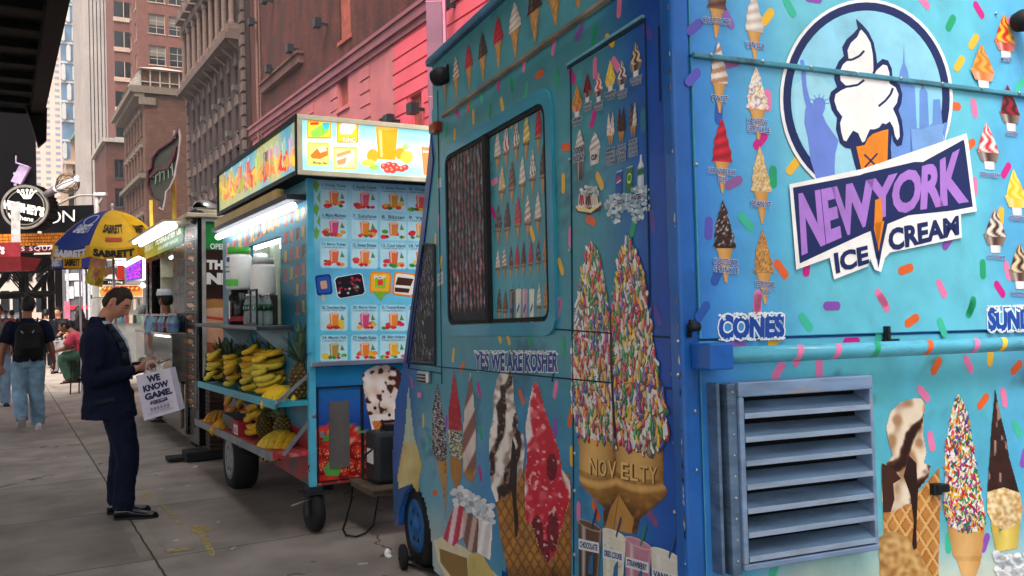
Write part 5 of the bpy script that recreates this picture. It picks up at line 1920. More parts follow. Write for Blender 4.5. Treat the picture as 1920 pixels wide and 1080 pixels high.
Q3 = [(375, 25, 'p', 88), (160, 50, 'd', 50), (562, 92, 't', -50), (865, 15, 'p', -55), (975, 85, 'o', 25), (1205, 40, 'g', 55), (1092, 112, 't', -65), (845, 140, 't', 88), (740, 168, 'm', 0), (295, 175, 'p', -20), (445, 160, 'y', 35)]
Q3b = [(535, 225, 'p', 55), (1070, 262, 'o', 50), (455, 280, 'p', 50), (614, 275, 'p', 88), (1195, 255, 'p', -60), (1280, 225, 'y', 80), (1382, 268, 'o', 35), (1020, 370, 'p', -45), (1252, 400, 'o', 40), (1333, 385, 'p', -80), (1385, 508, 't', -60), (1050, 555, 'p', -80), (1260, 950, 'v', 60), (1117, 950, 't', 88), (1410, 620, 'v', 70), (440, 1050, 't', 60)]
def capr(px, py, c, a, dim=0):
 h = tv(px, py)
 g = G2 if h[1] > zs1 else G if h[1] > zs0 else G3
 cc = PC[c]
 e = min(h[0] - .05, TW - .05 - h[0])
 if e < .18:
  cc = mix(cc, lin('#2456b8'), .65)
 x, y = g.pix(px, py)
 g.capm(x, y, .075, .030, R(a), cc, 2)
for lst, zf in ((Q2, z2), (Q3, z3), (Q3b, z3)):
 for x, y, c, a in lst:
  capr(*zf(x, y), c, a)
def zC(x, y):
 return 1300 + x / 1.928, y / 1.928
def coneR(g, b0, t0, wd, k):
 g.place(b0, t0, wd)
 icecone(g, k, 4, waffle=False, cone_h=.45, nv=26)
LN = lin('#1b2f74')
HAL = lin('#c6d6f2')
def lb(g, s, cx, cy, wd, hh=11, sl=.10):
 g.lab(s, cx, cy, wd, hh, LN, 9, slope=sl, outline=HAL, bold=.012, ow=.06)
coneR(G2, (1342, 72), (1345, -60), 36, 'choc')
lb(G2, 'CHOCOLATE', 1342, 40, 52)
coneR(G2, (1415, 112), (1412, -14), 36, 'vanilla')
lb(G2, 'VANILLA', 1414, 85, 36)
coneR(G, (1349, 212), (1346, 79), 34, 'twist')
lb(G, 'TWIST', 1348, 185, 31)
coneR(G, (1422, 262), (1416, 126), 42, 'spk')
lb(G, 'RAINBOW', 1419, 228, 38)
lb(G, 'SPRINKLE', 1421, 243, 42)
coneR(G, (1354, 362), (1352, 222), 38, 'red')
lb(G, 'STRAWBERRY', 1352, 322, 52)
lb(G, 'DIP', 1354, 337, 16)
coneR(G, (1429, 420), (1423, 275), 38, 'peanut')
lb(G, 'PEANUT', 1426, 383, 37)
coneR(G, (1361, 530), (1354, 376), 42, 'darkspk')
lb(G, 'CHOCOLATE', 1359, 491, 46)
lb(G, 'SPRINKLE', 1360, 506, 46)
coneR(G, (1434, 570), (1428, 431), 38, 'nut')
lb(G, 'CHOCOLATE', 1433, 533, 36)
lb(G, 'NUT', 1435, 548, 18)
for g, b0, t0, wd, k, s, lx, ly, lw in [(G2, (1886, 110), (1881, 27), 42, 'mixed', 'MIXED', 1885, 112, 20), (G, (1844, 165), (1839, 84), 46, 'caramel', 'CARAMEL', 1846, 171, 28), (G, (1896, 246), (1888, 160), 40, 'cherry', 'CHERRY', 1896, 251, 23), (G, (1855, 318), (1848, 230), 44, 'strawberry', 'STRAWBERRY', 1855, 328, 38),
          (G, (1907, 404), (1899, 318), 42, 'pineapple', 'PINEAPPLE', 1908, 410, 34), (G, (1866, 474), (1864, 391), 44, 'chocolate', 'CHOCOLATE', 1866, 482, 34), (G, (1913, 542), (1910, 456), 44, 'nut', 'CHOCOLATE NUT', 1916, 552, 44)]:
 g.place(b0, t0, wd)
 sundae(g, k, 4)
 lb(g, s, lx, ly, lw, 8)
def snowtext(g, s, tops, bots, seed):
 r = random.Random(seed)
 g.usepix()
 g.text(s, tops, bots, lin('#1c4aa0'), 5, .06, 0, lin('#e4ecf4'), .06)
 for k in range(90):
  q = r.random()
  x = tops[0][0] + (tops[-1][0] - tops[0][0]) * q
  y = tops[0][1] + (tops[-1][1] - tops[0][1]) * q + r.choice([r.uniform(-3, 4), r.uniform(0, 10), bots[0][1] - tops[0][1] - r.uniform(0, 4)])
  s_ = r.uniform(1.6, 3.4)
  g.poly([(x + s_ * math.cos(t), y + s_ * .8 * math.sin(t)) for t in [i * PI / 3 for i in range(6)]], lin('#eaf1f6'), 7 + k % 2)
snowtext(G, 'CONES', [(1347, 590), (1470, 588)], [(1346, 638), (1470, 634)], 4)
snowtext(G, 'SUNDAES', [(1850, 576), (1985, 572)], [(1852, 622), (1985, 618)], 5)
G.build('rear_wrap', M_PRINT, truck)
G2.build('rear_top_wrap', M_PRINT, truck)
# ---- logo
L = Art(TF, 'v', -.0215, lift=.00045)
L.T = lambda x, y: L.pix(*z2(x, y))
P_W, P_N, P_L, P_S = lin('#f4f1ee'), lin('#16255c'), lin('#8fd0e8'), lin('#6a94d8')
def el(cx, cy, rx, ry, col, l, tilt=0, n=56):
 c, s = math.cos(tilt), math.sin(tilt)
 L.poly([(cx + rx * math.cos(t) * c - ry * math.sin(t) * s, cy + rx * math.cos(t) * s + ry * math.sin(t) * c) for t in [2 * PI * k / n for k in range(n)]], col, l)
el(716, 345, 302, 348, P_W, 0)
el(716, 345, 291, 337, P_N, 1)
el(716, 345, 264, 308, P_L, 2)
L.poly([(470, 460), (560, 610), (700, 618), (640, 330), (520, 250), (460, 300)], lin('#9fd8ea'), 2.4)
lib = [(483, 212), (490, 208), (497, 212), (499, 232), (503, 250), (506, 300), (516, 340), (522, 362), (532, 366), (528, 350), (540, 343), (552, 340), (566, 345), (572, 358), (570, 382), (562, 400), (575, 430), (592, 455), (618, 490), (606, 540), (604, 590), (606, 650), (545, 640), (520, 560), (510, 480), (498, 430), (500, 390), (504, 372), (494, 330), (488, 270), (487, 240)]
L.poly(lib, lin('#6c86d8'), 3)
for a in range(7):
 t = PI + a * PI / 6
 L.line([(550 + 16 * math.cos(t), 362 + 16 * math.sin(t)), (550 + 36 * math.cos(t), 362 + 34 * math.sin(t))], 3, lin('#6c86d8'), 3)
for pl in ([(846, 155), (849, 220), (860, 250), (866, 290), (884, 300), (892, 470), (890, 600), (800, 620), (800, 560), (812, 330), (826, 290), (832, 250), (842, 220)],
           [(900, 320), (908, 300), (911, 270), (914, 300), (928, 322), (934, 440), (945, 430), (948, 348), (972, 346), (980, 430), (988, 560), (870, 600), (868, 450), (900, 448)], [(985, 430), (1000, 425), (985, 500)]):
 L.poly(pl, P_S, 3)
L.poly([(870, 450), (905, 452), (940, 440), (985, 432), (980, 560), (880, 580)], lin('#7aa6e0'), 3.5)
navy = [(678, 66), (700, 86), (722, 112), (740, 150), (748, 190), (752, 222), (770, 206), (790, 212), (803, 240), (806, 278), (830, 296), (840, 330), (836, 362), (826, 386), (838, 420), (844, 470), (838, 506), (822, 512), (808, 494), (803, 470), (800, 520), (804, 600), (694, 640), (672, 570), (660, 520), (640, 516), (622, 500), (608, 450), (612, 412), (594, 385), (584, 345), (590, 322), (612, 304), (602, 276), (604, 245), (618, 214), (636, 196), (630, 165), (645, 138), (668, 118), (684, 100)]
L.poly(navy, P_N, 5)
white = [(694, 102), (712, 122), (728, 150), (736, 190), (738, 230), (738, 258), (756, 240), (772, 226), (786, 230), (794, 256), (794, 292), (816, 306), (826, 330), (820, 360), (806, 380), (820, 410), (828, 440), (830, 478), (822, 490), (814, 476), (808, 446), (796, 424), (782, 434), (770, 430), (758, 446), (742, 452), (726, 452), (718, 470), (708, 494), (700, 498), (694, 486), (686, 466), (668, 456), (654, 476), (644, 494), (634, 490), (626, 462), (622, 430), (630, 408), (612, 384), (602, 352), (606, 330), (626, 316), (648, 306), (624, 282), (620, 252), (632, 226), (652, 208), (648, 176), (660, 150), (682, 130)]
L.poly(white, P_W, 6)
for ln, wd in (([(636, 210), (664, 209), (690, 196), (706, 178)], 8), ([(612, 302), (650, 303), (684, 297), (706, 280)], 8), ([(756, 372), (780, 352), (798, 330), (806, 308)], 8), ([(738, 258), (752, 228)], 9), ([(690, 106), (698, 96)], 6)):
 L.line(ln, wd, P_N, 7)
og = lin('#ee8a1c')
L.poly([(678, 512), (694, 510), (708, 506), (720, 482), (736, 468), (770, 456), (790, 452), (786, 590), (700, 612)], og, 7)
L.line([(706, 540), (760, 592)], 6, P_N, 8)
L.line([(752, 536), (708, 584)], 6, P_N, 8)
# banner
L.poly([(444, 644), (700, 590), (1062, 466), (1070, 505), (1098, 738), (1042, 748), (1046, 830), (795, 882), (778, 900), (764, 950), (742, 942), (726, 904), (718, 930), (600, 976), (585, 900), (468, 942)], P_W, 9)
L.poly([(456, 656), (690, 612), (705, 606), (880, 566), (910, 566), (1052, 488), (1056, 505), (1084, 722), (1010, 736), (860, 752), (700, 818), (480, 920)], P_N, 10)
pl1, pl2 = lin('#c9a2e6'), lin('#9a55c0')
L.text('NEWYORK', [z2(*p) for p in ((474, 674), (560, 658), (640, 642), (760, 618), (870, 590), (960, 562), (1046, 512))], [z2(*p) for p in ((486, 896), (580, 852), (668, 814), (762, 762), (860, 742), (960, 726), (1070, 708))], lin('#ad7ad2'), 11, .045, .0, None, 0, .92)
# thin lighter band through the letters is printed ink
L.poly([(742, 700), (764, 690), (768, 760), (752, 862), (738, 800)], og, 13)
L.line([(730, 790), (752, 900)], 12, P_N, 12.4)
L.line([(782, 770), (752, 905)], 12, P_N, 12.4)
L.poly([(730, 780), (785, 765), (754, 938)], P_N, 12)
L.poly([(740, 780), (774, 772), (754, 880)], og, 13)
L.text('ICE', [z2(597, 884), z2(716, 856)], [z2(606, 957), z2(722, 920)], P_N, 11, .045)
L.text('CREAM', [z2(786, 800), z2(1034, 752)], [z2(792, 880), z2(1036, 820)], P_N, 11, .045)
L.build('cone_logo', M_PRINT, truck)
# ---- big pictures on the lower panel
A = G3
def zL(x, y):
 return 1240 + x / 2.076, 560 + y / 2.076
def paintL(pl, cfn, l, step=2.2, under=None):
 pp = [zL(*p) for p in pl]
 if under:
  A.usepix()
  A.poly(pp, under, l - .4)
 A.paint(pp, lambda px, py: cfn((px - 1240) * 2.076, (py - 560) * 2.076), l, step)
def waf2(x, y):
 c = mix(lin('#c98a44'), lin('#a86a2c'), .5 + .6 * nz(x, y, .015))
 g = (x * .8 + y * .5) % 42, (x * .8 - y * .5) % 42
 if g[0] < 9 or g[1] < 9:
  c = mix(c, lin('#e6b878'), .7)
 elif min(g) < 14:
  c = mix(c, lin('#6e401a'), .6)
 return c
paintL([(862, 830), (960, 800), (1080, 660), (1086, 760), (1076, 1082), (872, 1082)], waf2, 3, 2, lin('#b07838'))
paintL([(845, 930), (900, 905), (960, 930), (1010, 1000), (1050, 1082), (850, 1082)], lambda x, y: mix(lin('#d8b070'), lin('#9a6a34'), .5 + .8 * nz(x, y, .045)), 4, 2.4, lin('#b88a4c'))
def sw2(x, y):
 v = math.sin(x * .035 + y * .022 + 2.6 * nz(x, y, .008)) + .6 * nz(x, y, .016) + .35 * nz(x, y, .05)
 c = mix(lin('#e6d4bc'), lin('#a8805c'), sst(-.2, .5, nz(x, y, .022) + .35 * math.sin(x * .06 + y * .02)))
 c = mix(c, lin('#5a3018'), sst(.35, .7, v))
 c = mix(c, DCHOC, sst(.75, 1.0, v))
 return c
paintL([(985, 388), (1012, 390), (1026, 420), (1018, 460), (1016, 530), (1030, 600), (1018, 640), (1046, 650), (1040, 690), (1000, 740), (985, 800), (950, 800), (905, 828), (866, 826), (856, 780), (858, 700), (876, 640), (900, 610), (884, 560), (874, 500), (890, 440), (930, 404)], sw2, 5, 1.8, lin('#d8c2a8'))
A.usepix()
A.poly([zL(*p) for p in [(962, 610), (990, 640), (996, 760), (990, 900), (992, 968), (980, 978), (974, 955), (980, 860), (966, 760), (940, 690)]], DCHOC, 7)
A.poly([zL(*p) for p in [(856, 640), (900, 660), (930, 700), (900, 720), (905, 780), (890, 830), (862, 830), (856, 720)]], mix(DCHOC, CHOC, .4), 7)
# cone with rainbow sprinkles
sp = [(1155, 372), (1172, 400), (1192, 450), (1205, 540), (1222, 640), (1238, 730), (1250, 800), (1262, 870), (1240, 905), (1180, 908), (1120, 885), (1098, 830), (1102, 700), (1104, 590), (1120, 480), (1138, 405)]
paintL([(1112, 880), (1258, 885), (1244, 1010), (1240, 1030), (1222, 1082), (1170, 1082), (1152, 1020), (1136, 1000)], lambda x, y: mix(lin('#e0b272'), lin('#b88444'), abs((x - 1185) / 80) + .3 * (abs(y - 1012) < 12)), 3, 2.4, lin('#cf9f5c'))
paintL(sp, lambda x, y: mix(lin('#f0eae0'), lin('#8a7460'), max(0, nz(x, y, .12)) * 1.2), 4, 2.6, lin('#d8cdbd'))
n = 0
while n < 620:
 x, y = rp.uniform(1095, 1262), rp.uniform(372, 912)
 if inside(sp, x, y):
  n += 1
  a, bq = A.pix(*zL(x, y))
  A.capm(a, bq, rp.uniform(.016, .028), rp.uniform(.006, .009), rp.uniform(.3, 2.8), mix(rp.choice(SPK + [WHITE]), lin('#201818'), rp.random() * .3), 5 + (n % 3) * .6, 2)
# chocolate dipped cone with nuts
paintL([(1298, 352), (1306, 400), (1322, 470), (1340, 540), (1352, 620), (1372, 690), (1392, 760), (1330, 770), (1268, 755), (1272, 680), (1278, 600), (1284, 500), (1292, 420)],
       lambda x, y: mix(mix(lin('#3a1f1a'), DCHOC, .5 + nz(x, y, .03)), lin('#b08a7c'), .75 if nz(x * 2.2, y * .5, .03) > .42 else 0), 5, 1.9, lin('#2a1614'))
paintL([(1268, 752), (1330, 735), (1392, 756), (1404, 820), (1395, 870), (1340, 900), (1290, 880), (1266, 830)], lambda x, y: mix(lin('#f0dcae'), lin('#b98a48'), .5 + .9 * nz(x, y, .07)), 6, 2, lin('#d8bc84'))
paintL([(1280, 870), (1396, 862), (1384, 970), (1302, 985)], lambda x, y: mix(lin('#e6cf6a'), lin('#b89a3c'), abs((x - 1340) / 60)), 4, 2.4, lin('#d0b858'))
r = random.Random(31)
for k in range(60):
 x, y = r.uniform(1300, 1420), r.uniform(990, 1090)
 A.poly([zL(x + 16 * math.cos(t), y + 13 * math.sin(t)) for t in [i * PI / 4 for i in range(8)]], mix(WHITE, lin('#9fb6c8'), r.random() * .7), 7 + k % 3)
A.build('rear_lower_wrap', M_PRINT, truck)
# ---- hardware on the back
b = MB()
rl = [TF.hit(1291, 107, 'v', -.03), TF.hit(1900, 181, 'v', -.03)]
b.box(.058, TW - .058, -.032, -.012, zs1 - .006, zs1 + .012)
b.build('drip_rail', mat('rail_paint', '#4d8fa4', .4, var=.3, dirt='#40302a', damt=.8, dscale=8), truck, bevel=.004)
b = MB()
for k in range(9):
 b.sph((.12 + k * .2, -.034, zs1 + .006), .006, .004, .006, 8, 5)
for px, py in ((1265, 640), (1265, 702), (1300, 310), (1297, 770), (1300, 880), (1860, 28), (1868, 990)):
 h = tv(px, py)
 b.sph((h[0], -.018, h[1]), .006, .004, .006, 8, 5)
b.build('rivets', M_STEEL, truck, smooth=True)
# rub bar
zr = TF.hit(1332, 668, 'v', -.07).z
b = MB()
b.tube([(.07, -.075, zr), (TW - .07, -.075, zr)], .026, 16)
bar = b.build('rail_bar', mat('bar_paint', '#56b2cc', .35, var=.2, dirt='#3c2a20', dscale=6, damt=.7, coat=.2, stretch=(1, 4, 4)), truck, smooth=True)
S = Art(TF, 'v', -.1025, .0006)
rs = random.Random(17)
cb = MB()
for px, c in ((1360, 'd'), (1495, 'p'), (1567, 'p'), (1740, 'o'), (1828, 'p'), (1880, 'y'), (1640, 'g')):
 x = TF.hit(px, 660, 'v', -.1).x
 ring = []
 for k in range(4):
  xx = x - .012 + .008 * k
  ring.append([(xx + .02 * math.cos(t) * 0 + .03 * (t + 1.2) * .35, -.075 - .0268 * math.cos(t), zr + .0268 * math.sin(t)) for t in [-1.2 + i * .3 for i in range(9)]])
 for k in range(3):
  for i in range(8):
   cb.add([ring[k][i], ring[k + 1][i], ring[k + 1][i + 1], ring[k][i + 1]], [(0, 1, 2, 3)], PC[c])
cb.build('bar_print', M_PRINT, bar, smooth=True)
for x0 in (.02, TW - .10):
 MB().box(x0, x0 + .085, -.115, -.0145, zr - .04, zr + .04).build('bar_bracket', M_BLUE, truck, bevel=.006)
# hatch catch and hinge pin
b = MB()
h = TF.hit(1297, 613, 'v', -.03)
b.tube([(h.x - .012, -.035, h.z), (h.x + .022, -.035, h.z)], .014, 10)
b.tube([(h.x - .004, -.02, h.z - .03), (h.x - .004, -.035, h.z + .02)], .008, 8)
b.build('hinge_pin', M_DARKM, truck, smooth=True)
b = MB()
h = TF.hit(1665, 628, 'v', -.03)
b.box(h.x - .008, h.x + .004, -.04, -.014, h.z - .02, h.z + .03)
b.box(h.x - .014, h.x + .05, -.034, -.014, h.z - .024, h.z - .014)
b.build('hatch_latch', M_DARKM, truck, bevel=.002)
b = MB()
h = TF.hit(1755, 917, 'v', -.02)
b.box(h.x - .02, h.x + .02, -.03, -.008, h.z - .02, h.z + .02)
b.box(h.x - .006, h.x + .05, -.036, -.012, h.z - .012, h.z + .016)
b.build('door_latch', M_DARKM, truck, bevel=.003)
# louvred vent
M_LV = mat('slate_blue_paint', '#7a93b4', .38, metal=.2, var=.3, scale=7, dirt='#b09c86', dscale=10, damt=.7, coat=.1, stretch=(.6, 1, 2.6))
M_LVD = mat('grimy_blue_paint', '#5f7893', .45, metal=.2, var=.4, scale=6, dirt='#22201f', dscale=3.2, damt=.8, stretch=(.45, 1, 3))
VD = -.085
p00, p11 = TF.hit(1385, 718, 'v', VD), TF.hit(1650, 1046, 'v', VD)
x0, x1, zt_, zb_ = p00.x, p11.x, TF.hit(1500, 711, 'v', VD).z, TF.hit(1500, 1056, 'v', VD).z
vent = bpy.data.objects.new('louvre_vent', None)
COL.objects.link(vent)
vent.parent = truck
b = MB()
fw = .032
b.box(x0, x1, VD, -.008, zt_ - .045, zt_)
b.box(x0, x1, VD, -.008, zb_, zb_ + .02)
b.box(x0, x0 + .018, VD, -.008, zb_ + .02, zt_ - .045)
b.box(x1 - .014, x1, VD, -.008, zb_ + .02, zt_ - .045)
b.build('vent_frame', M_LV, vent, bevel=.004)
b = MB()
b.box(x0 + .018, x1 - .014, -.014, -.010, zb_ + .02, zt_ - .045)
b.build('vent_cavity', mat('vent_dark', '#07080a', .9, var=.2), vent)
zz0, zz1 = zb_ + .02, zt_ - .045
NS = 7
for k in range(NS):
 z0 = zz0 + (zz1 - zz0) * k / NS
 hgt = (zz1 - zz0) / NS
 b = MB()
 # sloping blade; the folded lip's highlight is put in as paler colour
 xa, xb = x0 + .019, x1 - .015
 prof = [(VD + .006, z0 + .006), (VD + .004, z0 + hgt * .30), (-.022, z0 + hgt * .75), (-.018, z0 + hgt * .73), (VD + .010, z0 + hgt * .27), (VD + .010, z0 + .004)]
 b.prism([(xa, y, z) for y, z in prof], (xb - xa, 0, 0))
 sl = recalc(b.build('slat', M_LVD, vent, bevel=.0015))
 b = MB()
 b.box(xa, xb, VD - .001, VD + .0035, z0 + .006, z0 + hgt * .31)
 b.build('slat_lip', mat('worn_lip_highlight', '#98acc4', .35, metal=.2, var=.3, scale=9, dirt='#6a5a4c', dscale=9, damt=.7, stretch=(.5, 1, 3)), sl, bevel=.001)
b = MB()
# slotted mounting strip and flange to the left
q0 = TF.hit(1332, 720, 'v', -.03).x
b.box(q0, q0 + .012, -.06, -.008, zb_ - .01, zt_ + .0)
b.box(x0 - .034, x0 - .001, VD + .012, -.008, zb_ - .012, zt_ - .004)
b.build('vent_flange', M_LVD, vent, bevel=.003)
b = MB()
for k in range(10):
 z = zb_ + .03 + (zt_ - zb_ - .06) * k / 9
 b.box(q0 + .012, q0 + .030, -.035, -.020, z - .012, z + .012)
b.build('strip_slots', mat('slot_dark', '#0a0c10', .9), vent)
b = MB()
b.box(q0 + .012, x0 - .034, -.03, -.008, zb_ - .008, zt_ - .004)
b.build('mounting_strip', mat('strip_steel', '#3c4f66', .45, metal=.3, var=.4, dirt='#141414', damt=.7), vent)
b = MB()
for k in range(9):
 b.sph((x0 - .015, VD + .012, zb_ + .03 + (zt_ - zb_ - .06) * k / 8), .004, .003, .004, 8, 5)
b.build('vent_rivets', M_STEEL, vent, smooth=True)
# roof things at the top right corner
b = MB()
b.tube([(.2, -.02, TZ + .10), (TW - .1, -.02, TZ + .10)], .018, 8)
for x in (.25, .8, 1.35, TW - .12):
 b.tube([(x, -.02, TZ + .03), (x, -.02, TZ + .10)], .014, 8)
b.build('roof_rack', M_DARKM, truck)
h = TF.hit(1914, 40, 'v', -.05)
b = MB()
b.lathe((h.x, -.03, h.z), [(.035, 0), (.042, .03), (.036, .06), (.01, .07)], 14, (0, -1, 0))
b.build('tail_lamp', M_BLACK, truck, smooth=True)
# wheels
def wheel(parent, name, cx, cy, cz, rad, wd, hubmat):
 b = MB()
 b.lathe((cx - wd / 2, cy, cz), [(rad * .62, 0), (rad * .9, -.01), (rad, .03), (rad, wd - .03), (rad * .9, wd), (rad * .62, wd)], 32, (1, 0, 0))
 t = b.build(name, M_BLACK, parent, smooth=True)
 b = MB()
 b.lathe((cx - wd / 2 + .02, cy, cz), [(.001, -.034), (rad * .16, -.034), (rad * .2, -.026), (rad * .42, -.02), (rad * .48, -.03), (rad * .66, -.026), (rad * .68, .02)], 28, (1, 0, 0))
 b.build('rim', hubmat, t, smooth=True)
 bb = MB()
 for k in range(6):
  a = k * PI / 3
  bb.sph((cx - wd / 2 - .002, cy + rad * .38 * math.cos(a), cz + rad * .38 * math.sin(a)), .006, rad * .05, rad * .07, 8, 5)
 bb.build('wheel_bolts', M_DARKM, t)
 return t
M_HUB = mat('blue_hub', '#1f5f9c', .5, var=.4, dirt='#15171a', damt=.7)
hw = TF.hit(778, 1012, 'u', .03)
gz = 0.0
def wheelz(v, u):
 p = TF.M @ Vector((u, v, 0))
 return p.z
for u_ in (.13, TW - .13):
 for v_, nm in ((hw.y, 'front_wheel'), (ra.y, 'rear_wheel')):
  c0 = -wheelz(v_, u_) / 1.0
  rad = .245
  wheel(truck, 'wheel', u_, v_, c0 + rad, rad, .18, M_HUB)
b = MB()
b.box(.26, TW - .26, hw.y - .36, hw.y + .36, .14, .8)
b.box(.26, TW - .26, ra.y - .36, ra.y + .36, .14, .7)
b.box(.2, TW - .2, .1, 2.9, .12, .2)
b.build('wheel_housing', mat('housing_black', '#0b0b0c', .9, var=.2), truck)
# ================================================================ fruit juice cart
FF = vpframe((50, 592), (3716, 535), 581, 620, 6.25, 1.415)
def fu(px, py, o=0.0):
 h = FF.hit(px, py, 'u', o)
 return h.y, h.z
def fv(px, py, o=0.0):
 h = FF.hit(px, py, 'v', o)
 return h.x, h.z
cart = thing('juice_cart', 'teal juice cart with a lit picture sign box and two open fruit shelves', 'food cart', FF)
CW, CL = 1.55, 3.14
zb = fu(583, 912)[1]
zt = fu(579, 334)[1]
M_CART = mat('teal_cart_print', attr=True, rough=.35, var=.12, scale=8, dirt='#1c2c34', dscale=4, damt=.25, coat=.1)
M_ALU = mat('aluminium', '#b9bcbe', .35, metal=.8, var=.2)
M_CREAMF = mat('cream_frame_metal', '#d8cfae', .4, var=.15)
# serving window opening on the side wall
wa, wz0 = fu(528, 610)
wb, wz1 = fu(468, 448)
wz1 = fu(500, 452)[1]
wz0 = fu(500, 612)[1] + .02
b = MB()
def cwall(px, py):
 c = lin('#2f7f96')
 return c
wall(b, 'w', 0.0, 0, CL, zb + .0, zt, [(wa, wb, wz0, wz1)], .03)
b.v = [tuple(p) for p in b.v]
b.quad((0, 0, zb), (CW, 0, zb), (CW, 0, zt), (0, 0, zt))
b.quad((0, CL, zb), (0, CL, zt), (CW, CL, zt), (CW, CL, zb))
b.quad((CW, 0, zb), (CW, CL, zb), (CW, CL, zt), (CW, 0, zt))
b.quad((0, 0, zt), (CW, 0, zt), (CW, CL, zt), (0, CL, zt))
b.quad((0, 0, zb), (0, CL, zb), (CW, CL, zb), (CW, 0, zb))
b.build('body', mat('cart_steel_teal', '#2c7288', .45, var=.25, metal=.1, dirt='#1a2c36', damt=.5), cart)
b = MB()
b.box(.25, 1.4, .2, CL - .2, wz0 - .25, wz0 - .2)
b.box(1.35, 1.40, .2, CL - .2, wz0 - .2, zt - .1)
b.box(.03, 1.34, wb + .38, wb + .42, wz0 - .2, zt - .1)
b.box(.06, .6, wb + .02, wb + .37, wz0 + .44, wz0 + .46)
b.box(.03, 1.34, .3, wb + .4, zt - .1, zt - .08)
b.build('interior', mat('interior_steel', '#b4b8a4', .5, metal=.3, var=.2), cart)
b = MB()
yy = (wa + wb) / 2
b.tube([(.12, wa + .05, wz1 + .01), (.12, wb + .3, wz1 + .01)], .022, 8)
b.tube([(.32, wa + .05, wz1 + .02), (.32, wb + .3, wz1 + .02)], .022, 8)
b.build('inner_lamp_tubes', mat('white_tube_lamp', '#f4f8ff', .4, var=0, emit=2.5), cart)
# interior goods
b = MB()
_h = FF.hit(514, 540, 'v', wa + .9)
b.lathe((_h.x, wa + .9, wz0 - .2), [(.055, 0), (.055, .92), (.05, .93)], 14)
tag(recalc(b.build('paper_towel_roll', mat('pale_green_paper', '#c2d0b8', .8), frm=FF, smooth=False)), 'tall pale roll standing inside the cart serving window', 'roll')
b = MB()
_h = FF.hit(490, 503, 'v', wb + .2)
b.sph((_h.x, wb + .2, wz0 + .55), .16, .14, .10, 14, 8)
bag = b.build('green_bag', mat('white_bag', '#d8dcd4', .6, var=.2), frm=FF, smooth=True)
tag(bag, 'white and green bag on the shelf inside the serving window', 'bag')
b = MB()
b.sph((_h.x, wb + .185, wz0 + .51), .162, .14, .05, 14, 8)
b.build('green_band', mat('bag_green', '#3fae4c', .6), bag, smooth=True)
# print on the side wall
A = Art(FF, 'u', -.003)
A.usepix()
def cbg(a, z):
 y = -a
 c = mix(lin('#1f6c86'), lin('#3f9ab0'), sst(1.6, 2.45, z))
 c = mix(c, lin('#1c4a66'), max(0, nz(y, z, 2.0)) * .6)
 c = mix(c, lin('#8c2420'), sst(.75, .55, z))
 if z < .7:
  c = mix(lin('#8c1f22'), lin('#1f4a5c'), sst(.1, .4, nz(y * 2, z * 2, 2)))
 return c
sheet(A, [(-CL + .01, zb + .005), (-wb - .01, zb + .005), (-wb - .01, zt - .005), (-CL + .01, zt - .005)], cbg, 0, .04)
sheet(A, [(-wa + .01, zb + .005), (-.005, zb + .005), (-.005, zt - .005), (-wa + .01, zt - .005)], cbg, 0, .04)
sheet(A, [(-wb - .01, zb + .005), (-wa + .01, zb + .005), (-wa + .01, wz0 - .005), (-wb - .01, wz0 - .005)], cbg, 0, .04)
sheet(A, [(-wb - .01, wz1 + .005), (-wa + .01, wz1 + .005), (-wa + .01, zt - .005), (-wb - .01, zt - .005)], cbg, 0, .04)
rr_ = random.Random(4)
FRC = [lin(c) for c in ('#e8862a', '#d8502a', '#e8b83c', '#d8342c', '#e89a30', '#7a2430', '#f0c23c', '#e0a02a')]
def juicecup(A, l, c, rnd=rr_):
 A.grid(lambda y: (-.26 - .1 * y, .26 + .1 * y), lambda q, y: mix(mix(c, lin('#f8e0b0'), .35 * (y > .8)), WHITE, .3 if abs(q - .25) < .08 else 0), l, 6, 6, .1, .98)
for i in range(9):
 q = i / 8
 px, py = 427 + q * 92, 466 - q * 60
 A.place((px, py + 16 + q * 6), (px + 1, py - 10 - q * 8), 9 + q * 3)
 A.ell(-.32, .12, .22, .1, rr_.choice(FRC), 2, 10)
 A.ell(.32, .12, .22, .1, rr_.choice(FRC), 3, 10)
 A.grid(lambda y: (-.22 - .18 * y, .22 + .18 * y), lambda qq, y, c=FRC[i % 8]: mix(c, WHITE, .3 if abs(qq - .25) < .1 else 0), 4, 5, 5, .1, .9)
 A.ell(0, .93, .3, .08, mix(FRC[i % 8], WHITE, .4), 5, 10)
for r in range(6):
 for cI in range(4):
  px, py = 536 + cI * 11, 411 + r * 34 - cI * 4 + r * 1.0
  if r > 3 and cI < 2:
   continue
  A.place((px, py + 13), (px, py - 12), 8.5)
  c = mix(FRC[(r * 3 + cI * 5) % 8], lin('#3a4a58'), .2 + .1 * r)
  A.ell(-.3, .12, .2, .1, mix(rr_.choice(FRC), lin('#30404c'), .4), 2, 8)
  A.ell(.3, .12, .2, .1, mix(rr_.choice(FRC), lin('#30404c'), .4), 2, 8)
  A.grid(lambda y: (-.22 - .16 * y, .22 + .16 * y), lambda qq, y, c=c: c, 3, 4, 4, .1, .95)
A.usepix()
for k in range(7):
 A.poly([(427 + k * 6.5, 492 - k * 3.2), (432 + k * 6.5, 489.5 - k * 3.2), (432 + k * 6.5, 525 - k * 4), (427 + k * 6.5, 530 - k * 4)], mix(rr_.choice([lin('#8a3a38'), lin('#a8323c'), lin('#7a5a58'), lin('#5a6a70')]), lin('#2a3c48'), rr_.random() * .5), 2)
A.build('side_print', M_CART, cart)
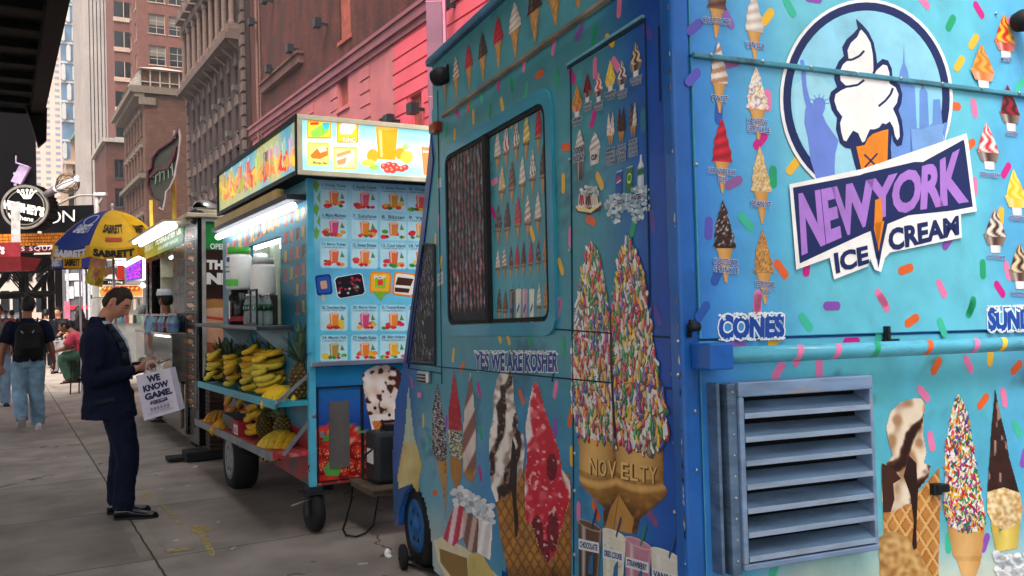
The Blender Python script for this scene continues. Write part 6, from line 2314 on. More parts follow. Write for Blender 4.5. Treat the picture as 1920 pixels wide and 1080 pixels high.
# end wall print
B = Art(FF, 'v', -.003)
B.usepix()
zc_ = (fv(585, 683)[1] + fv(745, 675)[1]) / 2
def ebg(a, z):
 if z > zc_:
  c = mix(lin('#4fc0de'), lin('#b4e4f0'), sst(zc_, zt, z) * .75 + .3 * max(0, nz(a, z, 2)))
  c = mix(c, lin('#1f9cd0'), .6 * math.exp(-((z - 1.86) / .14) ** 2))
  return c
 c = mix(lin('#1a7fa8'), lin('#2a5cae'), sst(zc_, zc_ - .35, z))
 c = mix(c, lin('#1d3f8c'), sst(zc_ - .3, zc_ - .5, z))
 q = .70 + .05 * math.sin(a * 9)
 if z < q:
  c = mix(lin('#c8261f'), lin('#e84a3c'), max(0, nz(a * 5, z * 5, 3)) * 1.3)
  if nz(a + 3, z, 9) > .38:
   c = lin('#3f9a3c')
  elif nz(a, z + 5, 40) > .35:
   c = mix(c, lin('#f0c8a0'), .6)
 return c
sheet(B, [(.005, zb + .005), (CW - .005, zb + .005), (CW - .005, zt - .005), (.005, zt - .005)], ebg, 0, .025)
for k in range(5):
 x, y = 592 + (k % 2) * 8, 350 + k * 22
 B.poly([(x - 6, y), (x, y - 14), (x + 7, y - 4), (x + 2, y + 12)], lin('#7ab83c'), 1)
TT = ['1. Fruity Tasty', '2. Razzle Dazzle', '3. Sunny Punch', '4. Tropical', '6. Melon Madness', '7. Sunshine', '8. Blizzer', '9. Velvet', '11. Berry Tickes', '12. Sweet Breeze', '13. Cool Island', '14. Wonder',
      '18. Overtime Heat', '20. Berry Fairy', '22. Tropical Breeze', '23. Sunset', '24. Mystic Fall', '27. Health Shake', '28. Skin Helper', '29. Green']
JC = ['#e8782a', '#e85a6a', '#e0922a', '#e8543c', '#e04a7a', '#e8822a', '#e0823a', '#e89a2a', '#e86a3a', '#e8803a', '#e0683a', '#e87a3a', '#f0861f', '#d84a7a', '#f08a2a', '#e8702a', '#b0923a', '#f0842a', '#f0b02a', '#8ab83a']
rowsy = [368, 423, 478, 596, 653]
colx = [626, 683.5, 737.5, 788.5]
bq = random.Random(9)
for r, ry in enumerate(rowsy):
 for c_, cx in enumerate(colx):
  sl = .045 - r * .014
  cy = ry + (cx - 626) * sl
  hw, hh = 26, 25
  def tq(x, y):
   return cx + x, cy + y + x * sl
  B.poly([tq(*p) for p in ((-hw, -hh + 4), (-hw + 4, -hh), (hw - 4, -hh), (hw, -hh + 4), (hw, hh - 4), (hw - 4, hh), (-hw + 4, hh), (-hw, hh - 4))], lin('#a6dcea'), 2)
  B.poly([tq(*p) for p in ((-hw + 2, -hh + 13), (hw - 2, -hh + 13), (hw - 2, hh - 2), (-hw + 2, hh - 2))], lin('#bce6f0'), 3)
  B.lab(TT[r * 4 + c_], cx, cy - hh + 5.5, 44, 6.4, lin('#3a4a66'), 4, slope=sl, bold=.012)
  B.lab('Orange, Mango, Berry', cx, cy - hh + 11.3, 38, 3.4, lin('#5a6a80'), 4, slope=sl, bold=.0)
  jc = lin(JC[r * 4 + c_])
  for k in range(7):
   a, q = bq.uniform(-19, 19), bq.uniform(8, 19)
   s_ = bq.uniform(4, 7.5)
   cc_ = lin(bq.choice(['#e8482c', '#f09a2a', '#e8c83c', '#d82c3c', '#7ab03c', '#f0b83c', '#d83a4a', '#4a9a3c']))
   B.poly([tq(a + s_ * math.cos(t), q + s_ * .62 * math.sin(t)) for t in [i * PI / 5 for i in range(10)]], cc_, 5 + k * .2)
  for k in range(3):
   a = bq.uniform(-16, 16)
   B.poly([tq(a - 5, 17), tq(a, 14), tq(a + 5, 18), tq(a, 21)], lin(bq.choice(['#d8283c', '#3a8a3a', '#e83a3a'])), 7)
  B.poly([tq(-9, -8), tq(9, -8), tq(7, 15), tq(-7, 15)], jc, 8)
  B.poly([tq(-6.5, -6), tq(-3.5, -6), tq(-3, 13), tq(-5.5, 13)], mix(jc, WHITE, .45), 9)
  B.poly([tq(-9, -8), tq(-5, -10.5), tq(5, -10.5), tq(9, -8), tq(5, -5.5), tq(-5, -5.5)], mix(jc, WHITE, .4), 9)
  for k in range(4):
   a = 12 + k * 2
   B.poly([tq(a, 4), tq(a + 3 - k * 2, -9 + k), tq(a + 2, 4)], lin('#6a8a3c'), 5)
# plain novelty bars between the rows
def bar(cx, cy, w_, h_, tilt, cols, l=3):
 c, s = math.cos(tilt), math.sin(tilt)
 def q(x, y):
  return cx + x * c - y * s, cy + x * s + y * c
 for i, (col, f) in enumerate(cols):
  B.poly([q(w_ * f * x, h_ * f * y) for x, y in ((-.5, -.4), (-.4, -.5), (.4, -.5), (.5, -.4), (.5, .4), (.4, .5), (-.4, .5), (-.5, .4))], lin(col), l + i)
 return q
bar(607, 534, 30, 38, -.12, [('#1c3f86', 1), ('#2c5cae', .8), ('#e0a888', .4)])
B.poly([(603, 552), (608, 552), (608, 564), (603, 563)], lin('#d8c8a0'), 3)
q = bar(656, 536, 52, 40, -.18, [('#f0f0f0', 1.04), ('#1d1f22', .98)])
for k in range(26):
 a, bb = bq.uniform(-22, 22), bq.uniform(-16, 16)
 B.poly([q(a - 3, bb), q(a, bb - 2.5), q(a + 3, bb), q(a, bb + 2.5)], lin(bq.choice(['#8a2a3a', '#d8304a', '#3a7a3c', '#b83a4a', '#e0d0c8'])), 6)
q = bar(713, 530, 40, 40, .05, [('#f08a1c', 1), ('#f8b82c', .85), ('#8ac83c', .5), ('#e83a2a', .25)])
B.poly([q(-14, 16), q(14, 16), q(2, 34)], lin('#7ab83c'), 6)
B.lab('POP', 712, 520, 22, 7, WHITE, 8)
q = bar(758, 533, 42, 44, .12, [('#f08a1c', 1), ('#f0e8d8', .86)])
B.poly([q(-14, -12), q(16, -12), q(12, 2), q(-17, 3)], lin('#4a2a20'), 6)
B.poly([q(-17, 3), q(12, 2), q(11, 7), q(-17, 8)], lin('#f0ece0'), 7)
B.poly([q(-17, 8), q(11, 7), q(10, 15), q(-16, 16)], lin('#4a2a20'), 6)
q = bar(798, 536, 40, 40, .1, [('#e83a2a', 1), ('#f0e8d8', .8)])
# sundae cup picture, low on the end wall
B.paint([(678, 705), (690, 692), (705, 686), (725, 684), (745, 690), (756, 706), (752, 730), (742, 775), (690, 778), (684, 740)],
  lambda x, y: mix(mix(lin('#f0e4d8'), lin('#d8b8a0'), .5 + nz(x, y, .06)), lin('#4a241a'), sst(.05, .2, nz(x, y, .075) + .4 * nz(x, y, .14))), 3, 1.6)
B.poly([(690, 770), (744, 768), (734, 820), (712, 850), (700, 820)], lin('#f0e8e0'), 2.5)
for x, y in ((703, 765), (716, 790), (730, 778), (708, 812), (724, 808)):
 B.ell(x, y, 3, 3.4, lin('#1c1614'), 3.5, 10)
B.paint([(697, 790), (738, 786), (730, 820), (714, 840)], lambda x, y: mix(lin('#e88a4a'), lin('#b85a28'), 1 if (x + y) % 8 < 2 or (x - y) % 8 < 2 else 0), 2.8, 1.5)
B.poly([(690, 825), (705, 805), (720, 815), (700, 840)], lin('#6aa83c'), 3)
# big berries along the bottom
for k in range(18):
 x, y = 590 + (k % 9) * 14 + bq.uniform(-4, 4), 852 + (k // 9) * 26 + bq.uniform(-6, 6)
 r2 = bq.uniform(11, 16)
 B.paint([(x + r2 * math.cos(t), y + r2 * 1.15 * math.sin(t)) for t in [i * PI / 7 for i in range(14)]], lambda px, py, x=x, y=y: mix(lin('#e8442e'), lin('#7a0f14'), min(1, math.hypot(px - x - 3, py - y + 3) / 17)), 2 + k * .3, 2)
 for j in range(14):
  t, q = bq.uniform(0, 6.3), bq.uniform(.1, .85) * r2
  B.ell(x + q * math.cos(t), y + q * math.sin(t), .9, 1.2, lin('#f0c090'), 2.2 + k * .3, 5)
B.poly([(605, 878), (622, 862), (640, 880), (634, 893), (612, 892)], lin('#5aa04a'), 8)
B.poly([(602, 828), (614, 812), (620, 826)], lin('#4a9a3c'), 8)
B.build('end_print', M_CART, cart)
# trims of the end wall
b = MB()
b.box(-.005, CW + .01, -.045, -.0035, zc_ - .018, zc_ + .018)
b.build('counter_rail', M_ALU, cart, bevel=.004)
b = MB()
b.box(-.012, .035, -.012, .035, zb, zt)
b.build('corner_trim', mat('corner_cyan', '#4fb4d0', .4, var=.2), cart)
# access door with a grey panel
dx0, dz1 = fv(593, 726)
dx1, dz0 = fv(682, 900)
dz0 = fv(640, 900)[1]
b = MB()
for x0, x1, z0, z1 in ((dx0, dx1, dz1 - .01, dz1), (dx0, dx1, dz0, dz0 + .01), (dx0, dx0 + .01, dz0, dz1), (dx1 - .02, dx1, dz0, dz1)):
 b.box(x0, x1, -.016, -.0035, z0, z1)
door = b.build('access_door', M_DARKM, cart)
gx0, gz1 = fv(616, 753)
gx1, gz0 = fv(655, 874)
b = MB()
b.box(gx0, gx1, -.014, -.0035, gz0, gz1)
b.box(gx0, gx1, -.0155, -.0141, gz0 + .001, gz0 + (gz1 - gz0) * .76)
b.build('vent_panel', mat('panel_grey', '#5a5654', .6, var=.2), door)
b = MB()
b.box(dx0 + .02, dx0 + .05, -.02, -.004, (dz0 + dz1) / 2 - .02, (dz0 + dz1) / 2 + .02)
b.box(dx1 - .04, dx1 + .05, -.03, -.016, (dz0 + dz1) / 2 - .01, (dz0 + dz1) / 2 + .005)
b.build('door_latch', M_ALU, door)
# lit sign box
sx0 = -.16
sy0 = -.16
sz0, sz1 = zt + .02, zt + .02 + .47
SX1, SY1 = 1.75, 3.32
zt2 = FF.hit(558, 217, 'v', sy0).z
sz1 = zt2
sz0 = FF.hit(560, 325, 'v', sy0).z
sx0 = FF.hit(559, 260, 'v', sy0).x
SY1 = FF.hit(410, 360, 'u', sx0).y
b = MB()
b.box(sx0 + .004, SX1, sy0 + .004, SY1, sz0, sz1)
sbx = b.build('sign_box', mat('sign_case', '#22262a', .5), cart)
fr = .022
def framebars(face, f0, a0, a1, z0, z1, m, nm, par, w_=.025):
 b = MB()
 for p, q_, r, s_ in ((a0, a1, z0, z0 + w_), (a0, a1, z1 - w_, z1), (a0, a0 + w_, z0 + w_, z1 - w_), (a1 - w_, a1, z0 + w_, z1 - w_)):
  if face == 'v':
   b.box(p, q_, f0 - .02, f0 + .003, r, s_)
  else:
   b.box(f0 - .02, f0 + .003, p, q_, r, s_)
 return b.build(nm, m, par, bevel=.003)
framebars('v', sy0, sx0 - .01, SX1, sz0 - .01, sz1 + .01, M_CREAMF, 'end_sign_frame', sbx, .035)
framebars('u', sx0, sy0 - .012, SY1, sz0 - .012, sz1 + .012, mat('case_dark', '#1c2024', .5), 'side_sign_frame', sbx, .035)
M_LITS = mat('backlit_film', attr=True, rough=.25, var=.04, emit=.46)
S = Art(FF, 'v', sy0 - .0)
S.usepix()
zmid = (sz0 + sz1) / 2
def lit(a, z):
 return mix(lin('#86d0e0'), lin('#e8f4e0'), .55 * math.exp(-((z - zmid) / .1) ** 2) + .25 * math.sin(z * 60) * .3 + .2 * max(0, nz(a, z, 4)))
sheet(S, [(sx0 + .025, sz0 + .025), (SX1 - .03, sz0 + .025), (SX1 - .03, sz1 - .025), (sx0 + .025, sz1 - .025)], lit, 0, .03)
def zs(x, y):
 return 380 + x / 3.177, 200 + y / 3.177
def boxpic(x0, y0, x1, y1, c0, c1, l=1, r=10):
 k = 6
 S.poly([zs(*p) for p in ((x0, y0 + k), (x0 + k, y0), (x1 - k, y0 + 2), (x1, y0 + k), (x1, y1 - k), (x1 - k, y1), (x0 + k, y1), (x0, y1 - k))], lin(c0), l)
 S.poly([zs(*p) for p in ((x0 + 8, y0 + 12), (x1 - 8, y0 + 14), (x1 - 8, y1 - 10), (x0 + 8, y1 - 10))], lin(c1), l + 1)
boxpic(622, 80, 765, 190, '#f09a1c', '#f8d83c')
S.poly([zs(*p) for p in ((640, 150), (700, 110), (755, 100), (750, 150), (700, 180), (650, 182))], lin('#8ad04a'), 4)
S.poly([zs(*p) for p in ((710, 95), (755, 95), (755, 130), (725, 140))], lin('#3ab8d0'), 5)
S.poly([zs(*p) for p in ((640, 95), (690, 92), (690, 108), (640, 110))], lin('#e8481c'), 5)
boxpic(798, 90, 928, 215, '#f0a01c', '#f8c02c')
for k in range(7):
 S.ell(*zs(835 + (k % 4) * 20, 120 + (k // 4) * 26), 6.0, 6.5, lin('#f4f0d8'), 4, 12)
S.lab('KING', *zs(872, 198), 24, 9, lin('#f8e8c0'), 5, slope=.08, outline=lin('#e0641c'))
boxpic(622, 212, 752, 348, '#f8d03c', '#f8e47a')
S.poly([zs(*p) for p in ((640, 290), (680, 250), (745, 245), (745, 290), (700, 312), (650, 308))], lin('#d8762c'), 4)
S.poly([zs(*p) for p in ((680, 245), (725, 232), (742, 262), (700, 275))], lin('#f4e8b0'), 5)
S.lab('Mango Bar', *zs(700, 336), 28, 6, lin('#5a5a3c'), 5, slope=.05)
boxpic(778, 238, 918, 372, '#f0b83c', '#f4dc9a')
S.poly([zs(*p) for p in ((790, 300), (890, 258), (908, 290), (840, 362), (800, 350))], lin('#f8f4dc'), 4)
S.poly([zs(*p) for p in ((796, 282), (880, 256), (884, 276), (800, 304))], lin('#c89a5c'), 5)
S.poly([zs(*p) for p in ((796, 322), (860, 300), (850, 340), (806, 350))], lin('#c8945c'), 5)
def zoval(x, y, rx, ry, c, l, n=14):
 S.poly([zs(x + rx * math.cos(t), y + ry * math.sin(t)) for t in [2 * PI * i / n for i in range(n)]], lin(c), l)
zoval(1012, 292, 36, 40, '#f8a02a', 4)
zoval(985, 335, 42, 22, '#f4dc5a', 5)
zoval(1020, 360, 30, 16, '#9ad04a', 5)
S.poly([zs(*p) for p in ((1030, 120), (1162, 132), (1146, 318), (1045, 312))], lin('#f89a1c'), 6)
S.poly([zs(*p) for p in ((1046, 140), (1066, 142), (1072, 300), (1058, 300))], lin('#fbc870'), 7)
zoval(1096, 126, 66, 16, '#fbb44a', 7)
for k in range(8):
 S.poly([zs(1185, 262), zs(1190 + k * 12, 190 + abs(k - 3) * 8), zs(1196, 264)], lin('#a8b86a'), 5)
zoval(1175, 280, 30, 36, '#e89a2c', 6)
zoval(1215, 300, 38, 38, '#f4e04a', 6)
for x, y in ((1080, 355), (1110, 345), (1140, 350), (1100, 378), (1130, 380), (1160, 368), (1185, 372), (1205, 362)):
 zoval(x, y, 22, 18, '#e8483c', 8)
 zoval(x - 5, y - 5, 7, 6, '#f09a8a', 9)
S.poly([zs(*p) for p in ((1300, 230), (1365, 236), (1355, 410), (1315, 405))], lin('#f0864a'), 6)
zoval(1334, 232, 34, 10, '#f4e0d0', 7)
S.lab('Mango', *zs(1340, 270), 18, 6, WHITE, 8)
S.build('end_sign_face', M_LITS, sbx)
S = Art(FF, 'u', sx0 - .0)
S.usepix()
sheet(S, [(-SY1 + .03, sz0 + .025), (-sy0 - .02, sz0 + .025), (-sy0 - .02, sz1 - .025), (-SY1 + .03, sz1 - .025)], lambda a, z: mix(mix(lin('#3a8fb0'), lin('#7cc8d8'), .5 + .6 * nz(a, z, 2.5)), lin('#d8c83c'), .7 * sst(-.1, .35, nz(a * 1.3, z, 1.7) + .5 * sst(-2.0, -3.2, a))), 0, .05)
gl_ = random.Random(3)
GC = ['#c89a2c', '#d8b03c', '#e0682c', '#e0503c', '#b8c83c', '#7a3a24', '#d88a9a', '#d0a8c0', '#9ac8b0', '#c8a0d0', '#e07a4a']
for i, x in enumerate((128, 168, 222, 268, 325, 376, 405, 440, 483, 525)):
 q = (x - 95) / 460
 yb, yt = 590 - q * 215, 405 - q * 260
 hh = (yb - yt)
 for k in range(9):
  S.poly([zs(x + gl_.uniform(-22, 22) + 14 * math.cos(t), yb - hh * .1 - gl_.uniform(-.02, .55) * hh + 18 * math.sin(t)) for t in [j * PI / 5 for j in range(10)]], lin(gl_.choice(['#d8402c', '#e8b02c', '#a8b83c', '#e8862c', '#f0c83c', '#e8a02c'])), 2 + k * .3)
 S.poly([zs(x - 13, yb - hh * .88 + 4), zs(x + 13, yb - hh * .94), zs(x + 8, yb - hh * .12), zs(x - 8, yb - hh * .06)], lin(GC[i]), 4)
 S.poly([zs(x - 8, yb - hh * .84), zs(x - 3, yb - hh * .85), zs(x - 2, yb - hh * .2), zs(x - 6, yb - hh * .2)], mix(lin(GC[i]), WHITE, .4), 5)
 S.line([zs(x + 2, yb - hh * .88), zs(x + 6, yb - hh * 1.02)], 1.4, lin('#d8d0c8'), 5)
S.build('side_sign_face', mat('dim_backlit_film', attr=True, rough=.25, var=.04, emit=.3), sbx)
# awning strip and tube lamp under the sign
b = MB()
za = FF.hit(575, 358, 'u', -.30).z
b.box(-.15, -.003, .02, 2.9, sz0 - .16, sz0 - .12)
b.build('awning_board', mat('awning_dark', '#2c3034', .5, var=.3), cart)
b = MB()
b.box(-.15, -.10, .3, 2.75, sz0 - .119, sz0 - .05)
b.build('awning_rail', mat('awning_cream', '#b89a5a', .5, var=.2), cart)
tl0, tl1 = FF.hit(566, 362, 'u', -.26), FF.hit(424, 428, 'u', -.26)
zL = (tl0.z + tl1.z) / 2
b = MB()
b.tube([(-.09, .08, sz0 - .20), (-.09, 2.9, sz0 - .20)], .03, 10)
b.build('tube_lamp', mat('white_tube_lamp', '#f4f8ff'), cart, smooth=True)
# serving ledge with goods on it
lz = FF.hit(560, 616, 'u', -.24).z
LZ = fu(500, 618)[1]
LZ = FF.hit(425, 611, 'u', -.26).z * .5 + FF.hit(548, 612, 'u', -.26).z * .5
b = MB()
b.box(-.28, -.003, .42, CL - .02, LZ - .03, LZ)
ledge = b.build('serving_ledge', mat('ledge_steel', '#4a5058', .35, metal=.7, var=.3), cart, bevel=.004)
for y in (.6, 1.9):
 MB().prism([(-.25, y, LZ - .031), (-.003, y, LZ - .031), (-.003, y, LZ - .25)], (0, .015, 0)).build('ledge_gusset', mat('perspex_panel', '#8fa2a8', .2, var=.2), cart)
def bottle(name, label, cat, loc, parts, group=None):
 t = thing(name, label, cat, group=group)
 t.matrix_world = FF.M @ Matrix.Translation(loc)
 for nm, prof, m in parts:
  b = MB()
  b.lathe((0, 0, 0), prof, 18)
  b.build(nm, m, t, smooth=True)
 return t
def ledgepos(px, py):
 h = FF.hit(px, py, 'z', LZ)
 return h
hS = (FF.hit(448, 600, 'u', -.14).y)
W_P = mat('white_plastic', '#d8d8d4', .35, var=.08)
G_P = mat('green_lid', '#4aa83a', .4)
BLKP = mat('black_plastic', '#141416', .3, coat=.3)
y1 = FF.hit(449, 600, 'u', -.14).y
y2 = FF.hit(481, 590, 'u', -.14).y
hh = .30
t = bottle('black_tub', 'squat black supplement tub under the white green-lidded tub', 'tub', (-.14, y1, LZ), [('tub', [(.085, 0), (.1, .02), (.1, .24), (.075, .27), (.075, .30)], BLKP)])
b = MB()
b.lathe((0, 0, 0), [(.1012, .03), (.1012, .07)], 18)
b.build('red_label', mat('label_red', '#8c2430', .5), t)
b = MB()
b.box(-.102, -.0985, -.095, -.06, .05, .2)
b.build('white_panel', W_P, t)
t = bottle('white_tub', 'white supplement tub with a bright green lid standing on the black tub', 'tub', (-.14, y1, LZ + .301), [('tub', [(.1, 0), (.112, .02), (.112, .28), (.09, .31)], W_P), ('lid', [(.092, .312), (.098, .315), (.098, .365), (.09, .37)], G_P)])
A = MB()
def curl(b, r, z, h, a0, a1, col):
 n = 8
 for k in range(n):
  p, q = a0 + (a1 - a0) * k / n, a0 + (a1 - a0) * (k + 1) / n
  b.quad((r * math.cos(p), r * math.sin(p), z), (r * math.cos(q), r * math.sin(q), z), (r * math.cos(q), r * math.sin(q), z + h), (r * math.cos(p), r * math.sin(p), z + h), col)
curl(A, .1125, .03, .06, PI + .1, PI + 1.3, lin('#4ab83c'))
curl(A, .1125, .04, .05, PI - .5, PI + .1, lin('#3a2a20'))
curl(A, .1125, .24, .04, PI + .2, PI + .6, lin('#1c4a9c'))
for k, (s_, z, h) in enumerate((('organic', .19, .03), ('protein', .15, .028))):
 vs, fs = glyphs(s_, .02)
 x0, x1 = min(v[0] for v in vs), max(v[0] for v in vs)
 A.add([(.113 * math.cos(PI - .6 + 1.2 * (v[0] - x0) / (x1 - x0)), .113 * math.sin(PI - .6 + 1.2 * (v[0] - x0) / (x1 - x0)), z + v[1] * h) for v in vs], fs, lin('#2a3c6c'))
A.build('label', M_PRINT, t)
t = bottle('white_jar', 'plain white screw-top jar behind the water bottles', 'jar', (-.1, y2 - .06, LZ + .24), [('tub', [(.095, 0), (.1, .02), (.1, .22), (.082, .25)], W_P), ('lid', [(.088, .252), (.088, .30)], mat('pale_lid', '#c4c4c0', .4))])
b = MB()
b.box(-.12, .09, -.11, .11, -.24, -.001)
o = b.build('carton', mat('dark_carton', '#2c2a2c', .6, var=.2), None, bevel=.004)
o.matrix_world = FF.M @ Matrix.Translation((-.1, y2 - .06, LZ + .24))
tag(o, 'dark carton under the plain white jar on the ledge', 'carton')
M_PET = mat('clear_bottle', '#cfe0dc', .08, var=.1, trans=.75, ior=1.2)
gb = []
lab_ = ['first', 'second']
wb_ = None
bottlep = []
for r in range(2):
 for i in range(5):
  bottlep.append((-.215 + .085 * r, .66 + i * .085 + r * .02))
wl_ = ['clear water bottle with a dark green band in the front row on the ledge', 'clear water bottle with a dark green band in the back row on the ledge']
for i, (u_, v_) in enumerate(bottlep):
 if wb_ is None:
  wb_ = bottle('water_bottle', wl_[0], 'water bottle', (u_, v_, LZ), [('bottle', [(.03, 0), (.034, .01), (.034, .09), (.031, .10), (.034, .12), (.034, .16), (.014, .215), (.013, .23)], M_PET), ('cap', [(.015, .231), (.015, .25)], mat('white_cap', '#e0d0cc', .4)), ('band', [(.0346, .115), (.0346, .165)], mat('green_band', '#1c4a34', .5))], group='water bottles on the serving ledge')
  A = MB()
  vs, fs = glyphs('100', .03)
  A.add([(.0352 * math.cos(PI - .5 + 1.0 * v[0] / 1.7), .0352 * math.sin(PI - .5 + 1.0 * v[0] / 1.7), .127 + v[1] * .032) for v in vs], fs, lin('#e8f0ec'))
  A.build('lettering', M_PRINT, wb_)
 else:
  dup(wb_, mw=FF.M @ Matrix.Translation((u_, v_, LZ)), label=wl_[i // 5])
# clear hinged door beside the goods
b = MB()
y0, y1_ = .40, .62
z0, z1 = LZ + .01, FF.hit(540, 535, 'u', -.27).z
for a0, a1, c0_, c1_ in ((y0, y1_, z0, z0 + .015), (y0, y1_, z1 - .015, z1), (y0, y0 + .015, z0 + .015, z1 - .015), (y1_ - .015, y1_, z0 + .015, z1 - .015)):
 b.box(-.285, -.27, a0, a1, c0_, c1_)
scr = b.build('clear_screen', M_DARKM, cart)
b = MB()
b.box(-.28, -.277, y0 + .015, y1_ - .015, z0 + .015, z1 - .015)
b.build('screen_pane', mat('clear_pane', '#9fb4b8', .1, alpha=.22, var=0), scr)
# ---- the two fruit shelves
M_SH1 = mat('turquoise_shelf', '#3aa4b8', .4, var=.15, dirt='#1f4a54', damt=.4)
M_SH2 = mat('red_shelf_print', '#c0353c', .5, var=.45, scale=14, dirt='#e8b8a8', dscale=18, damt=.7)
h1 = FF.hit(518, 757, 'v', .02)
h2 = FF.hit(510, 853, 'v', .02)
SD1, SZ1 = h1.x, (h1.z + FF.hit(581, 748, 'v', .02).z) / 2
SD2, SZ2 = h2.x, (h2.z + FF.hit(581, 843, 'v', .02).z) / 2
SE1 = FF.hit(375, 717, 'u', SD1).y
SE2 = FF.hit(371, 789, 'u', SD2).y
SE1, SE2 = min(SE1, 3.3), min(SE2, 3.3)
ZS1a, ZS1b = SZ1, FF.hit(375, 717, 'u', SD1).z
ZS2a, ZS2b = SZ2, FF.hit(371, 789, 'u', SD2).z
def shelf(nm, m, sd, za, zb2, ye, edge):
 zb2 = za + (zb2 - za) * (3.14 / max(ye, 3.14))
 b = MB()
 v = [(sd, .02, za), (-.003, .02, za), (-.003, 3.14, zb2), (sd, 3.14, zb2)]
 b.prism([(x, y, z - .035) for x, y, z in v], (0, 0, .035))
 o = b.build(nm, m, cart)
 b = MB()
 e = .018
 b.prism([(sd - e, .0, za - .045), (sd - .001, .0, za - .045), (sd - .001, .0, za + .012), (sd - e, .0, za + .012)], (0, 3.14, zb2 - za))
 b.build('shelf_edge', edge, o)
 return o, (lambda y: za + (zb2 - za) * (y - .02) / 3.12)
s1, fz1 = shelf('upper_shelf', M_SH1, SD1, ZS1a, ZS1b, SE1, M_SH1)
s2, fz2 = shelf('lower_shelf', M_SH2, SD2, ZS2a, ZS2b, SE2, M_GREYP)
b = MB()
p, q = FF.hit(517, 757, 'v', 0), FF.hit(583, 699, 'v', -.01)
b.obox(((p.x + q.x) / 2, -.006, (p.z + q.z) / 2), ((q.x - p.x) / 2, 0, (q.z - p.z) / 2), (0, .004, 0), Vector((-(q.z - p.z), 0, (q.x - p.x))).normalized() * .012)
b.sph((p.x, -.012, p.z), .016, .01, .016, 8, 6)
b.build('shelf_bracket', M_GREYP, cart)
b = MB()
p, q = FF.hit(531, 854, 'v', 0), FF.hit(589, 779, 'v', -.01)
b.obox(((p.x + q.x) / 2, -.006, (p.z + q.z) / 2), ((q.x - p.x) / 2, 0, (q.z - p.z) / 2), (0, .004, 0), Vector((-(q.z - p.z), 0, (q.x - p.x))).normalized() * .013)
b.sph((q.x, -.012, q.z), .018, .01, .018, 8, 6)
b.build('shelf_bracket', M_GREYP, cart)
# ---- fruit
M_BAN = mat('banana_skin', attr=True, rough=.5, var=.12, scale=30, dirt='#6a4a14', dscale=26, damt=.35)
M_BAN2 = mat('ripe_banana_skin', attr=True, rough=.55, var=.2, scale=30, dirt='#4a3010', dscale=20, damt=.6)
YEL = [lin(c) for c in ('#e8bc24', '#efc832', '#dca81c', '#d8c244')]
DUL = [lin(c) for c in ('#cc9428', '#b8801e', '#d8a634', '#c08a24')]
def banana(b, base, d, bend, ln, r, col, gtip=None):
 """curved tapered finger from base along d, bending towards bend"""
 base, d, bend = Vector(base), Vector(d).normalized(), Vector(bend).normalized()
 pts, rad = [], []
 n = 9
 for k in range(n + 1):
  t = k / n
  a = 1.15 * (t - .0)
  p = base + d * (ln * math.sin(a) / 1.15 * 1.0) + bend * (ln * (1 - math.cos(a)) / 1.15)
  pts.append(p)
  rad.append(r * (.35 if k == 0 else .42 if k == n else .3 if k == n + 1 else min(1, .62 + .9 * math.sin(t * PI))))
 o = len(b.f)
 b.tube(pts, rad, 7, col=col)
 g = gtip or lin('#5a4a1c')
 b.tube([pts[0] - d * r * 1.1, pts[0] + d * r * .2], [r * .3, r * .36], 6, col=lin('#8a8a34'))
 b.tube([pts[-1], pts[-1] + (pts[-1] - pts[-2]).normalized() * r * .5], [r * .36, r * .2], 6, col=g)
def hand(name, label, group, pos, n, ln, r, spread, cols, m, rz=0.0, upright=True, crescent=1.0, seed=0):
 rn = random.Random(seed)
 b = MB()
 for k in range(n):
  q = k / max(1, n - 1)
  c = mix(rn.choice(cols), lin('#7a8a2c'), rn.random() * .2)
  if upright:
   # fingers stacked on one stem, each turned a little differently
   for side in (0, 1):
    if side and rn.random() < .25:
     continue
    z = r * 1.0 + k * r * 1.75 + rn.uniform(-.25, .25) * r + side * r * .4
    ang = rn.uniform(-.35, .35) + (.5 if side else -.1)
    base = Vector((rn.uniform(-.012, .012) + side * .07, ln * .46 + rn.uniform(-.02, .02), z + .012))
    banana(b, base, (-.45 + ang, -1, rn.uniform(-.18, .02)), (.55, .1, rn.uniform(.1, .5)), ln * rn.uniform(.82, 1.08), r * rn.uniform(.85, 1.05), rn.choice(cols))
  else:
   a = -.55 + 1.1 * q
   banana(b, Vector((.02 * math.sin(a * 3), ln * .42, r * 1.0 + .045 * abs(math.cos(a)))) + Vector((a * .06, 0, 0)), (math.sin(a), -math.cos(a), 0), (-.3 * math.sin(a) + .0, 0, -.25), ln * rn.uniform(.9, 1.05), r, c)
   if q < .8:
    banana(b, Vector((a * .05, ln * .40, r * 2.5)), (math.sin(a) * .85, -math.cos(a), .12), (0, 0, -.35), ln * rn.uniform(.85, .95), r, rn.choice(cols))
 o = b.build(name, m, smooth=True)
 o.matrix_world = FF.M @ Matrix.Translation(pos) @ Matrix.Rotation(rz, 4, 'Z')
 tag(o, label, 'bananas', group)
 return o
g1, g2 = 'banana bunches on the upper shelf', 'banana bunches on the lower shelf'
def onshelf(px, py, fz, u):
 """shelf place seen at a pixel, kept u metres out from the wall"""
 h = FF.hit(px, py, 'u', u)
 return (u, h.y, fz(h.y))
LBS = ['tall stacked banana bunch at the far end of the turquoise shelf', 'tall banana bunch second from the far end of the turquoise shelf', 'tall banana bunch behind the green leaf in the shelf middle', 'tall banana bunch nearest the large pineapple on the upper shelf']
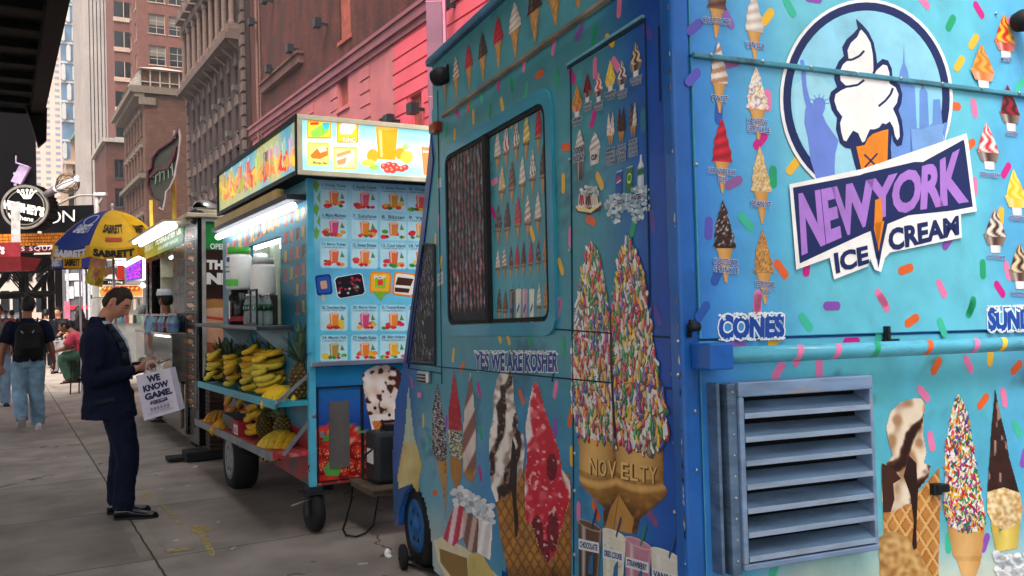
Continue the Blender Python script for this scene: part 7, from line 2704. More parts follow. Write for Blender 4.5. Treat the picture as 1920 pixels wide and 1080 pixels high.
for i, (px, py, n, sd) in enumerate(((404, 715, 7, 1), (443, 726, 7, 2), (478, 734, 8, 3), (505, 742, 8, 4))):
 hand('banana_bunch', LBS[i], g1, onshelf(px, py, fz1, SD1 + .10), n - 1, .30, .027, 0, YEL, M_BAN, rz=.35 + .12 * i, seed=sd)
hand('banana_bunch', 'broad banana bunch lying at the front of the turquoise shelf', g1, onshelf(520, 742, fz1, SD1 + .09), 5, .27, .027, 0, YEL, M_BAN, rz=-1.15, upright=False, seed=7)
hand('banana_bunch', 'pair of small bananas lying against the large pineapple', g1, onshelf(538, 745, fz1, SD1 + .13), 2, .19, .023, 0, YEL, M_BAN, rz=-.9, upright=False, seed=8)
hand('banana_bunch', 'dull ripe banana bunch at the far end of the red shelf', g2, onshelf(410, 800, fz2, SD2 + .16), 6, .30, .028, 0, DUL, M_BAN2, rz=-.4, upright=False, seed=9)
hand('banana_bunch', 'dull ripe banana bunch behind the red carton on the lower shelf', g2, onshelf(440, 806, fz2, SD2 + .22), 5, .30, .027, 0, DUL, M_BAN2, rz=.2, seed=10)
hand('banana_bunch', 'stacked ripe bananas right of the red carton', g2, onshelf(484, 824, fz2, SD2 + .14), 5, .29, .028, 0, [mix(a, c, .5) for a, c in zip(YEL, DUL)], M_BAN2, rz=.45, seed=11)
hand('banana_bunch', 'large ripe banana bunch by the lower shelf bracket', g2, onshelf(520, 838, fz2, SD2 + .13), 5, .31, .033, 0, [mix(a, c, .45) for a, c in zip(YEL, DUL)], M_BAN2, rz=-.95, upright=False, seed=12)
hand('banana_bunch', 'yellow banana bunch heaped in front of the crown at mid shelf', g1, onshelf(500, 738, fz1, SD1 + .22), 5, .27, .026, 0, YEL, M_BAN, rz=-.7, upright=False, seed=21)
hand('banana_bunch', 'ripe bananas spilling beside the far pile of the red shelf', g2, onshelf(424, 806, fz2, SD2 + .09), 6, .29, .026, 0, DUL, M_BAN2, rz=-.8, upright=False, seed=22)
hand('banana_bunch', 'ripe bananas heaped against the wall over the red carton', g2, onshelf(462, 806, fz2, SD2 + .25), 7, .29, .026, 0, DUL, M_BAN2, rz=.1, seed=23)
# leaf sheets standing between the bunches
b = MB()
for i, (px, py) in enumerate(((425, 720), (458, 730), (384, 712))):
 x, y, z = onshelf(px, py, fz1, SD1 + .06)
 b = MB()
 pts = []
 for k in range(9):
  t = k / 8
  pts.append([(x + .05 * math.sin(t * 2), y - .02 + .10 * t, z + .01 + .28 * t), (x - .03 + .05 * math.sin(t * 2), y - .02 - .07 * math.sin(t * PI) + .10 * t, z + .01 + .28 * t - .02), (x - .02 + .05 * math.sin(t * 2), y + .10 * t + .07 * math.sin(t * PI), z + .01 + .28 * t)])
 b.loft([[Vector(p) for p in r] for r in pts])
 tag(recalc(b.build('banana_leaf', mat('leaf_green', '#2c4a22', .5, var=.3), frm=FF, smooth=True)), ['dark green leaf tucked between the two middle banana bunches', 'dark green leaf in front of the third banana bunch', 'dark green leaf at the far end of the turquoise shelf'][i], 'leaf', 'leaves among the bananas')
M_PINE = mat('pineapple_rind', attr=True, rough=.6, var=.15)
M_PLEAF = mat('pineapple_leaf', '#4a5c44', .5, var=.4, scale=14)
def pineapple(label, pos, s=1.0, rz=0.0, lean=(0, 0), seed=1, group='pineapples on the cart shelves'):
 rn = random.Random(seed)
 t = thing('pineapple', label, 'pineapple', group=group)
 t.matrix_world = FF.M @ Matrix.Translation(pos) @ Matrix.Rotation(lean[0], 4, 'X') @ Matrix.Rotation(lean[1], 4, 'Y') @ Matrix.Rotation(rz, 4, 'Z') @ Matrix.Scale(s, 4)
 b = MB()
 nr, nc_ = 9, 12
 for j in range(nr):
  z = .012 + .205 * j / nr
  q = (j + .5) / nr
  rad = .068 * (math.sin(q * PI * .82 + .42)) ** .6
  for i in range(nc_):
   a = (i + .5 * (j % 2)) * 2 * PI / nc_
   c = Vector((rad * math.cos(a), rad * math.sin(a), z + .012))
   n_ = Vector((math.cos(a), math.sin(a), 0))
   tt = Vector((-math.sin(a), math.cos(a), 0))
   w_, h_ = rad * PI / nc_ * .98, .0155
   col = mix(lin('#b08a34'), lin('#6a5a24'), rn.random())
   eye = lin('#3c2f18')
   vs = [c + tt * w_, c + Vector((0, 0, h_)), c - tt * w_, c - Vector((0, 0, h_)), c + n_ * .011]
   for k in range(4):
    f0, f1 = vs[k], vs[(k + 1) % 4]
    b.add([f0, f1, vs[4]], [(0, 1, 2)], (eye, eye, col))
 b.lathe((0, 0, .004), [(.03, 0), (.052, .02), (.066, .1), (.056, .18), (.02, .225)], 14, col=lin('#4a3c1c'))
 b.build('fruit', M_PINE, t)
 b = MB()
 for k in range(46):
  a = rn.uniform(0, 2 * PI)
  q = k / 46
  tilt = 1.15 * (1 - q) + rn.uniform(-.1, .1)
  L_ = .13 + .14 * q + rn.uniform(-.02, .02)
  d0 = Vector((math.cos(a) * math.sin(tilt), math.sin(a) * math.sin(tilt), math.cos(tilt)))
  sdv = Vector((-math.sin(a), math.cos(a), 0)) * .013
  base = Vector((math.cos(a) * .016, math.sin(a) * .016, .215 + .03 * q))
  p1 = base + d0 * L_ * .55
  p2 = base + d0 * L_ * .9 + Vector((math.cos(a), math.sin(a), -.3)) * L_ * .16
  b.add([base - sdv * .8, base + sdv * .8, p1 + sdv, p1 - sdv, p2], [(0, 1, 2, 3), (3, 2, 4)])
 b.build('crown', M_PLEAF, t)
 return t
h = FF.hit(565, 748, 'v', .12)
pineapple('large upright pineapple by the upper shelf bracket', (h.x * .55, .16, fz1(.16)), 1.22, seed=2)
h = onshelf(530, 720, fz1, -.06)
pineapple('pineapple with a dark crown behind the front bananas', (-.06, .8, fz1(.8)), 1.05, seed=3)
for i, (y, u) in enumerate(((1.45, -.05), (1.95, -.05), (2.5, -.06), (2.95, -.06))):
 pineapple(['pineapple behind the third banana bunch from the end', 'pineapple behind the second banana bunch with a yellow tag', 'pineapple standing at the back of the far banana bunch', 'farthest pineapple on the turquoise shelf'][i], (u, y, fz1(y)), 1.0, seed=4 + i)
pineapple('pineapple lying at the back of the red shelf', (-.07, .5, fz2(.5) + .05), 1.0, lean=(-.9, .2), seed=12)
pineapple('pineapple standing low at the back of the red shelf', (-.09, 1.0, fz2(1.0)), .95, seed=13)
# red carton
x, y, z = onshelf(452, 818, fz2, SD2 + .08)
b = MB()
b.box(-.06, .06, -.17, .10, 0, .13)
bxo = b.build('red_carton', mat('red_card', '#a82430', .6, var=.2), bevel=.003)
bxo.matrix_world = FF.M @ Matrix.Translation((x, y, z))
tag(bxo, 'torn red cardboard fruit carton with a white label on the lower shelf', 'carton')
b = MB()
b.box(-.064, -.0605, -.165, -.02, .02, .10)
b.build('white_label', W_P, bxo)
b = MB()
b.box(-.0672, -.0645, -.14, -.05, .04, .045)
b.box(-.0672, -.0645, -.15, -.04, .055, .06)
b.box(-.0672, -.0645, -.13, -.06, .07, .075)
b.build('label_lines', M_GRY, bxo)
b = MB()
b.lathe((0, 0, 0), [(.001, 0), (.045, 0), (.045, .004), (.001, .005)], 20, (-1, -.4, .2))
st = b.build('fruit_sticker', mat('blue_sticker', '#2a5aa8', .4))
h = FF.hit(500, 700, 'u', SD1 + .1)
st.matrix_world = FF.M @ Matrix.Translation((SD1 + .05, h.y, h.z))
tag(st, 'round blue fruit sticker stuck on the bananas', 'sticker')
b = MB()
b.lathe((0, 0, .005), [(.001, 0), (.028, .0), (.028, .003), (.001, .004)], 16, (-1, -.4, .2))
b.build('sticker_face', W_P, st)
# wheels, axle, caster, hitch
M_RIMW = mat('white_rim', '#84848a', .5, var=.2, dirt='#4a4a4c', damt=.5)
def groundz(u, v):
 """local height of the street under a point of the cart"""
 p = FF.M @ Vector((u, v, 0))
 return -p.z
wh = FF.hit(408, 872, 'u', -.02)
wh.y = 1.85
for u_ in (-.10, CW - .08):
 t = wheel(cart, 'wheel', u_, wh.y, groundz(u_, wh.y) + .27, .27, .2, M_RIMW)
b = MB()
b.box(.2, CW - .2, wh.y - .05, wh.y + .05, groundz(.5, wh.y) + .24, groundz(.5, wh.y) + .34)
b.box(.15, .22, .2, CL - .1, zb - .08, zb - .001)
b.box(CW - .22, CW - .15, .2, CL - .1, zb - .08, zb - .001)
b.box(.3, CW - .3, 1.2, 2.6, zb - .2, zb - .003)
b.build('chassis', M_BLACK, cart)
b = MB()
b.prism([(-.2, wh.y - .5, zb + .33), (-.2, wh.y + .3, zb + .33), (-.2, wh.y + .3, zb + .24), (-.2, wh.y - .12, zb + .22), (-.2, wh.y - .42, zb + .1)], (.19, 0, 0))
b.build('mudguard', mat('mudguard_grey', '#4c5054', .5, var=.3), cart)
cs = ground(590, 997)
cl = FF.Mi @ cs
rad = .135
b = MB()
cxx, cyy = cl.x, cl.y
gz_ = groundz(cxx, cyy)
b.lathe((cxx - .035, cyy, gz_ + rad), [(rad * .35, 0), (rad * .9, .0), (rad, .018), (rad, .052), (rad * .9, .07), (rad * .35, .07)], 24, (1, .12, 0))
cwh = b.build('caster_wheel', M_BLACK, cart, smooth=True)
b = MB()
b.box(cxx - .055, cxx - .042, cyy - .03, cyy + .05, gz_ + rad - .02, zb - .05)
b.box(cxx + .048, cxx + .062, cyy - .03, cyy + .05, gz_ + rad - .02, zb - .05)
b.box(cxx - .1, cxx + .1, cyy - .06, cyy + .1, zb - .05, zb - .035)
b.box(cxx - .05, cxx + .05, cyy - .03, cyy + .08, zb - .034, zb)
b.build('caster_fork', mat('fork_grey', '#34363a', .5, metal=.5, var=.3), cart)
b = MB()
b.tube([(cxx - .03, cyy - .02, gz_ + .24), (cxx - .18, cyy - .06, gz_ + .215)], .006, 6)
b.build('brake_lever', M_ALU, cart)
# generator on a wooden tray beyond the cart's end
gp = FF.hit(712, 905, 'v', -.28)
b = MB()
b.box(gp.x - .14, gp.x + .34, -.5, -.02, gp.z - .02, gp.z)
b.box(gp.x - .13, gp.x + .33, -.49, -.03, gp.z - .05, gp.z - .021)
tray = b.build('generator_tray', mat('worn_plywood', '#54463a', .8, var=.4, dirt='#3a2c24', damt=.7), cart, bevel=.004)
gen = thing('generator', 'dark generator with red sides strapped on a plywood tray behind the truck', 'generator')
gen.matrix_world = FF.M @ Matrix.Translation((gp.x + .1, -.26, gp.z))
b = MB()
b.box(-.16, .14, -.12, .12, .005, .36)
b.build('housing', mat('generator_black', '#25262a', .5, var=.25), gen, bevel=.03)
b = MB()
b.box(.06, .22, -.13, .13, .004, .34)
b.build('red_cover', mat('generator_red', '#a01c2c', .4), gen, bevel=.02)
b = MB()
b.box(-.05, .04, -.05, .05, .361, .40)
b.tube([(-.08, 0, .36), (-.06, 0, .42), (.05, 0, .42), (.08, 0, .36)], .012, 8)
b.build('fuel_cap', M_BLACK, gen, bevel=.005)
b = MB()
b.box(-.163, -.155, -.06, .06, .14, .24)
b.box(.10, .19, -.134, -.131, .08, .14)
b.build('labels', W_P, gen)
b = MB()
b.tube([(-.15, -.05, .25), (-.22, -.04, .2), (-.24, -.05, .05), (-.16, -.06, .02)], .008, 6)
b.build('cable', M_BLACK, gen)
# cables on the ground
b = MB()
pts = [ground(x, y, .012) for x, y in ((660, 960), (648, 978), (643, 992), (650, 1004), (668, 1006), (685, 1000), (700, 985))]
pts = [pts[0] + Vector((.02, 0, .35)), pts[0] + Vector((0, 0, .1))] + pts[1:] + [pts[-1] + Vector((.05, .1, .3))]
b.tube(pts, .007, 6)
tag(b.build('power_cable', M_BLACK), 'thin black power cable looping on the pavement below the generator', 'cable')
b = MB()
p = ground(757, 1068)
b.lathe((p.x, p.y, .075), [(.02, -.02), (.06, -.018), (.075, -.012), (.075, .012), (.06, .018), (.02, .02)], 24, (.9, .35, 0))
tw_ = thing('trolley', 'small folded hand trolley with a black wheel leaning at the truck tyre', 'trolley')
wv = b.build('wheel', M_BLACK, tw_, smooth=True)
b = MB()
b.lathe((p.x, p.y, .075), [(.012, -.03), (.012, .03)], 10, (.9, .35, 0))
for k in range(5):
 a = k * 2 * PI / 5
 b.tube([(p.x, p.y, .075), (p.x - .35 * .058 * math.cos(a), p.y + .9 * .058 * math.cos(a), .075 + .058 * math.sin(a))], .007, 5)
b.build('spokes', M_DARKM, wv)
b = MB()
b.tube([(p.x, p.y, .075), (p.x + .14, p.y + .05, .03), (p.x + .22, p.y + .02, .02)], .012, 6)
b.tube([(p.x + .03, p.y + .03, .02), (p.x + .2, p.y - .12, .015), (p.x + .34, p.y - .2, .015)], .01, 6)
b.build('frame', M_DARKM, tw_)
p = ground(727, 1046)
b = MB()
b.sph((p.x, p.y, .03), .022, .014, .03, 7, 5)
b.sph((p.x + .012, p.y - .01, .012), .02, .014, .012, 7, 5)
tag(b.build('crumpled_wrapper', mat('white_wrapper', '#d8d8d8', .3)), 'crumpled white wrapper on the ground beside the trolley wheel', 'wrapper')
# ================================================================ hot dog cart
HF = vpframe((20, 592), (3716, 535), 372, 600, 9.6, 1.474)
HL, HW = 4.3, 1.7
def hzu(px, py, o=0.0):
 h = HF.hit(px, py, 'u', o)
 return h.y, h.z
def hzv(px, py, o=0.0):
 h = HF.hit(px, py, 'v', o)
 return h.x, h.z
hd = thing('hot_dog_cart', 'black and steel hot dog cart with a green sign and a strip of food pictures', 'food cart', HF)
Hb, Ht = hzu(371, 835)[1], hzu(371, 408)[1]
ow0, oz0 = hzu(325, 585)
ow1, oz1 = hzu(284, 484)
oz1 = hzu(305, 482)[1]
oz0 = hzu(305, 588)[1]
M_HDB = mat('black_steel', '#1b1c20', .25, metal=.6, var=.3, coat=.3)
M_CHR = mat('brushed_chrome', '#8e8b88', .2, metal=1, var=.25, scale=3, bump=.1, stretch=(1, 1, 6))
b = MB()
wall(b, 'w', 0, 0, HL, Hb, Ht, [(ow0, ow1, oz0, oz1), (ow1 + .25, HL - .2, oz0, oz1)], .04)
b.quad((0, 0, Hb), (HW, 0, Hb), (HW, 0, Ht), (0, 0, Ht))
b.quad((HW, 0, Hb), (HW, HL, Hb), (HW, HL, Ht), (HW, 0, Ht))
b.quad((0, HL, Hb), (0, HL, Ht), (HW, HL, Ht), (HW, HL, Hb))
b.quad((0, 0, Hb), (0, HL, Hb), (HW, HL, Hb), (HW, 0, Hb))
b.build('body', M_HDB, hd)
b = MB()
b.box(-.12, HW + .08, -.06, HL + .06, Ht, Ht + .05)
b.box(.0, HW, .05, HL, Ht + .05, Ht + .10)
b.build('roof', mat('cream_roof', '#b8ab92', .5, var=.25, dirt='#5a5248', damt=.5), hd, bevel=.01)
h = HF.hit(388, 385, 'v', .5)
b = MB()
b.lathe((h.x, .5, Ht + .1), [(.17, 0), (.17, .07), (.13, .13), (.05, .16), (.01, .165)], 20)
b.build('roof_vent', M_CHR, hd, smooth=True)
b = MB()
b.sph((.02, .12, Ht + .02), .1, .12, .09, 10, 8)
b.build('black_bundle', M_BLACK, hd, smooth=True)
b = MB()
b.box(1.2, 1.25, .2, HL - .2, oz0 - .3, Ht - .02)
b.box(.05, 1.19, 3.1, 3.15, oz0 - .25, Ht - .02)
b.box(.05, .5, 2.85, 3.09, oz0 + .5, oz0 + .52)
b.box(.9, 1.19, .3, HL - .3, oz0 + .45, oz0 + .48)
b.box(.25, 1.19, .2, HL - .2, oz0 - .3, oz0 - .26)
b.build('interior', mat('cream_interior', '#c8c4ac', .5, var=.2), hd)
b = MB()
b.tube([(.12, ow0 + .1, oz1 + .0), (.12, 2.7, oz1 + .0)], .022, 8)
b.tube([(-.30, .1, Ht - .06), (-.30, 3.0, Ht - .06)], .03, 8)
b.tube([(-.22, .1, Ht - .09), (-.22, 3.0, Ht - .09)], .03, 8)
b.build('lamp_tubes', mat('white_tube_lamp', '#f4f8ff'), hd, smooth=True)
b = MB()
b.prism([(-.36, .05, Ht - .03), (-.0, .05, Ht + .0), (-.0, .05, Ht - .02), (-.36, .05, Ht - .05)], (0, 3.1, 0))
b.build('lamp_hood', mat('cream_roof', '#b8ab92'), hd)
A = Art(HF, 'u', -.005)
A.usepix()
gz0, gz1 = hzu(344, 457)[1], hzu(344, 410)[1]
gy1 = hzu(272, 460)[0]
gy0 = hzu(345, 430)[0]
sheet(A, [(-gy1, gz0), (-gy0, gz0), (-gy0, gz1), (-gy1, gz1)], lambda a, z: mix(mix(lin('#1c5a34'), lin('#a8a83a'), sst(-gy0 - 1.2, -gy1, a)), lin('#c8b040'), .6 * sst(gz0 + .16, gz0, z) * sst(-gy0 - .5, -gy1, a)), 0, .06)
A.text('THE FLAVOR OF NEW YORK', [(290, 447), (340, 421)], [(291, 461), (340, 438)], lin('#e8e4d0'), 2, .03)
A.text('ANGUS BEEF * BURGERS', [(296, 464), (334, 445)], [(296, 470), (334, 452)], lin('#c8d0c0'), 2, .01)
A.text("Nathan's", [(271, 458), (287, 449)], [(271, 474), (287, 466)], lin('#d8d8b8'), 2, .02, .3)
A.build('green_sign', M_LETP if 'M_LETP' in globals() else mat('lit_sign_print', attr=True, rough=.4, emit=.25, var=.1), hd)
A = Art(HF, 'u', -.004)
A.usepix()
rf = random.Random(8)
A.poly([(346, 412), (370, 399), (370, 770), (347, 745)], lin('#101114'), 0)
for k in range(15):
 y = 437 + k * 22.6
 sl = -.12 + k * .016
 q = lambda x, yy: (357.5 + x, y + yy + x * sl)
 A.poly([q(-10, -10), q(9.5, -10), q(9.5, 10), q(-10, 10)], lin('#8a8680'), 1)
 A.poly([q(-9.2, -9.2), q(8.7, -9.2), q(8.7, 9.2), q(-9.2, 9.2)], lin('#1c1614'), 2)
 for j in range(3):
  a, bq_ = rf.uniform(-3, 3), rf.uniform(-2, 3)
  A.poly([q(a + rf.uniform(5, 7) * math.cos(t), bq_ + rf.uniform(2.4, 4.2) * math.sin(t)) for t in [i * PI / 5 for i in range(10)]], lin(rf.choice(['#b0764a', '#8a4a2a', '#c89a6a', '#a05034', '#d8b48a', '#6a2a1c'])), 3 + j)
 A.poly([q(3, 5.5), q(6, 5.5), q(6, 8), q(3, 8)], lin('#e0dcd4'), 6)
A.build('picture_strip', M_PRINT, hd)
E_ = Art(HF, 'v', -.004)
E_.usepix()
xw0, xw1 = hzv(379, 600)[0], hzv(386, 600)[0]
zE1, zE0 = hzv(385, 405)[1], hzv(385, 690)[1]
zg = hzv(390, 470)[1]
def endc(a, z):
 if z > zg:
  return mix(lin('#1f8a3c'), lin('#2fa04c'), .5 + nz(a, z, 3))
 t = hzv(390, 560)[1]
 if z > t:
  return mix(lin('#3a221c'), lin('#24140f'), 1 if (z * 9) % 1 < .12 else .4 + nz(a * .5, z * 5, 3))
 return mix(lin('#c8845c'), lin('#8a3a2c'), sst(t - .1, zE0, z))
sheet(E_, [(xw1, zE0), (HW - .05, zE0), (HW - .05, zE1 - .06), (xw1, zE1 - .06)], endc, 0, .04)
E_.text('OPERATED', [(394, 456), (452, 459)], [(394, 467), (452, 470)], lin('#e8efe8'), 2, .03)
E_.text('TH', [(387, 487), (419, 488)], [(387, 505), (419, 506)], lin('#e8e4e0'), 2, .07)
E_.text('NI', [(387, 511), (424, 512)], [(387, 533), (424, 534)], lin('#e8e4e0'), 2, .07)
E_.poly([(384, 566), (400, 560), (440, 566), (440, 576), (384, 578)], lin('#b07a44'), 2)
E_.poly([(384, 578), (440, 574), (440, 598), (384, 592)], lin('#d8a684'), 2)
E_.poly([(384, 592), (440, 598), (440, 604), (384, 597)], lin('#c04a38'), 2)
E_.poly([(384, 597), (440, 604), (440, 650), (384, 640)], lin('#d09a7c'), 1.5)
E_.build('end_poster', M_PRINT, hd)
b = MB()
b.box(xw0, xw1, -.03, -.004, zE0 - .1, zE1)
b.box(xw1, HW - .02, -.03, -.004, zE1 - .06, zE1)
b.build('poster_frame', mat('pale_frame', '#b4aeac', .4, metal=.3), hd)
# counter, case and bottles
CZ = hzu(300, 622, -.16)[1]
cy0, cy1 = .62, 3.9
b = MB()
b.box(-.20, -.003, cy0, cy1, CZ - .03, CZ)
b.box(-.20, -.19, cy0, cy1, CZ + .2, CZ + .215)
b.build('counter', M_CHR, hd, bevel=.004)
b = MB()
zc0 = hzu(300, 702, -.16)[1]
b.box(-.18, -.003, cy0, cy1, zc0 - .03, zc0)
b.box(-.18, -.003, cy0, cy0 + .012, zc0, CZ - .031)
b.box(-.18, -.003, cy0 + 1.5, cy0 + 1.512, zc0, CZ - .031)
case = b.build('display_case', M_CHR, hd)
b = MB()
b.box(-.18, -.177, cy0 + .013, cy1, zc0 + .001, CZ - .032)
b.build('case_glass', mat('case_glass', '#a8b4b0', .05, alpha=.18, var=0), case)
b = MB()
b.box(-.16, -.12, cy0 + .5, cy0 + 1.6, CZ - .06, CZ - .035)
b.build('case_lamp', mat('case_lamp_white', '#f8fbff', .4, var=0, emit=1.6), case)
rf = random.Random(5)
b = MB()
for k in range(26):
 b.sph((rf.uniform(-.12, -.07), rf.uniform(cy0 + .08, cy1 - .1), zc0 + rf.uniform(.04, .12)), rf.uniform(.04, .07), rf.uniform(.05, .1), rf.uniform(.035, .06), 8, 6, col=lin(rf.choice(['#c8a878', '#a87a4a', '#d8d0c0', '#7a9a8a', '#8a5a3a'])))
b.build('case_food', mat('food_mix', attr=True, rough=.5), case, smooth=True)
b = MB()
b.box(-.05, -.003, cy0, 3.9, Hb + .05, zc0 - .04)
b.box(-.09, -.051, cy0 + .05, 3.9, Hb + .12, zc0 - .031)
b.build('chrome_skirt', M_CHR, hd, bevel=.01)
M_WB = mat('blue_clear_plastic', '#5c8090', .1, var=.3, coat=.3)
M_CK = mat('cola_plastic', '#2a0f10', .1, coat=.4)
pb1 = pb2 = None
for i in range(22):
 y = cy0 + .06 + i * .115
 cola = i in (4, 5, 11, 12, 17)
 src = pb2 if cola else pb1
 if src is None:
  t = thing('drink_bottle', 'dark cola bottle with a red label standing in the row on the hot dog counter' if cola else 'clear blue water bottle standing in the row on the hot dog counter', 'bottle', group='cola bottles on the hot dog counter' if cola else 'water bottles on the hot dog counter')
  t.matrix_world = HF.M @ Matrix.Translation((-.13, y, CZ))
  b = MB()
  b.lathe((0, 0, 0), [(.036, 0), (.042, .01), (.042, .13), (.02, .19), (.018, .205)], 12)
  b.build('bottle', M_CK if cola else M_WB, t, smooth=True)
  b = MB()
  b.lathe((0, 0, 0), [(.019, .206), (.019, .225)], 10)
  b.build('cap', mat('red_cap', '#a81c24', .4) if cola else mat('white_cap', '#e0d0cc', .4), t)
  b = MB()
  b.lathe((0, 0, 0), [(.0428, .06), (.0428, .11)], 12)
  b.build('band', mat('cola_label', '#8c1a20', .4) if cola else mat('water_label', '#3a5a9c', .4), t)
  if cola:
   pb2 = t
  else:
   pb1 = t
 else:
  dup(src, mw=HF.M @ Matrix.Translation((-.13 + random.uniform(-.02, .02), y, CZ)))
b = MB()
b.lathe((0, 0, 0), [(.05, 0), (.062, .14), (.06, .14), (.048, .005)], 14)
o = b.build('cup_stack', mat('clear_cup', '#a8b0b0', .15, var=.1), smooth=True)
o.matrix_world = HF.M @ Matrix.Translation((-.12, ow1 + .12, CZ + .22))
tag(o, 'clear plastic cup on the rail beside the vendor window', 'cup')
for v_ in (.7, 3.3):
 for u_ in (.12, HW - .12):
  p = HF.M @ Vector((u_, v_, 0))
  wheel(hd, 'wheel', u_, v_, -p.z + .24, .24, .14, M_GREYP)
b = MB()
for v_ in (.25, 4.0):
 p = HF.M @ Vector((.15, v_, 0))
 b.box(.1, .14, v_, v_ + .04, -p.z, Hb)
 b.box(.05, .2, v_ - .08, v_ + .1, -p.z, -p.z + .03)
b.build('stand_legs', M_GREYP, hd)
b = MB()
p = HF.M @ Vector((.3, -.2, 0))
b.box(-.2, .9, -.42, -.1, -p.z + .004, -p.z + .1)
b.box(-.36, -.1, -.3, -.05, -p.z + .002, -p.z + .04)
o = b.build('floor_mat', M_BLACK, None, bevel=.01)
o.matrix_world = HF.M
tag(o, 'flat black step lying on the ground behind the fruit cart wheel', 'step')
cr = None
for k in range(5):
 loc = HF.M @ Matrix.Translation((.25, -.32, -p.z + .10 + k * .135 + .005))
 if cr is None:
  cr = thing('crate', 'brown slatted crate lowest in the stack by the hot dog cart', 'crate', group='crates stacked by the hot dog cart')
  cr.matrix_world = loc
  b = MB()
  for z in (0, .045, .09):
   b.box(-.22, .3, -.12, -.105, z, z + .035)
   b.box(-.22, .3, .105, .12, z, z + .035)
   b.box(-.22, -.205, -.105, .105, z, z + .035)
   b.box(.285, .3, -.105, .105, z, z + .035)
  b.box(-.205, .285, -.105, .105, 0, .01)
  b.build('slats', mat('crate_wood', '#3c2a22', .7, var=.4), cr)
 else:
  dup(cr, mw=loc, label='brown slatted crate, number %s up in the stack by the hot dog cart' % ['two', 'three', 'four', 'five'][k - 1])
# ================================================================ second stall behind, with the led board
s2_ = thing('hot_dog_stall', 'second hot dog stall with a hot dog picture front behind the suited man', 'food stall')
d = 17.0
def pb(px, py, dd=None):
 return at(px, py, dd or d)
b = MB()
depbox(b, (186, 556), (268, 690), d, 1.5)
depbox(b, (186, 520), (268, 534), d, 1.5)
depbox(b, (186, 534), (190, 556), d, 1.5)
b.build('body', mat('stall_white', '#b8b4ac', .4, var=.2, dirt='#5a5048', damt=.4), s2_)
b = MB()
def fq(pts, col, k=.02):
 b.add([at(x, y, d - k) for x, y in pts], [tuple(range(len(pts)))], lin(col) if isinstance(col, str) else col)
fq([(186, 534), (268, 534), (268, 557), (186, 557)], '#e8d8b8', .01)
fq([(186, 545), (192, 540), (262, 538), (268, 543), (266, 554), (190, 556)], '#d8964a', .02)
fq([(190, 543), (196, 537), (258, 535), (264, 540), (258, 545), (196, 547)], '#b0502c', .03)
for k in range(16):
 fq([(194 + k * 4.3, 541 + (k % 2) * 2), (198 + k * 4.3, 537 + (k % 2) * 2), (199 + k * 4.3, 540 + (k % 2) * 2), (195 + k * 4.3, 544 + (k % 2) * 2)], ['#e8c83c', '#d8482c'][k % 2], .035)
fq([(192, 526), (232, 525), (232, 533), (192, 534)], '#15100f', .03)
fq([(220, 497), (233, 497), (233, 524), (220, 524)], '#a82418', .05)
fq([(194, 503), (214, 498), (220, 512), (216, 524), (196, 524)], '#5a3826', .03)
fq([(196, 522), (204, 515), (216, 514), (220, 524)], '#d8d4cc', .04)
for k in range(10):
 x = 190 + k * 7.5
 fq([(x, 560 + k % 3), (x + 5, 560), (x + 5, 580 - k % 4), (x, 582)], ['#d8c89a', '#b86a4a', '#8a9a7a', '#c8b8a0', '#6a4a3a'][k % 5], .03)
 fq([(x, 590), (x + 6, 590), (x + 6, 606), (x, 606)], ['#3a5a7a', '#8a3a34', '#c8b8a0', '#2a2a2c', '#5a7a6a'][k % 5], .03)
text3(b, 'Hot Dog', at(203, 527, d - .04), at(230, 526.5, d - .04), at(230, 532, d - .04), at(203, 532.5, d - .04), lin('#e8e0d8'), .03)
b.build('front_pictures', mat('lit_sign_print', attr=True, rough=.4, emit=.25, var=.1), s2_)
b = MB()
depbox(b, (216, 470), (236, 497), d + .3, .3)
b.build('white_lamp', mat('stall_lamp', '#f4f0ff', .4, var=0, emit=3.0), s2_, bevel=.05)
b = MB()
b.tube([at(212, 485, d), at(228, 516, d)], .02, 6)
b.tube([at(190, 488, d), at(230, 488, d)], .02, 6)
b.build('frame_bars', W_P, s2_)
lb2 = thing('led_board', 'purple and red lit led menu board under the yellow umbrella', 'led sign')
q0, q1, q2, q3 = at(236, 501, 15.5), at(267, 484, 14.6), at(267, 523, 14.6), at(237, 528, 15.5)
b = MB()
b.prism([q0, q3, q2, q1], (.05, .25, 0))
b.build('case', W_P, lb2)
b = MB()
rf = random.Random(19)
for i in range(14):
 for j in range(12):
  a0, a1, b0, b1 = .06 + i * .063, .06 + i * .063 + .055, .08 + j * .07, .08 + j * .07 + .058
  P = lambda u, v: (q0 * (1 - u) + q1 * u) * (1 - v) + (q3 * (1 - u) + q2 * u) * v + Vector((-.004, -.01, 0))
  c = mix(lin('#5a1fd0'), lin('#d82a6a'), rf.random() ** 2 if i < 8 else rf.random())
  if rf.random() < .3:
   c = mix(c, lin('#101040'), .8)
  b.quad(P(a0, b0), P(a1, b0), P(a1, b1), P(a0, b1), c)
P = lambda u, v: (q0 * (1 - u) + q1 * u) * (1 - v) + (q3 * (1 - u) + q2 * u) * v + Vector((-.002, -.005, 0))
b.quad(P(.03, .04), P(.97, .04), P(.97, .96), P(.03, .96), lin('#2a1080'))
b.build('led_face', mat('led_print', attr=True, rough=.4, var=0, emit=1.2), lb2)
b = MB()
b.tube([q0 + Vector((0, 0, .04)), q1 + Vector((0, 0, .04))], .04, 8)
b.tube([q1 + Vector((.05, 0, .02)), q2 + Vector((.05, 0, 0))], .04, 8)
b.tube([q3 + Vector((.3, 0, -.08)), q2 + Vector((0, 0, -.1))], .04, 8)
b.build('rim_lights', mat('case_lamp_white', '#f8fbff'), lb2)
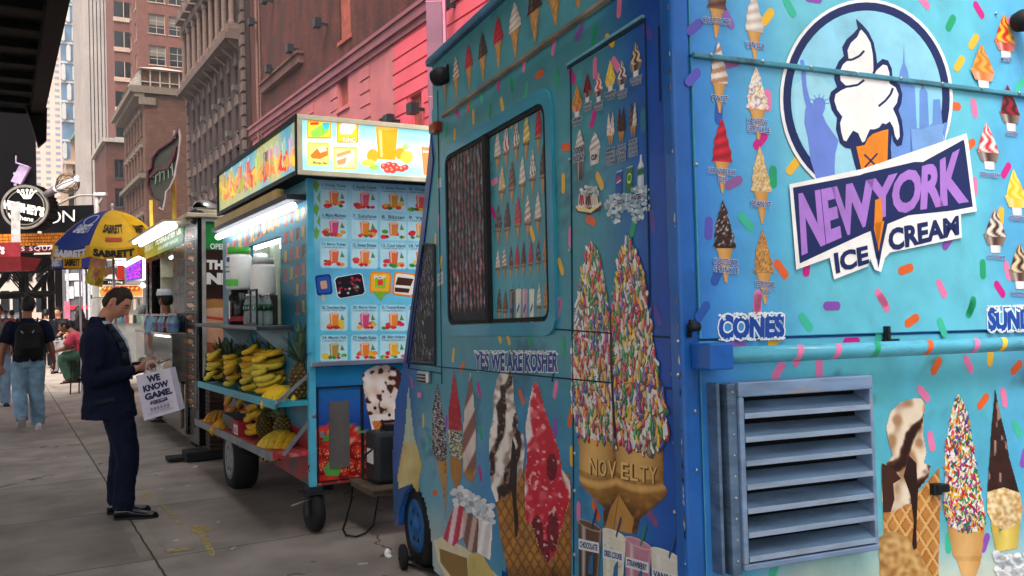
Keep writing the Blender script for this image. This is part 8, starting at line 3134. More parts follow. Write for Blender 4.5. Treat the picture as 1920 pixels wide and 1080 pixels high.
# ================================================================ umbrella
ud = 14.0
uc = at(205, 462, ud)
um = thing('umbrella', 'yellow and blue street umbrella with black lettering over the food stalls', 'umbrella', loc=(uc.x, uc.y, 0))
zr_, za_ = uc.z, at(222, 393, ud).z
RAD = .86
apex = Vector((.06, 0, za_))
UY, UB = lin('#d0a010'), lin('#22337a')
cv = MB()
cv.has = True
NP = 8
rimP = []
TL = Vector((.10, .02, .0))
for k in range(NP):
 a = -PI / 2 + PI / 8 - .28 + k * 2 * PI / NP
 rimP.append(Vector((RAD * math.cos(a), RAD * math.sin(a), zr_ + .02 - .02 * math.cos(a) + .05 * math.sin(a))))
def pan(k, t, q):
 """point on panel k, t from rim to apex, q across"""
 p0, p1 = rimP[k], rimP[(k + 1) % NP]
 e = p0.lerp(p1, q)
 p = e.lerp(apex, t)
 p.z += .13 * math.sin(t * PI) * (1 - .0) - .05 * math.sin(q * PI) * (1 - t)
 return p
for k in range(NP):
 col = UB if k in (3, 7) else UY
 n1, n2 = 8, 8
 for i in range(n1):
  for j in range(n2):
   cv.quad(pan(k, i / n1, j / n2), pan(k, i / n1, (j + 1) / n2), pan(k, (i + 1) / n1, (j + 1) / n2), pan(k, (i + 1) / n1, j / n2), col)
canopy = cv.build('canopy', mat('canvas_print', attr=True, rough=.6, var=.12, scale=5), um, smooth=True)
vl = MB()
vl.has = True
def val(k, t, q, off=0):
 p = pan(k, 0, q)
 out_ = Vector((p.x, p.y, 0)).normalized()
 return p + Vector((0, 0, -.17 * t - .01 * math.sin(q * 9) * t)) + out_ * (.02 * t + off + .012 * math.sin(q * 7 + k) * t)
for k in range(NP):
 for j in range(8):
  for i in range(2):
   vl.quad(val(k, i / 2, j / 8), val(k, i / 2, (j + 1) / 8), val(k, (i + 1) / 2, (j + 1) / 8), val(k, (i + 1) / 2, j / 8), UY if (k not in (3, 7) or i or j in (0, 7)) else UB)
def maptext(b, t, fn, col, bold=.05, shear=0):
 vs, fs = glyphs(t, bold, shear)
 x0, x1 = min(v[0] for v in vs), max(v[0] for v in vs)
 y0, y1 = min(v[1] for v in vs), max(v[1] for v in vs)
 b.add([fn((x - x0) / (x1 - x0), (y - y0) / (y1 - y0)) for x, y in vs], fs, col)
front = 7      # panel facing the camera
BLK = lin('#141414')
for k in (6, 7, 0):
 maptext(vl, 'SABRETT', lambda u, v, k=k: val(k, .85 - .65 * v, .08 + .84 * u, .012), BLK if k != 7 else lin('#c8c8d8'), .06)
valance = vl.build('valance', mat('canvas_print', attr=True), canopy, smooth=False)
tx = MB()
tx.has = True
for k in range(NP):
 cc = BLK if k not in (3, 7) else lin('#c8ccd8')
 maptext(tx, 'SABRETT', lambda u, v, k=k: pan(k, .22 + .16 * v, .2 + .6 * u) + Vector((pan(k, .2, .5).x, pan(k, .2, .5).y, .6)).normalized() * .012, cc, .04, .2)
 if k not in (3, 7):
  n = 10
  for j in range(n):
   tx.quad(*[pan(k, t_, q_) + Vector((pan(k, .2, .5).x, pan(k, .2, .5).y, .6)).normalized() * .012 for t_, q_ in ((.09, .3 + .4 * j / n), (.09, .3 + .4 * (j + 1) / n), (.15, .3 + .4 * (j + 1) / n), (.15, .3 + .4 * j / n))], lin('#a8402c'))
 else:
  pts = [pan(k, .5 + .13 * math.sin(a), .5 + .3 * math.cos(a)) + Vector((pan(k, .5, .5).x, pan(k, .5, .5).y, .6)).normalized() * .012 for a in [i * PI / 10 for i in range(20)]]
  tx.tube(pts + pts[:1], .006, 5, col=cc)
tx.build('lettering', mat('canvas_print', attr=True), canopy)
b = MB()
b.tube([(.06, 0, 0), (.06, 0, za_ + .06)], .02, 8)
b.sph((.06, 0, za_ + .07), .03, .03, .04, 8, 6)
b.build('pole', M_ALU, um, smooth=True)
b = MB()
for k in range(NP):
 b.tube([apex - Vector((0, 0, .03)), rimP[k] + Vector((0, 0, -.01))], .008, 5)
b.build('ribs', M_ALU, um)
# second, half folded canopy lower left
u2 = at(138, 470, 15.2)
us = thing('umbrella', 'smaller drooping yellow umbrella edge hanging left of the large umbrella', 'umbrella', loc=(u2.x, u2.y, 0))
cv = MB()
cv.has = True
z0, z1 = at(138, 480, 15.2).z, at(138, 442, 15.2).z
for k in range(8):
 a0, a1 = k * PI / 4, (k + 1) * PI / 4
 r_ = .36
 P0, P1 = Vector((r_ * math.cos(a0), r_ * math.sin(a0), z0)), Vector((r_ * math.cos(a1), r_ * math.sin(a1), z0))
 ap = Vector((.1, 0, z1))
 col = UY if k % 2 == 0 else UB
 for j in range(5):
  for i in range(4):
   F = lambda t, q: P0.lerp(P1, q).lerp(ap, t) + Vector((0, 0, .05 * math.sin(t * PI)))
   cv.quad(F(i / 4, j / 5), F(i / 4, (j + 1) / 5), F((i + 1) / 4, (j + 1) / 5), F((i + 1) / 4, j / 5), col)
 for j in range(5):
  e0, e1 = P0.lerp(P1, j / 5), P0.lerp(P1, (j + 1) / 5)
  cv.quad(e0, e1, e1 * 1.0 + Vector((0, 0, -.22)), e0 + Vector((0, 0, -.22)), UY if k % 2 == 0 else UB)
 if k in (5, 6, 4):
  nn = (P1 - P0).cross(Vector((0, 0, 1))).normalized() * .01
  maptext(cv, 'SABRETT', lambda u, v: P0.lerp(P1, .08 + .84 * u) + Vector((0, 0, -.19 + .14 * v)) + nn, BLK if k % 2 == 0 else lin('#c8c8d8'), .05)
cv.build('canopy', mat('canvas_print', attr=True), us)
b = MB()
b.tube([(.1, 0, 0), (.1, 0, z1 + .03)], .018, 8)
b.build('pole', M_ALU, us)
# hanging food banner
b = MB()
rf = random.Random(3)
def bann(u, v):
 tl, tr, br, bl_ = at(171, 478, 14.6), at(203, 478, 14.6), at(191, 539, 14.6), at(157, 530, 14.6)
 p = (tl * (1 - u) + tr * u) * (1 - v) + (bl_ * (1 - u) + br * u) * v
 p.y += .03 * math.sin(u * 5 + v * 2)
 return p
def bcol(u, v):
 c = mix(lin('#d8a88a'), lin('#d8b02a'), sst(.25, .5, v))
 for cx_, cy_, r_, cc in ((.5, .25, .3, '#c87a6a'), (.55, .62, .26, '#b05a4a'), (.6, .62, .14, '#7a3a6a'), (.3, .85, .25, '#8a9a3a'), (.75, .85, .15, '#5a4a1a')):
  if math.hypot(u - cx_, (v - cy_) * 1.4) + .12 * nz(u, v, 9) < r_:
   c = mix(c, lin(cc), .65)
 return c
for i in range(18):
 for j in range(28):
  q = [(i / 18, j / 28), (i / 18, (j + 1) / 28), ((i + 1) / 18, (j + 1) / 28), ((i + 1) / 18, j / 28)]
  b.add([bann(*k) for k in q], [(0, 1, 2, 3)], tuple(bcol(*k) for k in q))
tag(b.build('food_banner', mat('canvas_print', attr=True)), 'hanging yellow food banner below the umbrella edge', 'banner')
# pepper shaped neon sign on yellow posts
pd = 24.0
pz = thing('pepper_sign', 'large dark pepper shaped sign with a pale edge tube on yellow posts', 'sign')
def zp(x, y, dd=pd):
 return at(x / 2.7, y / 2.7, dd)
pep = [(905, 652), (914, 700), (904, 790), (884, 900), (862, 950), (842, 972), (838, 1010), (826, 1064), (806, 1052), (814, 1012), (790, 1004), (765, 982), (747, 940), (748, 868), (766, 850), (770, 800), (800, 762), (842, 732), (868, 716), (886, 690)]
b = MB()
b.prism([zp(*p) for p in pep], tuple(_d * .25))
recalc(b.build('sign_face', mat('dark_green_panel', '#26261f', .5, var=.4, scale=3), pz))
b = MB()
cxp, cyp = 840, 860
b.tube([zp(*p, pd - .04) for p in pep[11:] + pep[:1]], .045, 6)
b.tube([zp(*p, pd - .04) for p in ((760, 900), (800, 860), (850, 850), (880, 790), (890, 740))], .06, 6)
b.build('maroon_border', mat('maroon_tube', '#3a161e', .4), pz)
b = MB()
b.tube([zp(*p, pd - .04) for p in pep[:9]], .04, 6)
b.tube([zp(882, 660, pd - .05), zp(886, 700, pd - .05)], .03, 6)
b.build('edge_tube', mat('pale_tube', '#7c6c6a', .4), pz)
b = MB()
for k in range(5):
 b.tube([zp(775 + k * 22, 900 - k * 12, pd - .05), zp(790 + k * 20, 870 - k * 12, pd - .05), zp(788 + k * 22, 930 - k * 10, pd - .05)], .02, 5)
b.build('script_tubes', mat('dim_tube', '#5a6a5c', .4), pz)
b = MB()
for px in (289, 331):
 p = at(px, 600, pd + .4)
 b.box(p.x - .05, p.x + .05, p.y - .05, p.y + .05, 0, at(px, 300 if px > 300 else 375, pd + .4).z)
b.build('post', mat('yellow_post', '#b89a3c', .5), pz)
# ================================================================ people
M_SKIN = mat('skin_light', '#bd866c', .5, var=.1, scale=20)
M_SKIN2 = mat('skin_tan', '#8a5a42', .5, var=.1, scale=20)
M_SUIT = mat('navy_suit_wool', '#12182c', .85, spec=.12, var=.25, scale=9, bump=.35, bscale=34)
M_SHIRT = mat('pale_blue_shirt', '#a9b8cf', .7, var=.08)
M_HAIR = mat('dark_brown_hair', '#2a1c15', .6, var=.4, scale=60, bump=.6, bscale=140, stretch=(1, 1, .4))
M_BHAIR = mat('black_hair', '#0c0a0a', .5, var=.4, scale=60, bump=.5, bscale=120)
M_LEATH = mat('black_leather', '#0e0e10', .22, var=.2, coat=.5)
M_NAVYT = mat('navy_tshirt', '#10162a', .9, spec=.1, var=.2, scale=12, bump=.2)
M_JEAN = mat('light_blue_denim', '#7592aa', .85, var=.3, scale=7, dirt='#8fa8bc', dscale=5, damt=.6, bump=.3, bscale=60)
M_WSHOE = mat('white_trainer', '#c4c4c8', .5, var=.1)
def skinmesh(b, name, m, parent, vox=.012, it=3, fold=0.0, fs=.12):
 o = recalc(b.build(name, m, parent))
 r = o.modifiers.new('remesh', 'REMESH')
 r.mode = 'VOXEL'
 r.voxel_size = vox
 r.use_smooth_shade = True
 if fold:
  tx = bpy.data.textures.get('cloth_folds%.2f' % fs) or bpy.data.textures.new('cloth_folds%.2f' % fs, 'CLOUDS')
  tx.noise_scale = fs
  tx.noise_depth = 2
  d = o.modifiers.new('folds', 'DISPLACE')
  d.texture = tx
  d.texture_coords = 'LOCAL'
  d.strength = fold
  d.mid_level = .5
 s = o.modifiers.new('smooth', 'SMOOTH')
 s.factor = .5
 s.iterations = it
 return o
def ring(cx, cy, cz, rx, ry, n=20, tx=0.0, ty=0.0, p=2.4):
 """horizontal ring with a rounded-box section, tilted by tx, ty"""
 r = []
 for k in range(n):
  a = 2 * PI * k / n
  c, s = math.cos(a), math.sin(a)
  x = rx * math.copysign(abs(c) ** (2 / p), c)
  y = ry * math.copysign(abs(s) ** (2 / p), s)
  r.append(Vector((cx + x, cy + y, cz + x * tx + y * ty)))
 return r
def head(b, c, f, up, s=1.0, jaw=1.0):
 """face looks along f"""
 f = Vector(f).normalized()
 up = Vector(up)
 up = (up - f * up.dot(f)).normalized()
 sd_ = up.cross(f)
 c = Vector(c)
 n, m = 28, 24
 rings = []
 for j in range(m + 1):
  ph = -PI / 2 + PI * (.015 + .97 * j / m)
  z = math.sin(ph)
  r = []
  for k in range(n):
   th = 2 * PI * k / n
   x, y = math.cos(ph) * math.cos(th), math.cos(ph) * math.sin(th)
   fx = x * .098
   sy = y * (.076 - .012 * sst(-.1, -.9, z))
   uz = z * .118
   fr = max(0, x)
   if z < 0:
    fx += .012 * fr * -z
    sy *= 1 - .22 * sst(-.35, -1, z)
    if x < 0:
     fx *= 1 - .35 * sst(-.1, -.9, z)
   g = lambda zz, yy, wz, wy: math.exp(-((z - zz) / wz) ** 2 - ((y - yy) / wy) ** 2) * (x > 0)
   fx += .026 * g(-.22, 0, .13, .16) + .012 * g(.0, 0, .2, .12)
   fx += .008 * g(.2, 0, .09, .6) - .012 * g(.04, .38, .11, .2) - .012 * g(.04, -.38, .11, .2)
   fx += .009 * g(-.52, 0, .07, .3) - .004 * g(-.42, 0, .04, .3) + .014 * g(-.86, 0, .15, .35)
   r.append(c + (f * fx + sd_ * sy + up * uz) * s)
  rings.append(r)
 b.loft(rings)
 for sg in (1, -1):
  e = c + (sd_ * sg * .076 - f * .008 - up * .008) * s
  b.tube([e + up * .03 * s - f * .006 * s, e + sd_ * sg * .010 * s + up * .01 * s - f * .012 * s, e + sd_ * sg * .006 * s - up * .02 * s, e - up * .032 * s + f * .004 * s], [.008 * s, .014 * s, .012 * s, .006 * s], 8)
 return f, sd_, up
def facebits(par, c, f, sd_, up, s=1.0, brow=None):
 c = Vector(c)
 for sg in (1, -1):
  b = MB()
  e = c + (f * .078 + sd_ * sg * .031 + up * .008) * s
  b.sph(e, .012 * s, .012 * s, .009 * s, 8, 6)
  o = b.build('eye', mat('eye_white', '#8a827c', .2), par, smooth=True)
  b = MB()
  b.sph(e + f * .0075 * s, .006 * s, .006 * s, .006 * s, 8, 6)
  b.build('pupil', M_BHAIR, o)
  b = MB()
  b.tube([c + (f * .088 + sd_ * sg * .012 + up * .026) * s, c + (f * .087 + sd_ * sg * .032 + up * .033) * s, c + (f * .072 + sd_ * sg * .054 + up * .026) * s], [.004 * s, .0055 * s, .003 * s], 6)
  b.build('eyebrow', brow or M_HAIR, par)
 b = MB()
 b.tube([c + (f * .088 + sd_ * .024 - up * .062) * s, c + (f * .101 - up * .060) * s, c + (f * .088 - sd_ * .024 - up * .062) * s], [.003 * s, .006 * s, .003 * s], 6)
 b.build('lips', mat('lip_tone', '#8a4a40', .5), par)
def haircap(par, c, f, sd_, up, m, s=1.0, lng=0.0, th=.012, low=-.25, nm='hair', front=.55, bulk=.03):
 """short hair: shell over crown, sides and back"""
 c = Vector(c)
 b = MB()
 K = [(-1.01, -.70), (-.5, -.64), (-.3, -.1), (-.12, .26), (.06, .26), (.18, -.16), (.36, -.10), (.48, .30), (.62, front), (1.01, front + .06)]
 def pl(x):
  for (x0, y0), (x1, y1) in zip(K, K[1:]):
   if x <= x1:
    return y0 + (y1 - y0) * (x - x0) / (x1 - x0)
 n, mm = 48, 16
 rr = random.Random(5)
 rings = []
 for j in range(mm + 1):
  q = j / mm
  r = []
  for k in range(n):
   th_ = 2 * PI * k / n
   cf = math.cos(th_)
   lowz = pl(cf)
   ph0 = math.asin(max(-.98, min(.98, lowz)))
   ph = ph0 + (PI / 2 * .985 - ph0) * q
   e = 1 + (th + .007 * nz(th_ * 3, ph * 4, 1.0)) / .09 * sst(0, .15, q) + .03 * sst(.6, 1, q) + bulk * max(0, cf) * sst(.35, .7, q) * (1 - q)
   x, y, z = math.cos(ph) * cf * .098, math.cos(ph) * math.sin(th_) * .077, math.sin(ph) * .118
   r.append(c + (f * x * e + sd_ * y * e + up * z * e) * s)
  rings.append(r)
 b.loft(rings)
 return b.build(nm, m, par, smooth=True)
def hand(b, wr, d, palm, s=1.0, curl=.6, thumb=1, spread=.0):
 """wrist, finger direction, palm normal (the way the fingers curl); thumb=+1/-1 side"""
 wr, d, pn = Vector(wr), Vector(d).normalized(), Vector(palm)
 pn = (pn - d * pn.dot(d)).normalized()
 sv = d.cross(pn) * thumb
 rings = []
 for t, w_, h_ in ((0, .026, .02), (.03, .034, .018), (.07, .042, .016), (.095, .041, .013)):
  rings.append([wr + d * t * s + (sv * w_ * math.cos(a) + pn * h_ * math.sin(a)) * s for a in [i * PI / 5 for i in range(10)]])
 b.loft(rings)
 for i, (o_, L_) in enumerate(((.030, .068), (.010, .078), (-.011, .072), (-.030, .056))):
  p = wr + (d * .088 + sv * o_) * s
  pts = [p]
  a = curl * .5
  for seg in (.42, .32, .26):
   dd = d * math.cos(a) + pn * math.sin(a) + sv * (spread * o_ * 8)
   p = p + dd * L_ * seg * s
   pts.append(p)
   a += curl * .8
  b.tube(pts, [.0095 * s, .009 * s, .0082 * s, .0065 * s], 8)
 p = wr + (d * .03 + sv * .03) * s
 pts = [p, p + (d * .025 + sv * .022 + pn * .012) * s, p + (d * .055 + sv * .026 + pn * .03) * s, p + (d * .078 + sv * .018 + pn * .042) * s]
 b.tube(pts, [.013 * s, .0115 * s, .010 * s, .0075 * s], 8)
def shoe(name, m, par, heel, toe, h=.09, w_=.047, sole=None, lift=0.0):
 heel, toe = Vector(heel), Vector(toe)
 d = toe - heel
 L_ = d.length
 d.normalize()
 sv = Vector((-d.y, d.x, 0)).normalized()
 n_ = d.cross(sv) * -1
 n_ = sv.cross(d) * -1 if sv.cross(d).z < 0 else sv.cross(d)
 b = MB()
 rings = []
 for t, w2, hh in ((0, .5, .55), (.04, .75, .85), (.15, .85, 1.0), (.32, .8, 1.05), (.48, .9, .72), (.7, 1.0, .52), (.88, .85, .42), (.97, .55, .34), (1.0, .3, .22)):
  c = heel + d * L_ * t
  r = []
  for k in range(14):
   a = 2 * PI * k / 14
   y = w_ * w2 * math.cos(a)
   z = h * hh * (.5 + .5 * math.sin(a)) if math.sin(a) > 0 else h * hh * .5 * (1 + max(-.85, math.sin(a)) / .85)
   r.append(c + sv * y + n_ * (z + .012))
  rings.append(r)
 b.loft(rings)
 o = recalc(b.build(name, m, par, smooth=True))
 b = MB()
 pts = []
 for t, w2 in ((0, .5), (.05, .85), (.3, .82), (.65, 1.06), (.88, .9), (1.01, .35)):
  pts.append((heel + d * L_ * t, w_ * w2 + .003))
 v = [p + sv * w2 for p, w2 in pts] + [p - sv * w2 for p, w2 in reversed(pts)]
 b.prism(v, n_ * .018)
 recalc(b.build('sole', sole or M_BLACK, o))
 return o
def limb(b, pts, rad, n=14, flat=1.0):
 """tapered limb, rings interpolated so joints stay round"""
 P = [Vector(p) for p in pts]
 out, rr = [], []
 for i in range(len(P) - 1):
  for k in range(6):
   t = k / 6
   out.append(P[i].lerp(P[i + 1], t))
   q = t * t * (3 - 2 * t)
   rr.append(rad[i] + (rad[i + 1] - rad[i]) * q)
 out.append(P[-1])
 rr.append(rad[-1])
 for _ in range(2):
  out = [out[0]] + [(out[i - 1] + out[i] * 2 + out[i + 1]) / 4 for i in range(1, len(out) - 1)] + [out[-1]]
 b.tube(out, rr, n, flat=flat)
 b.sph(out[0], rr[0], rr[0], rr[0], 10, 8)
# ---------------------------------------------------------------- the man in the suit
mo = ground(247, 966)
man = thing('person', 'man in a dark navy suit looking down at his phone', 'person', loc=mo, rz=R(12))
hc, hf, hup = Vector((-.072, -.01, 1.662)), Vector((1, -.14, -.76)), Vector((.68, 0, 1))
b = MB()
f, sd_, up = head(b, hc, hf, hup, 1.03)
b.tube([(-.195, 0, 1.42), (-.185, 0, 1.50), (-.15, 0, 1.57), (-.10, 0, 1.63)], [.075, .060, .058, .062], 14)
b.loft([ring(-.15, 0, 1.0, .12, .17), ring(-.15, 0, 1.3, .12, .19), ring(-.17, 0, 1.43, .07, .12)])
limb(b, [(-.185, -.205, 1.395), (-.215, -.265, 1.10), (-.205, -.27, 1.075), (-.02, -.16, 1.115), (.075, -.095, 1.15)], [.04, .034, .03, .028, .028])
limb(b, [(-.185, .205, 1.395), (-.13, .27, 1.11), (.0, .14, 1.13), (.10, .06, 1.15)], [.04, .034, .03, .028])
hand(b, (.075, -.095, 1.150), (1, .28, .10), (.0, .55, .6), 1.0, .55, 1)
hand(b, (.10, .06, 1.150), (1, -.3, .16), (.0, -.5, .7), 1.0, .6, -1)
limb(b, [(-.10, -.09, .95), (.01, -.10, .50), (-.02, -.11, .10)], [.08, .055, .04])
limb(b, [(-.10, .09, .95), (-.05, .09, .50), (-.11, .10, .10)], [.08, .055, .04])
body = skinmesh(b, 'body', M_SKIN, man, .0065, 2)
facebits(man, hc, f, sd_, up, 1.03)
haircap(man, hc, f, sd_, up, M_HAIR, 1.02, th=.006, low=-.42, front=.60)
# stubble shadow is left off; collar and shirt front
b = MB()
b.loft([ring(-.195, 0, 1.50, .076, .09, tx=.1), ring(-.178, 0, 1.59, .072, .079, tx=-.35), ring(-.170, 0, 1.612, .064, .072, tx=-.38)], cap=False)
b.loft([ring(-.165, 0, 1.10, .11, .15), ring(-.175, 0, 1.3, .11, .16), ring(-.19, 0, 1.42, .08, .11), ring(-.195, 0, 1.52, .072, .085)])
skinmesh(b, 'shirt', M_SHIRT, man, .009, 2)
# jacket
b = MB()
J = [(-.148, .775, .192, .215), (-.15, .86, .186, .21), (-.155, .97, .170, .193), (-.165, 1.08, .158, .183), (-.17, 1.18, .157, .195), (-.178, 1.28, .158, .216), (-.188, 1.36, .145, .226), (-.20, 1.42, .120, .21), (-.208, 1.465, .092, .15), (-.212, 1.51, .074, .10), (-.205, 1.555, .066, .085)]
b.loft([ring(x, 0, z, rx, ry, 28, tx=(-.18 if z < .8 else 0) if False else 0) for x, z, rx, ry in J])
limb(b, [(-.185, -.205, 1.395), (-.215, -.265, 1.10), (-.205, -.27, 1.075), (-.02, -.16, 1.115), (.055, -.105, 1.142)], [.082, .066, .064, .052, .043])
limb(b, [(-.185, .205, 1.395), (-.13, .27, 1.11), (.0, .14, 1.13), (.085, .07, 1.148)], [.082, .066, .054, .043])
skinmesh(b, 'jacket', M_SUIT, man, .008, 2, .022, .07)
M_LAP = mat('lapel_wool', '#0e1426', .7, var=.15, scale=40)
# open front: a strip of shirt and the near lapel
pts = [(.006, 1.06), (-.004, 1.17), (-.014, 1.28), (-.040, 1.36), (-.082, 1.43), (-.13, 1.50)]
def strip(nm, m, y0, y1, o0, o1, k0=0):
 b = MB()
 for i in range(k0, 5):
  (xa, za), (xb, zb3) = pts[i], pts[i + 1]
  b.quad((xa + o0, y0[i], za), (xa + o1, y1[i], za), (xb + o1, y1[i + 1], zb3), (xb + o0, y0[i + 1], zb3))
 o = b.build(nm, m, man, smooth=True)
 sm = o.modifiers.new('thick', 'SOLIDIFY')
 sm.thickness = .004
 return o
strip('shirt_front', M_SHIRT, [-.02, -.035, -.045, -.05, -.055, -.06], [.05, .06, .07, .08, .09, .09], .014, .014)
strip('lapel', M_LAP, [-.03, -.085, -.115, -.125, -.11, -.085], [-.012, -.03, -.038, -.042, -.046, -.05], -.012, .024)
b = MB()
b.obox((-.13, -.222, .92), (.075, 0, .012), (0, .006, 0), (0, 0, .016))
b.build('pocket_flap', M_LAP, man, bevel=.004)
# trousers
b = MB()
b.loft([ring(-.115, 0, .84, .15, .175), ring(-.115, 0, .95, .145, .17), ring(-.13, 0, 1.02, .13, .165)])
limb(b, [(-.085, -.088, .88), (.005, -.10, .50), (-.025, -.11, .26), (-.035, -.11, .075)], [.120, .090, .080, .078])
limb(b, [(-.12, .088, .88), (-.075, .09, .50), (-.125, .10, .26), (-.125, .10, .085)], [.115, .088, .078, .076])
skinmesh(b, 'trousers', M_SUIT, man, .009, 2, .022, .07)
shoe('shoe', M_LEATH, man, (-.10, -.11, 0), (.215, -.135, 0), .085, .046)
shoe('shoe', M_LEATH, man, (-.20, .10, 0), (.115, .12, 0), .085, .046)
# phone in his hands
b = MB()
ph = thing('phone', 'dark phone held in the hands of the man in the navy suit', 'phone', loc=mo, rz=R(12))
b.obox((.235, .0, 1.178), (.075, 0, .03), (0, .036, 0), (-.0015, 0, .004))
b.build('phone_body', mat('phone_black', '#101114', .15, coat=.5), ph, bevel=.003)
b = MB()
b.obox((.2335, .0, 1.1825), (.070, 0, .028), (0, .033, 0), (-.0001, 0, .0003))
b.build('screen', mat('phone_screen', '#1a2430', .05), ph)
# paper bag
bd = 6.52
tl, tr, br, bl_ = at(254.5, 705, bd), at(318, 690, bd), at(336.5, 769, bd), at(270.5, 789, bd)
bgt = thing('paper_bag', 'white paper shopping bag with bold navy lettering hanging from the suited man\'s wrist', 'bag', loc=tl)
o_ = Vector(tl)
nb_ = (tr - tl).cross(tl - bl_).normalized()
dep = -nb_ * .11
b = MB()
q = [tl - o_, tr - o_, br - o_, bl_ - o_]
b.quad(*q[::-1])
b.quad(*[p + dep for p in q])
mid = dep * .5 
for i, j in ((0, 3), (1, 2)):
 s_in = ((q[1] - q[0]).normalized() * (.012 if i == 0 else -.012))
 b.quad(q[i], q[i] + mid + s_in, q[j] + mid + s_in, q[j])
 b.quad(q[i] + mid + s_in, q[i] + dep, q[j] + dep, q[j] + mid + s_in)
b.quad(q[3], q[3] + dep, q[2] + dep, q[2])
b.build('bag_body', mat('white_paper', '#c9c3d2', .7, var=.08, scale=6, bump=.15, bscale=14), bgt)
b = MB()
def bp(u, v):
 return (tl * (1 - u) + tr * u) * (1 - v) + (bl_ * (1 - u) + br * u) * v + nb_ * .003 - o_
NV = lin('#1c1f4a')
def bt(t, u0, u1, v0, v1, bold=.06, c=NV):
 maptext(b, t, lambda u, v: bp(u0 + (u1 - u0) * u, v1 + (v0 - v1) * v), c, bold)
bt('WE', .30, .68, .06, .215)
bt('KNOW', .14, .88, .25, .40)
bt('GAME.', .14, .93, .435, .585)
for k in range(1):
 b.add([bp(.27, .625), bp(.74, .625), bp(.76, .70), bp(.25, .70)], [(0, 1, 2, 3)], NV)
bt('CHAMPS', .30, .72, .64, .685, .04, lin('#c9c3d2'))
bt('SPORTS', .36, .66, .705, .725, .02)
b.add([bp(.08, .755), bp(.92, .755), bp(.92, .758), bp(.08, .758)], [(0, 1, 2, 3)], NV)
for k in range(6):
 cx_ = .26 + k * .095
 pts = [bp(cx_ + .034 * math.cos(a), .805 + .028 * math.sin(a)) for a in [i * PI / 6 for i in range(12)]]
 b.add(pts, [tuple(range(11, -1, -1))], NV)
 pts = [bp(cx_ + .016 * math.cos(a), .805 + .013 * math.sin(a)) + nb_ * .001 for a in [i * PI / 6 for i in range(12)]]
 b.add(pts, [tuple(range(11, -1, -1))], lin('#c9c3d2'))
bt('#WEKNOWGAME', .22, .78, .85, .875, .01)
bt('FIND YOUR STORE ONLINE', .14, .86, .893, .915, .0)
b.build('lettering', mat('sign_print', attr=True), bgt)
for k, dz in enumerate((0, 1)):
 b = MB()
 base = dep * (.05 if k == 0 else .95)
 p0, p1 = bp(.28, .0) + base, bp(.70, .0) + base
 tp = at(282, 676 + k * 2, bd + .02 + .05 * k) - o_
 pts = [p0, p0.lerp(tp, .5) + (p0 - p1) * .12, tp + (p0 - p1) * .25, tp + (p1 - p0) * .15 , p1.lerp(tp, .5) + (p1 - p0) * .12, p1]
 b.tube(pts, .004, 6)
 b.build('handle', mat('twisted_paper', '#b8b0b4', .7), bgt)
# ---------------------------------------------------------------- backpack walker
wo = ground(55, 806)
_a = math.atan2(_d.y, _d.x)
wk_ = thing('person', 'man in navy t-shirt and pale jeans walking away under a black backpack', 'person', loc=wo, rz=_a + R(4))
S_ = 1.03
hc, hf, hup = Vector((.03, -.02, 1.70)), Vector((1, -.35, -.06)), Vector((.05, 0, 1))
b = MB()
f, sd_, up = head(b, hc, hf, hup, 1.02)
b.tube([(.0, 0, 1.45), (.0, 0, 1.53), (.015, 0, 1.62)], [.07, .06, .06], 12)
b.loft([ring(0, 0, 1.0, .1, .16), ring(0, 0, 1.3, .11, .19), ring(0, 0, 1.45, .06, .1)])
limb(b, [(0, .20, 1.42), (-.02, .29, 1.15), (.10, .31, .91)], [.052, .042, .03])
limb(b, [(0, -.20, 1.42), (-.06, -.28, 1.14), (.03, -.32, .90)], [.052, .042, .03])
hand(b, (.10, .31, .91), (.35, .05, -1), (.3, -1, 0), 1.05, .7, 1)
hand(b, (.03, -.32, .90), (.25, -.05, -1), (.3, 1, 0), 1.05, .7, -1)
limb(b, [(0, .1, .95), (.02, .11, .5), (-.22, .10, .2)], [.08, .055, .04])
limb(b, [(0, -.1, .95), (.08, -.1, .5), (.06, -.1, .1)], [.08, .055, .04])
skinmesh(b, 'body', M_SKIN2, wk_, .011, 2)
facebits(wk_, hc, f, sd_, up, 1.02, M_BHAIR)
haircap(wk_, hc, f, sd_, up, M_BHAIR, 1.03, th=.016, low=-.5, front=.5)
b = MB()
b.loft([ring(-.0, 0, .93, .135, .19), ring(0, 0, 1.06, .125, .185), ring(0, 0, 1.22, .13, .2), ring(-.01, 0, 1.36, .125, .215), ring(-.01, 0, 1.44, .095, .19), ring(0, 0, 1.495, .07, .09), ring(.0, 0, 1.53, .066, .07)])
limb(b, [(-.005, .20, 1.42), (-.02, .28, 1.20)], [.085, .078])
limb(b, [(-.005, -.20, 1.42), (-.045, -.27, 1.19)], [.085, .078])
skinmesh(b, 'tshirt', M_NAVYT, wk_, .012, 3, .02, .12)
b = MB()
b.loft([ring(0, 0, .86, .14, .185), ring(0, 0, .95, .135, .175), ring(0, 0, 1.02, .125, .17)])
limb(b, [(0, .09, .88), (.04, .11, .52), (-.09, .11, .33), (-.21, .105, .17)], [.125, .095, .09, .078])
limb(b, [(0, -.09, .88), (.07, -.10, .5), (.06, -.11, .28), (.05, -.11, .06)], [.125, .1, .095, .09])
skinmesh(b, 'jeans', M_JEAN, wk_, .012, 2, .03, .08)
shoe('shoe', M_WSHOE, wk_, (-.06, -.11, 0), (.24, -.16, 0), .09, .05, M_WSHOE)
shoe('shoe', M_WSHOE, wk_, (-.265, .105, .19), (-.14, .11, -.0), .09, .05, mat('shoe_sole', '#a8a4a2', .7))
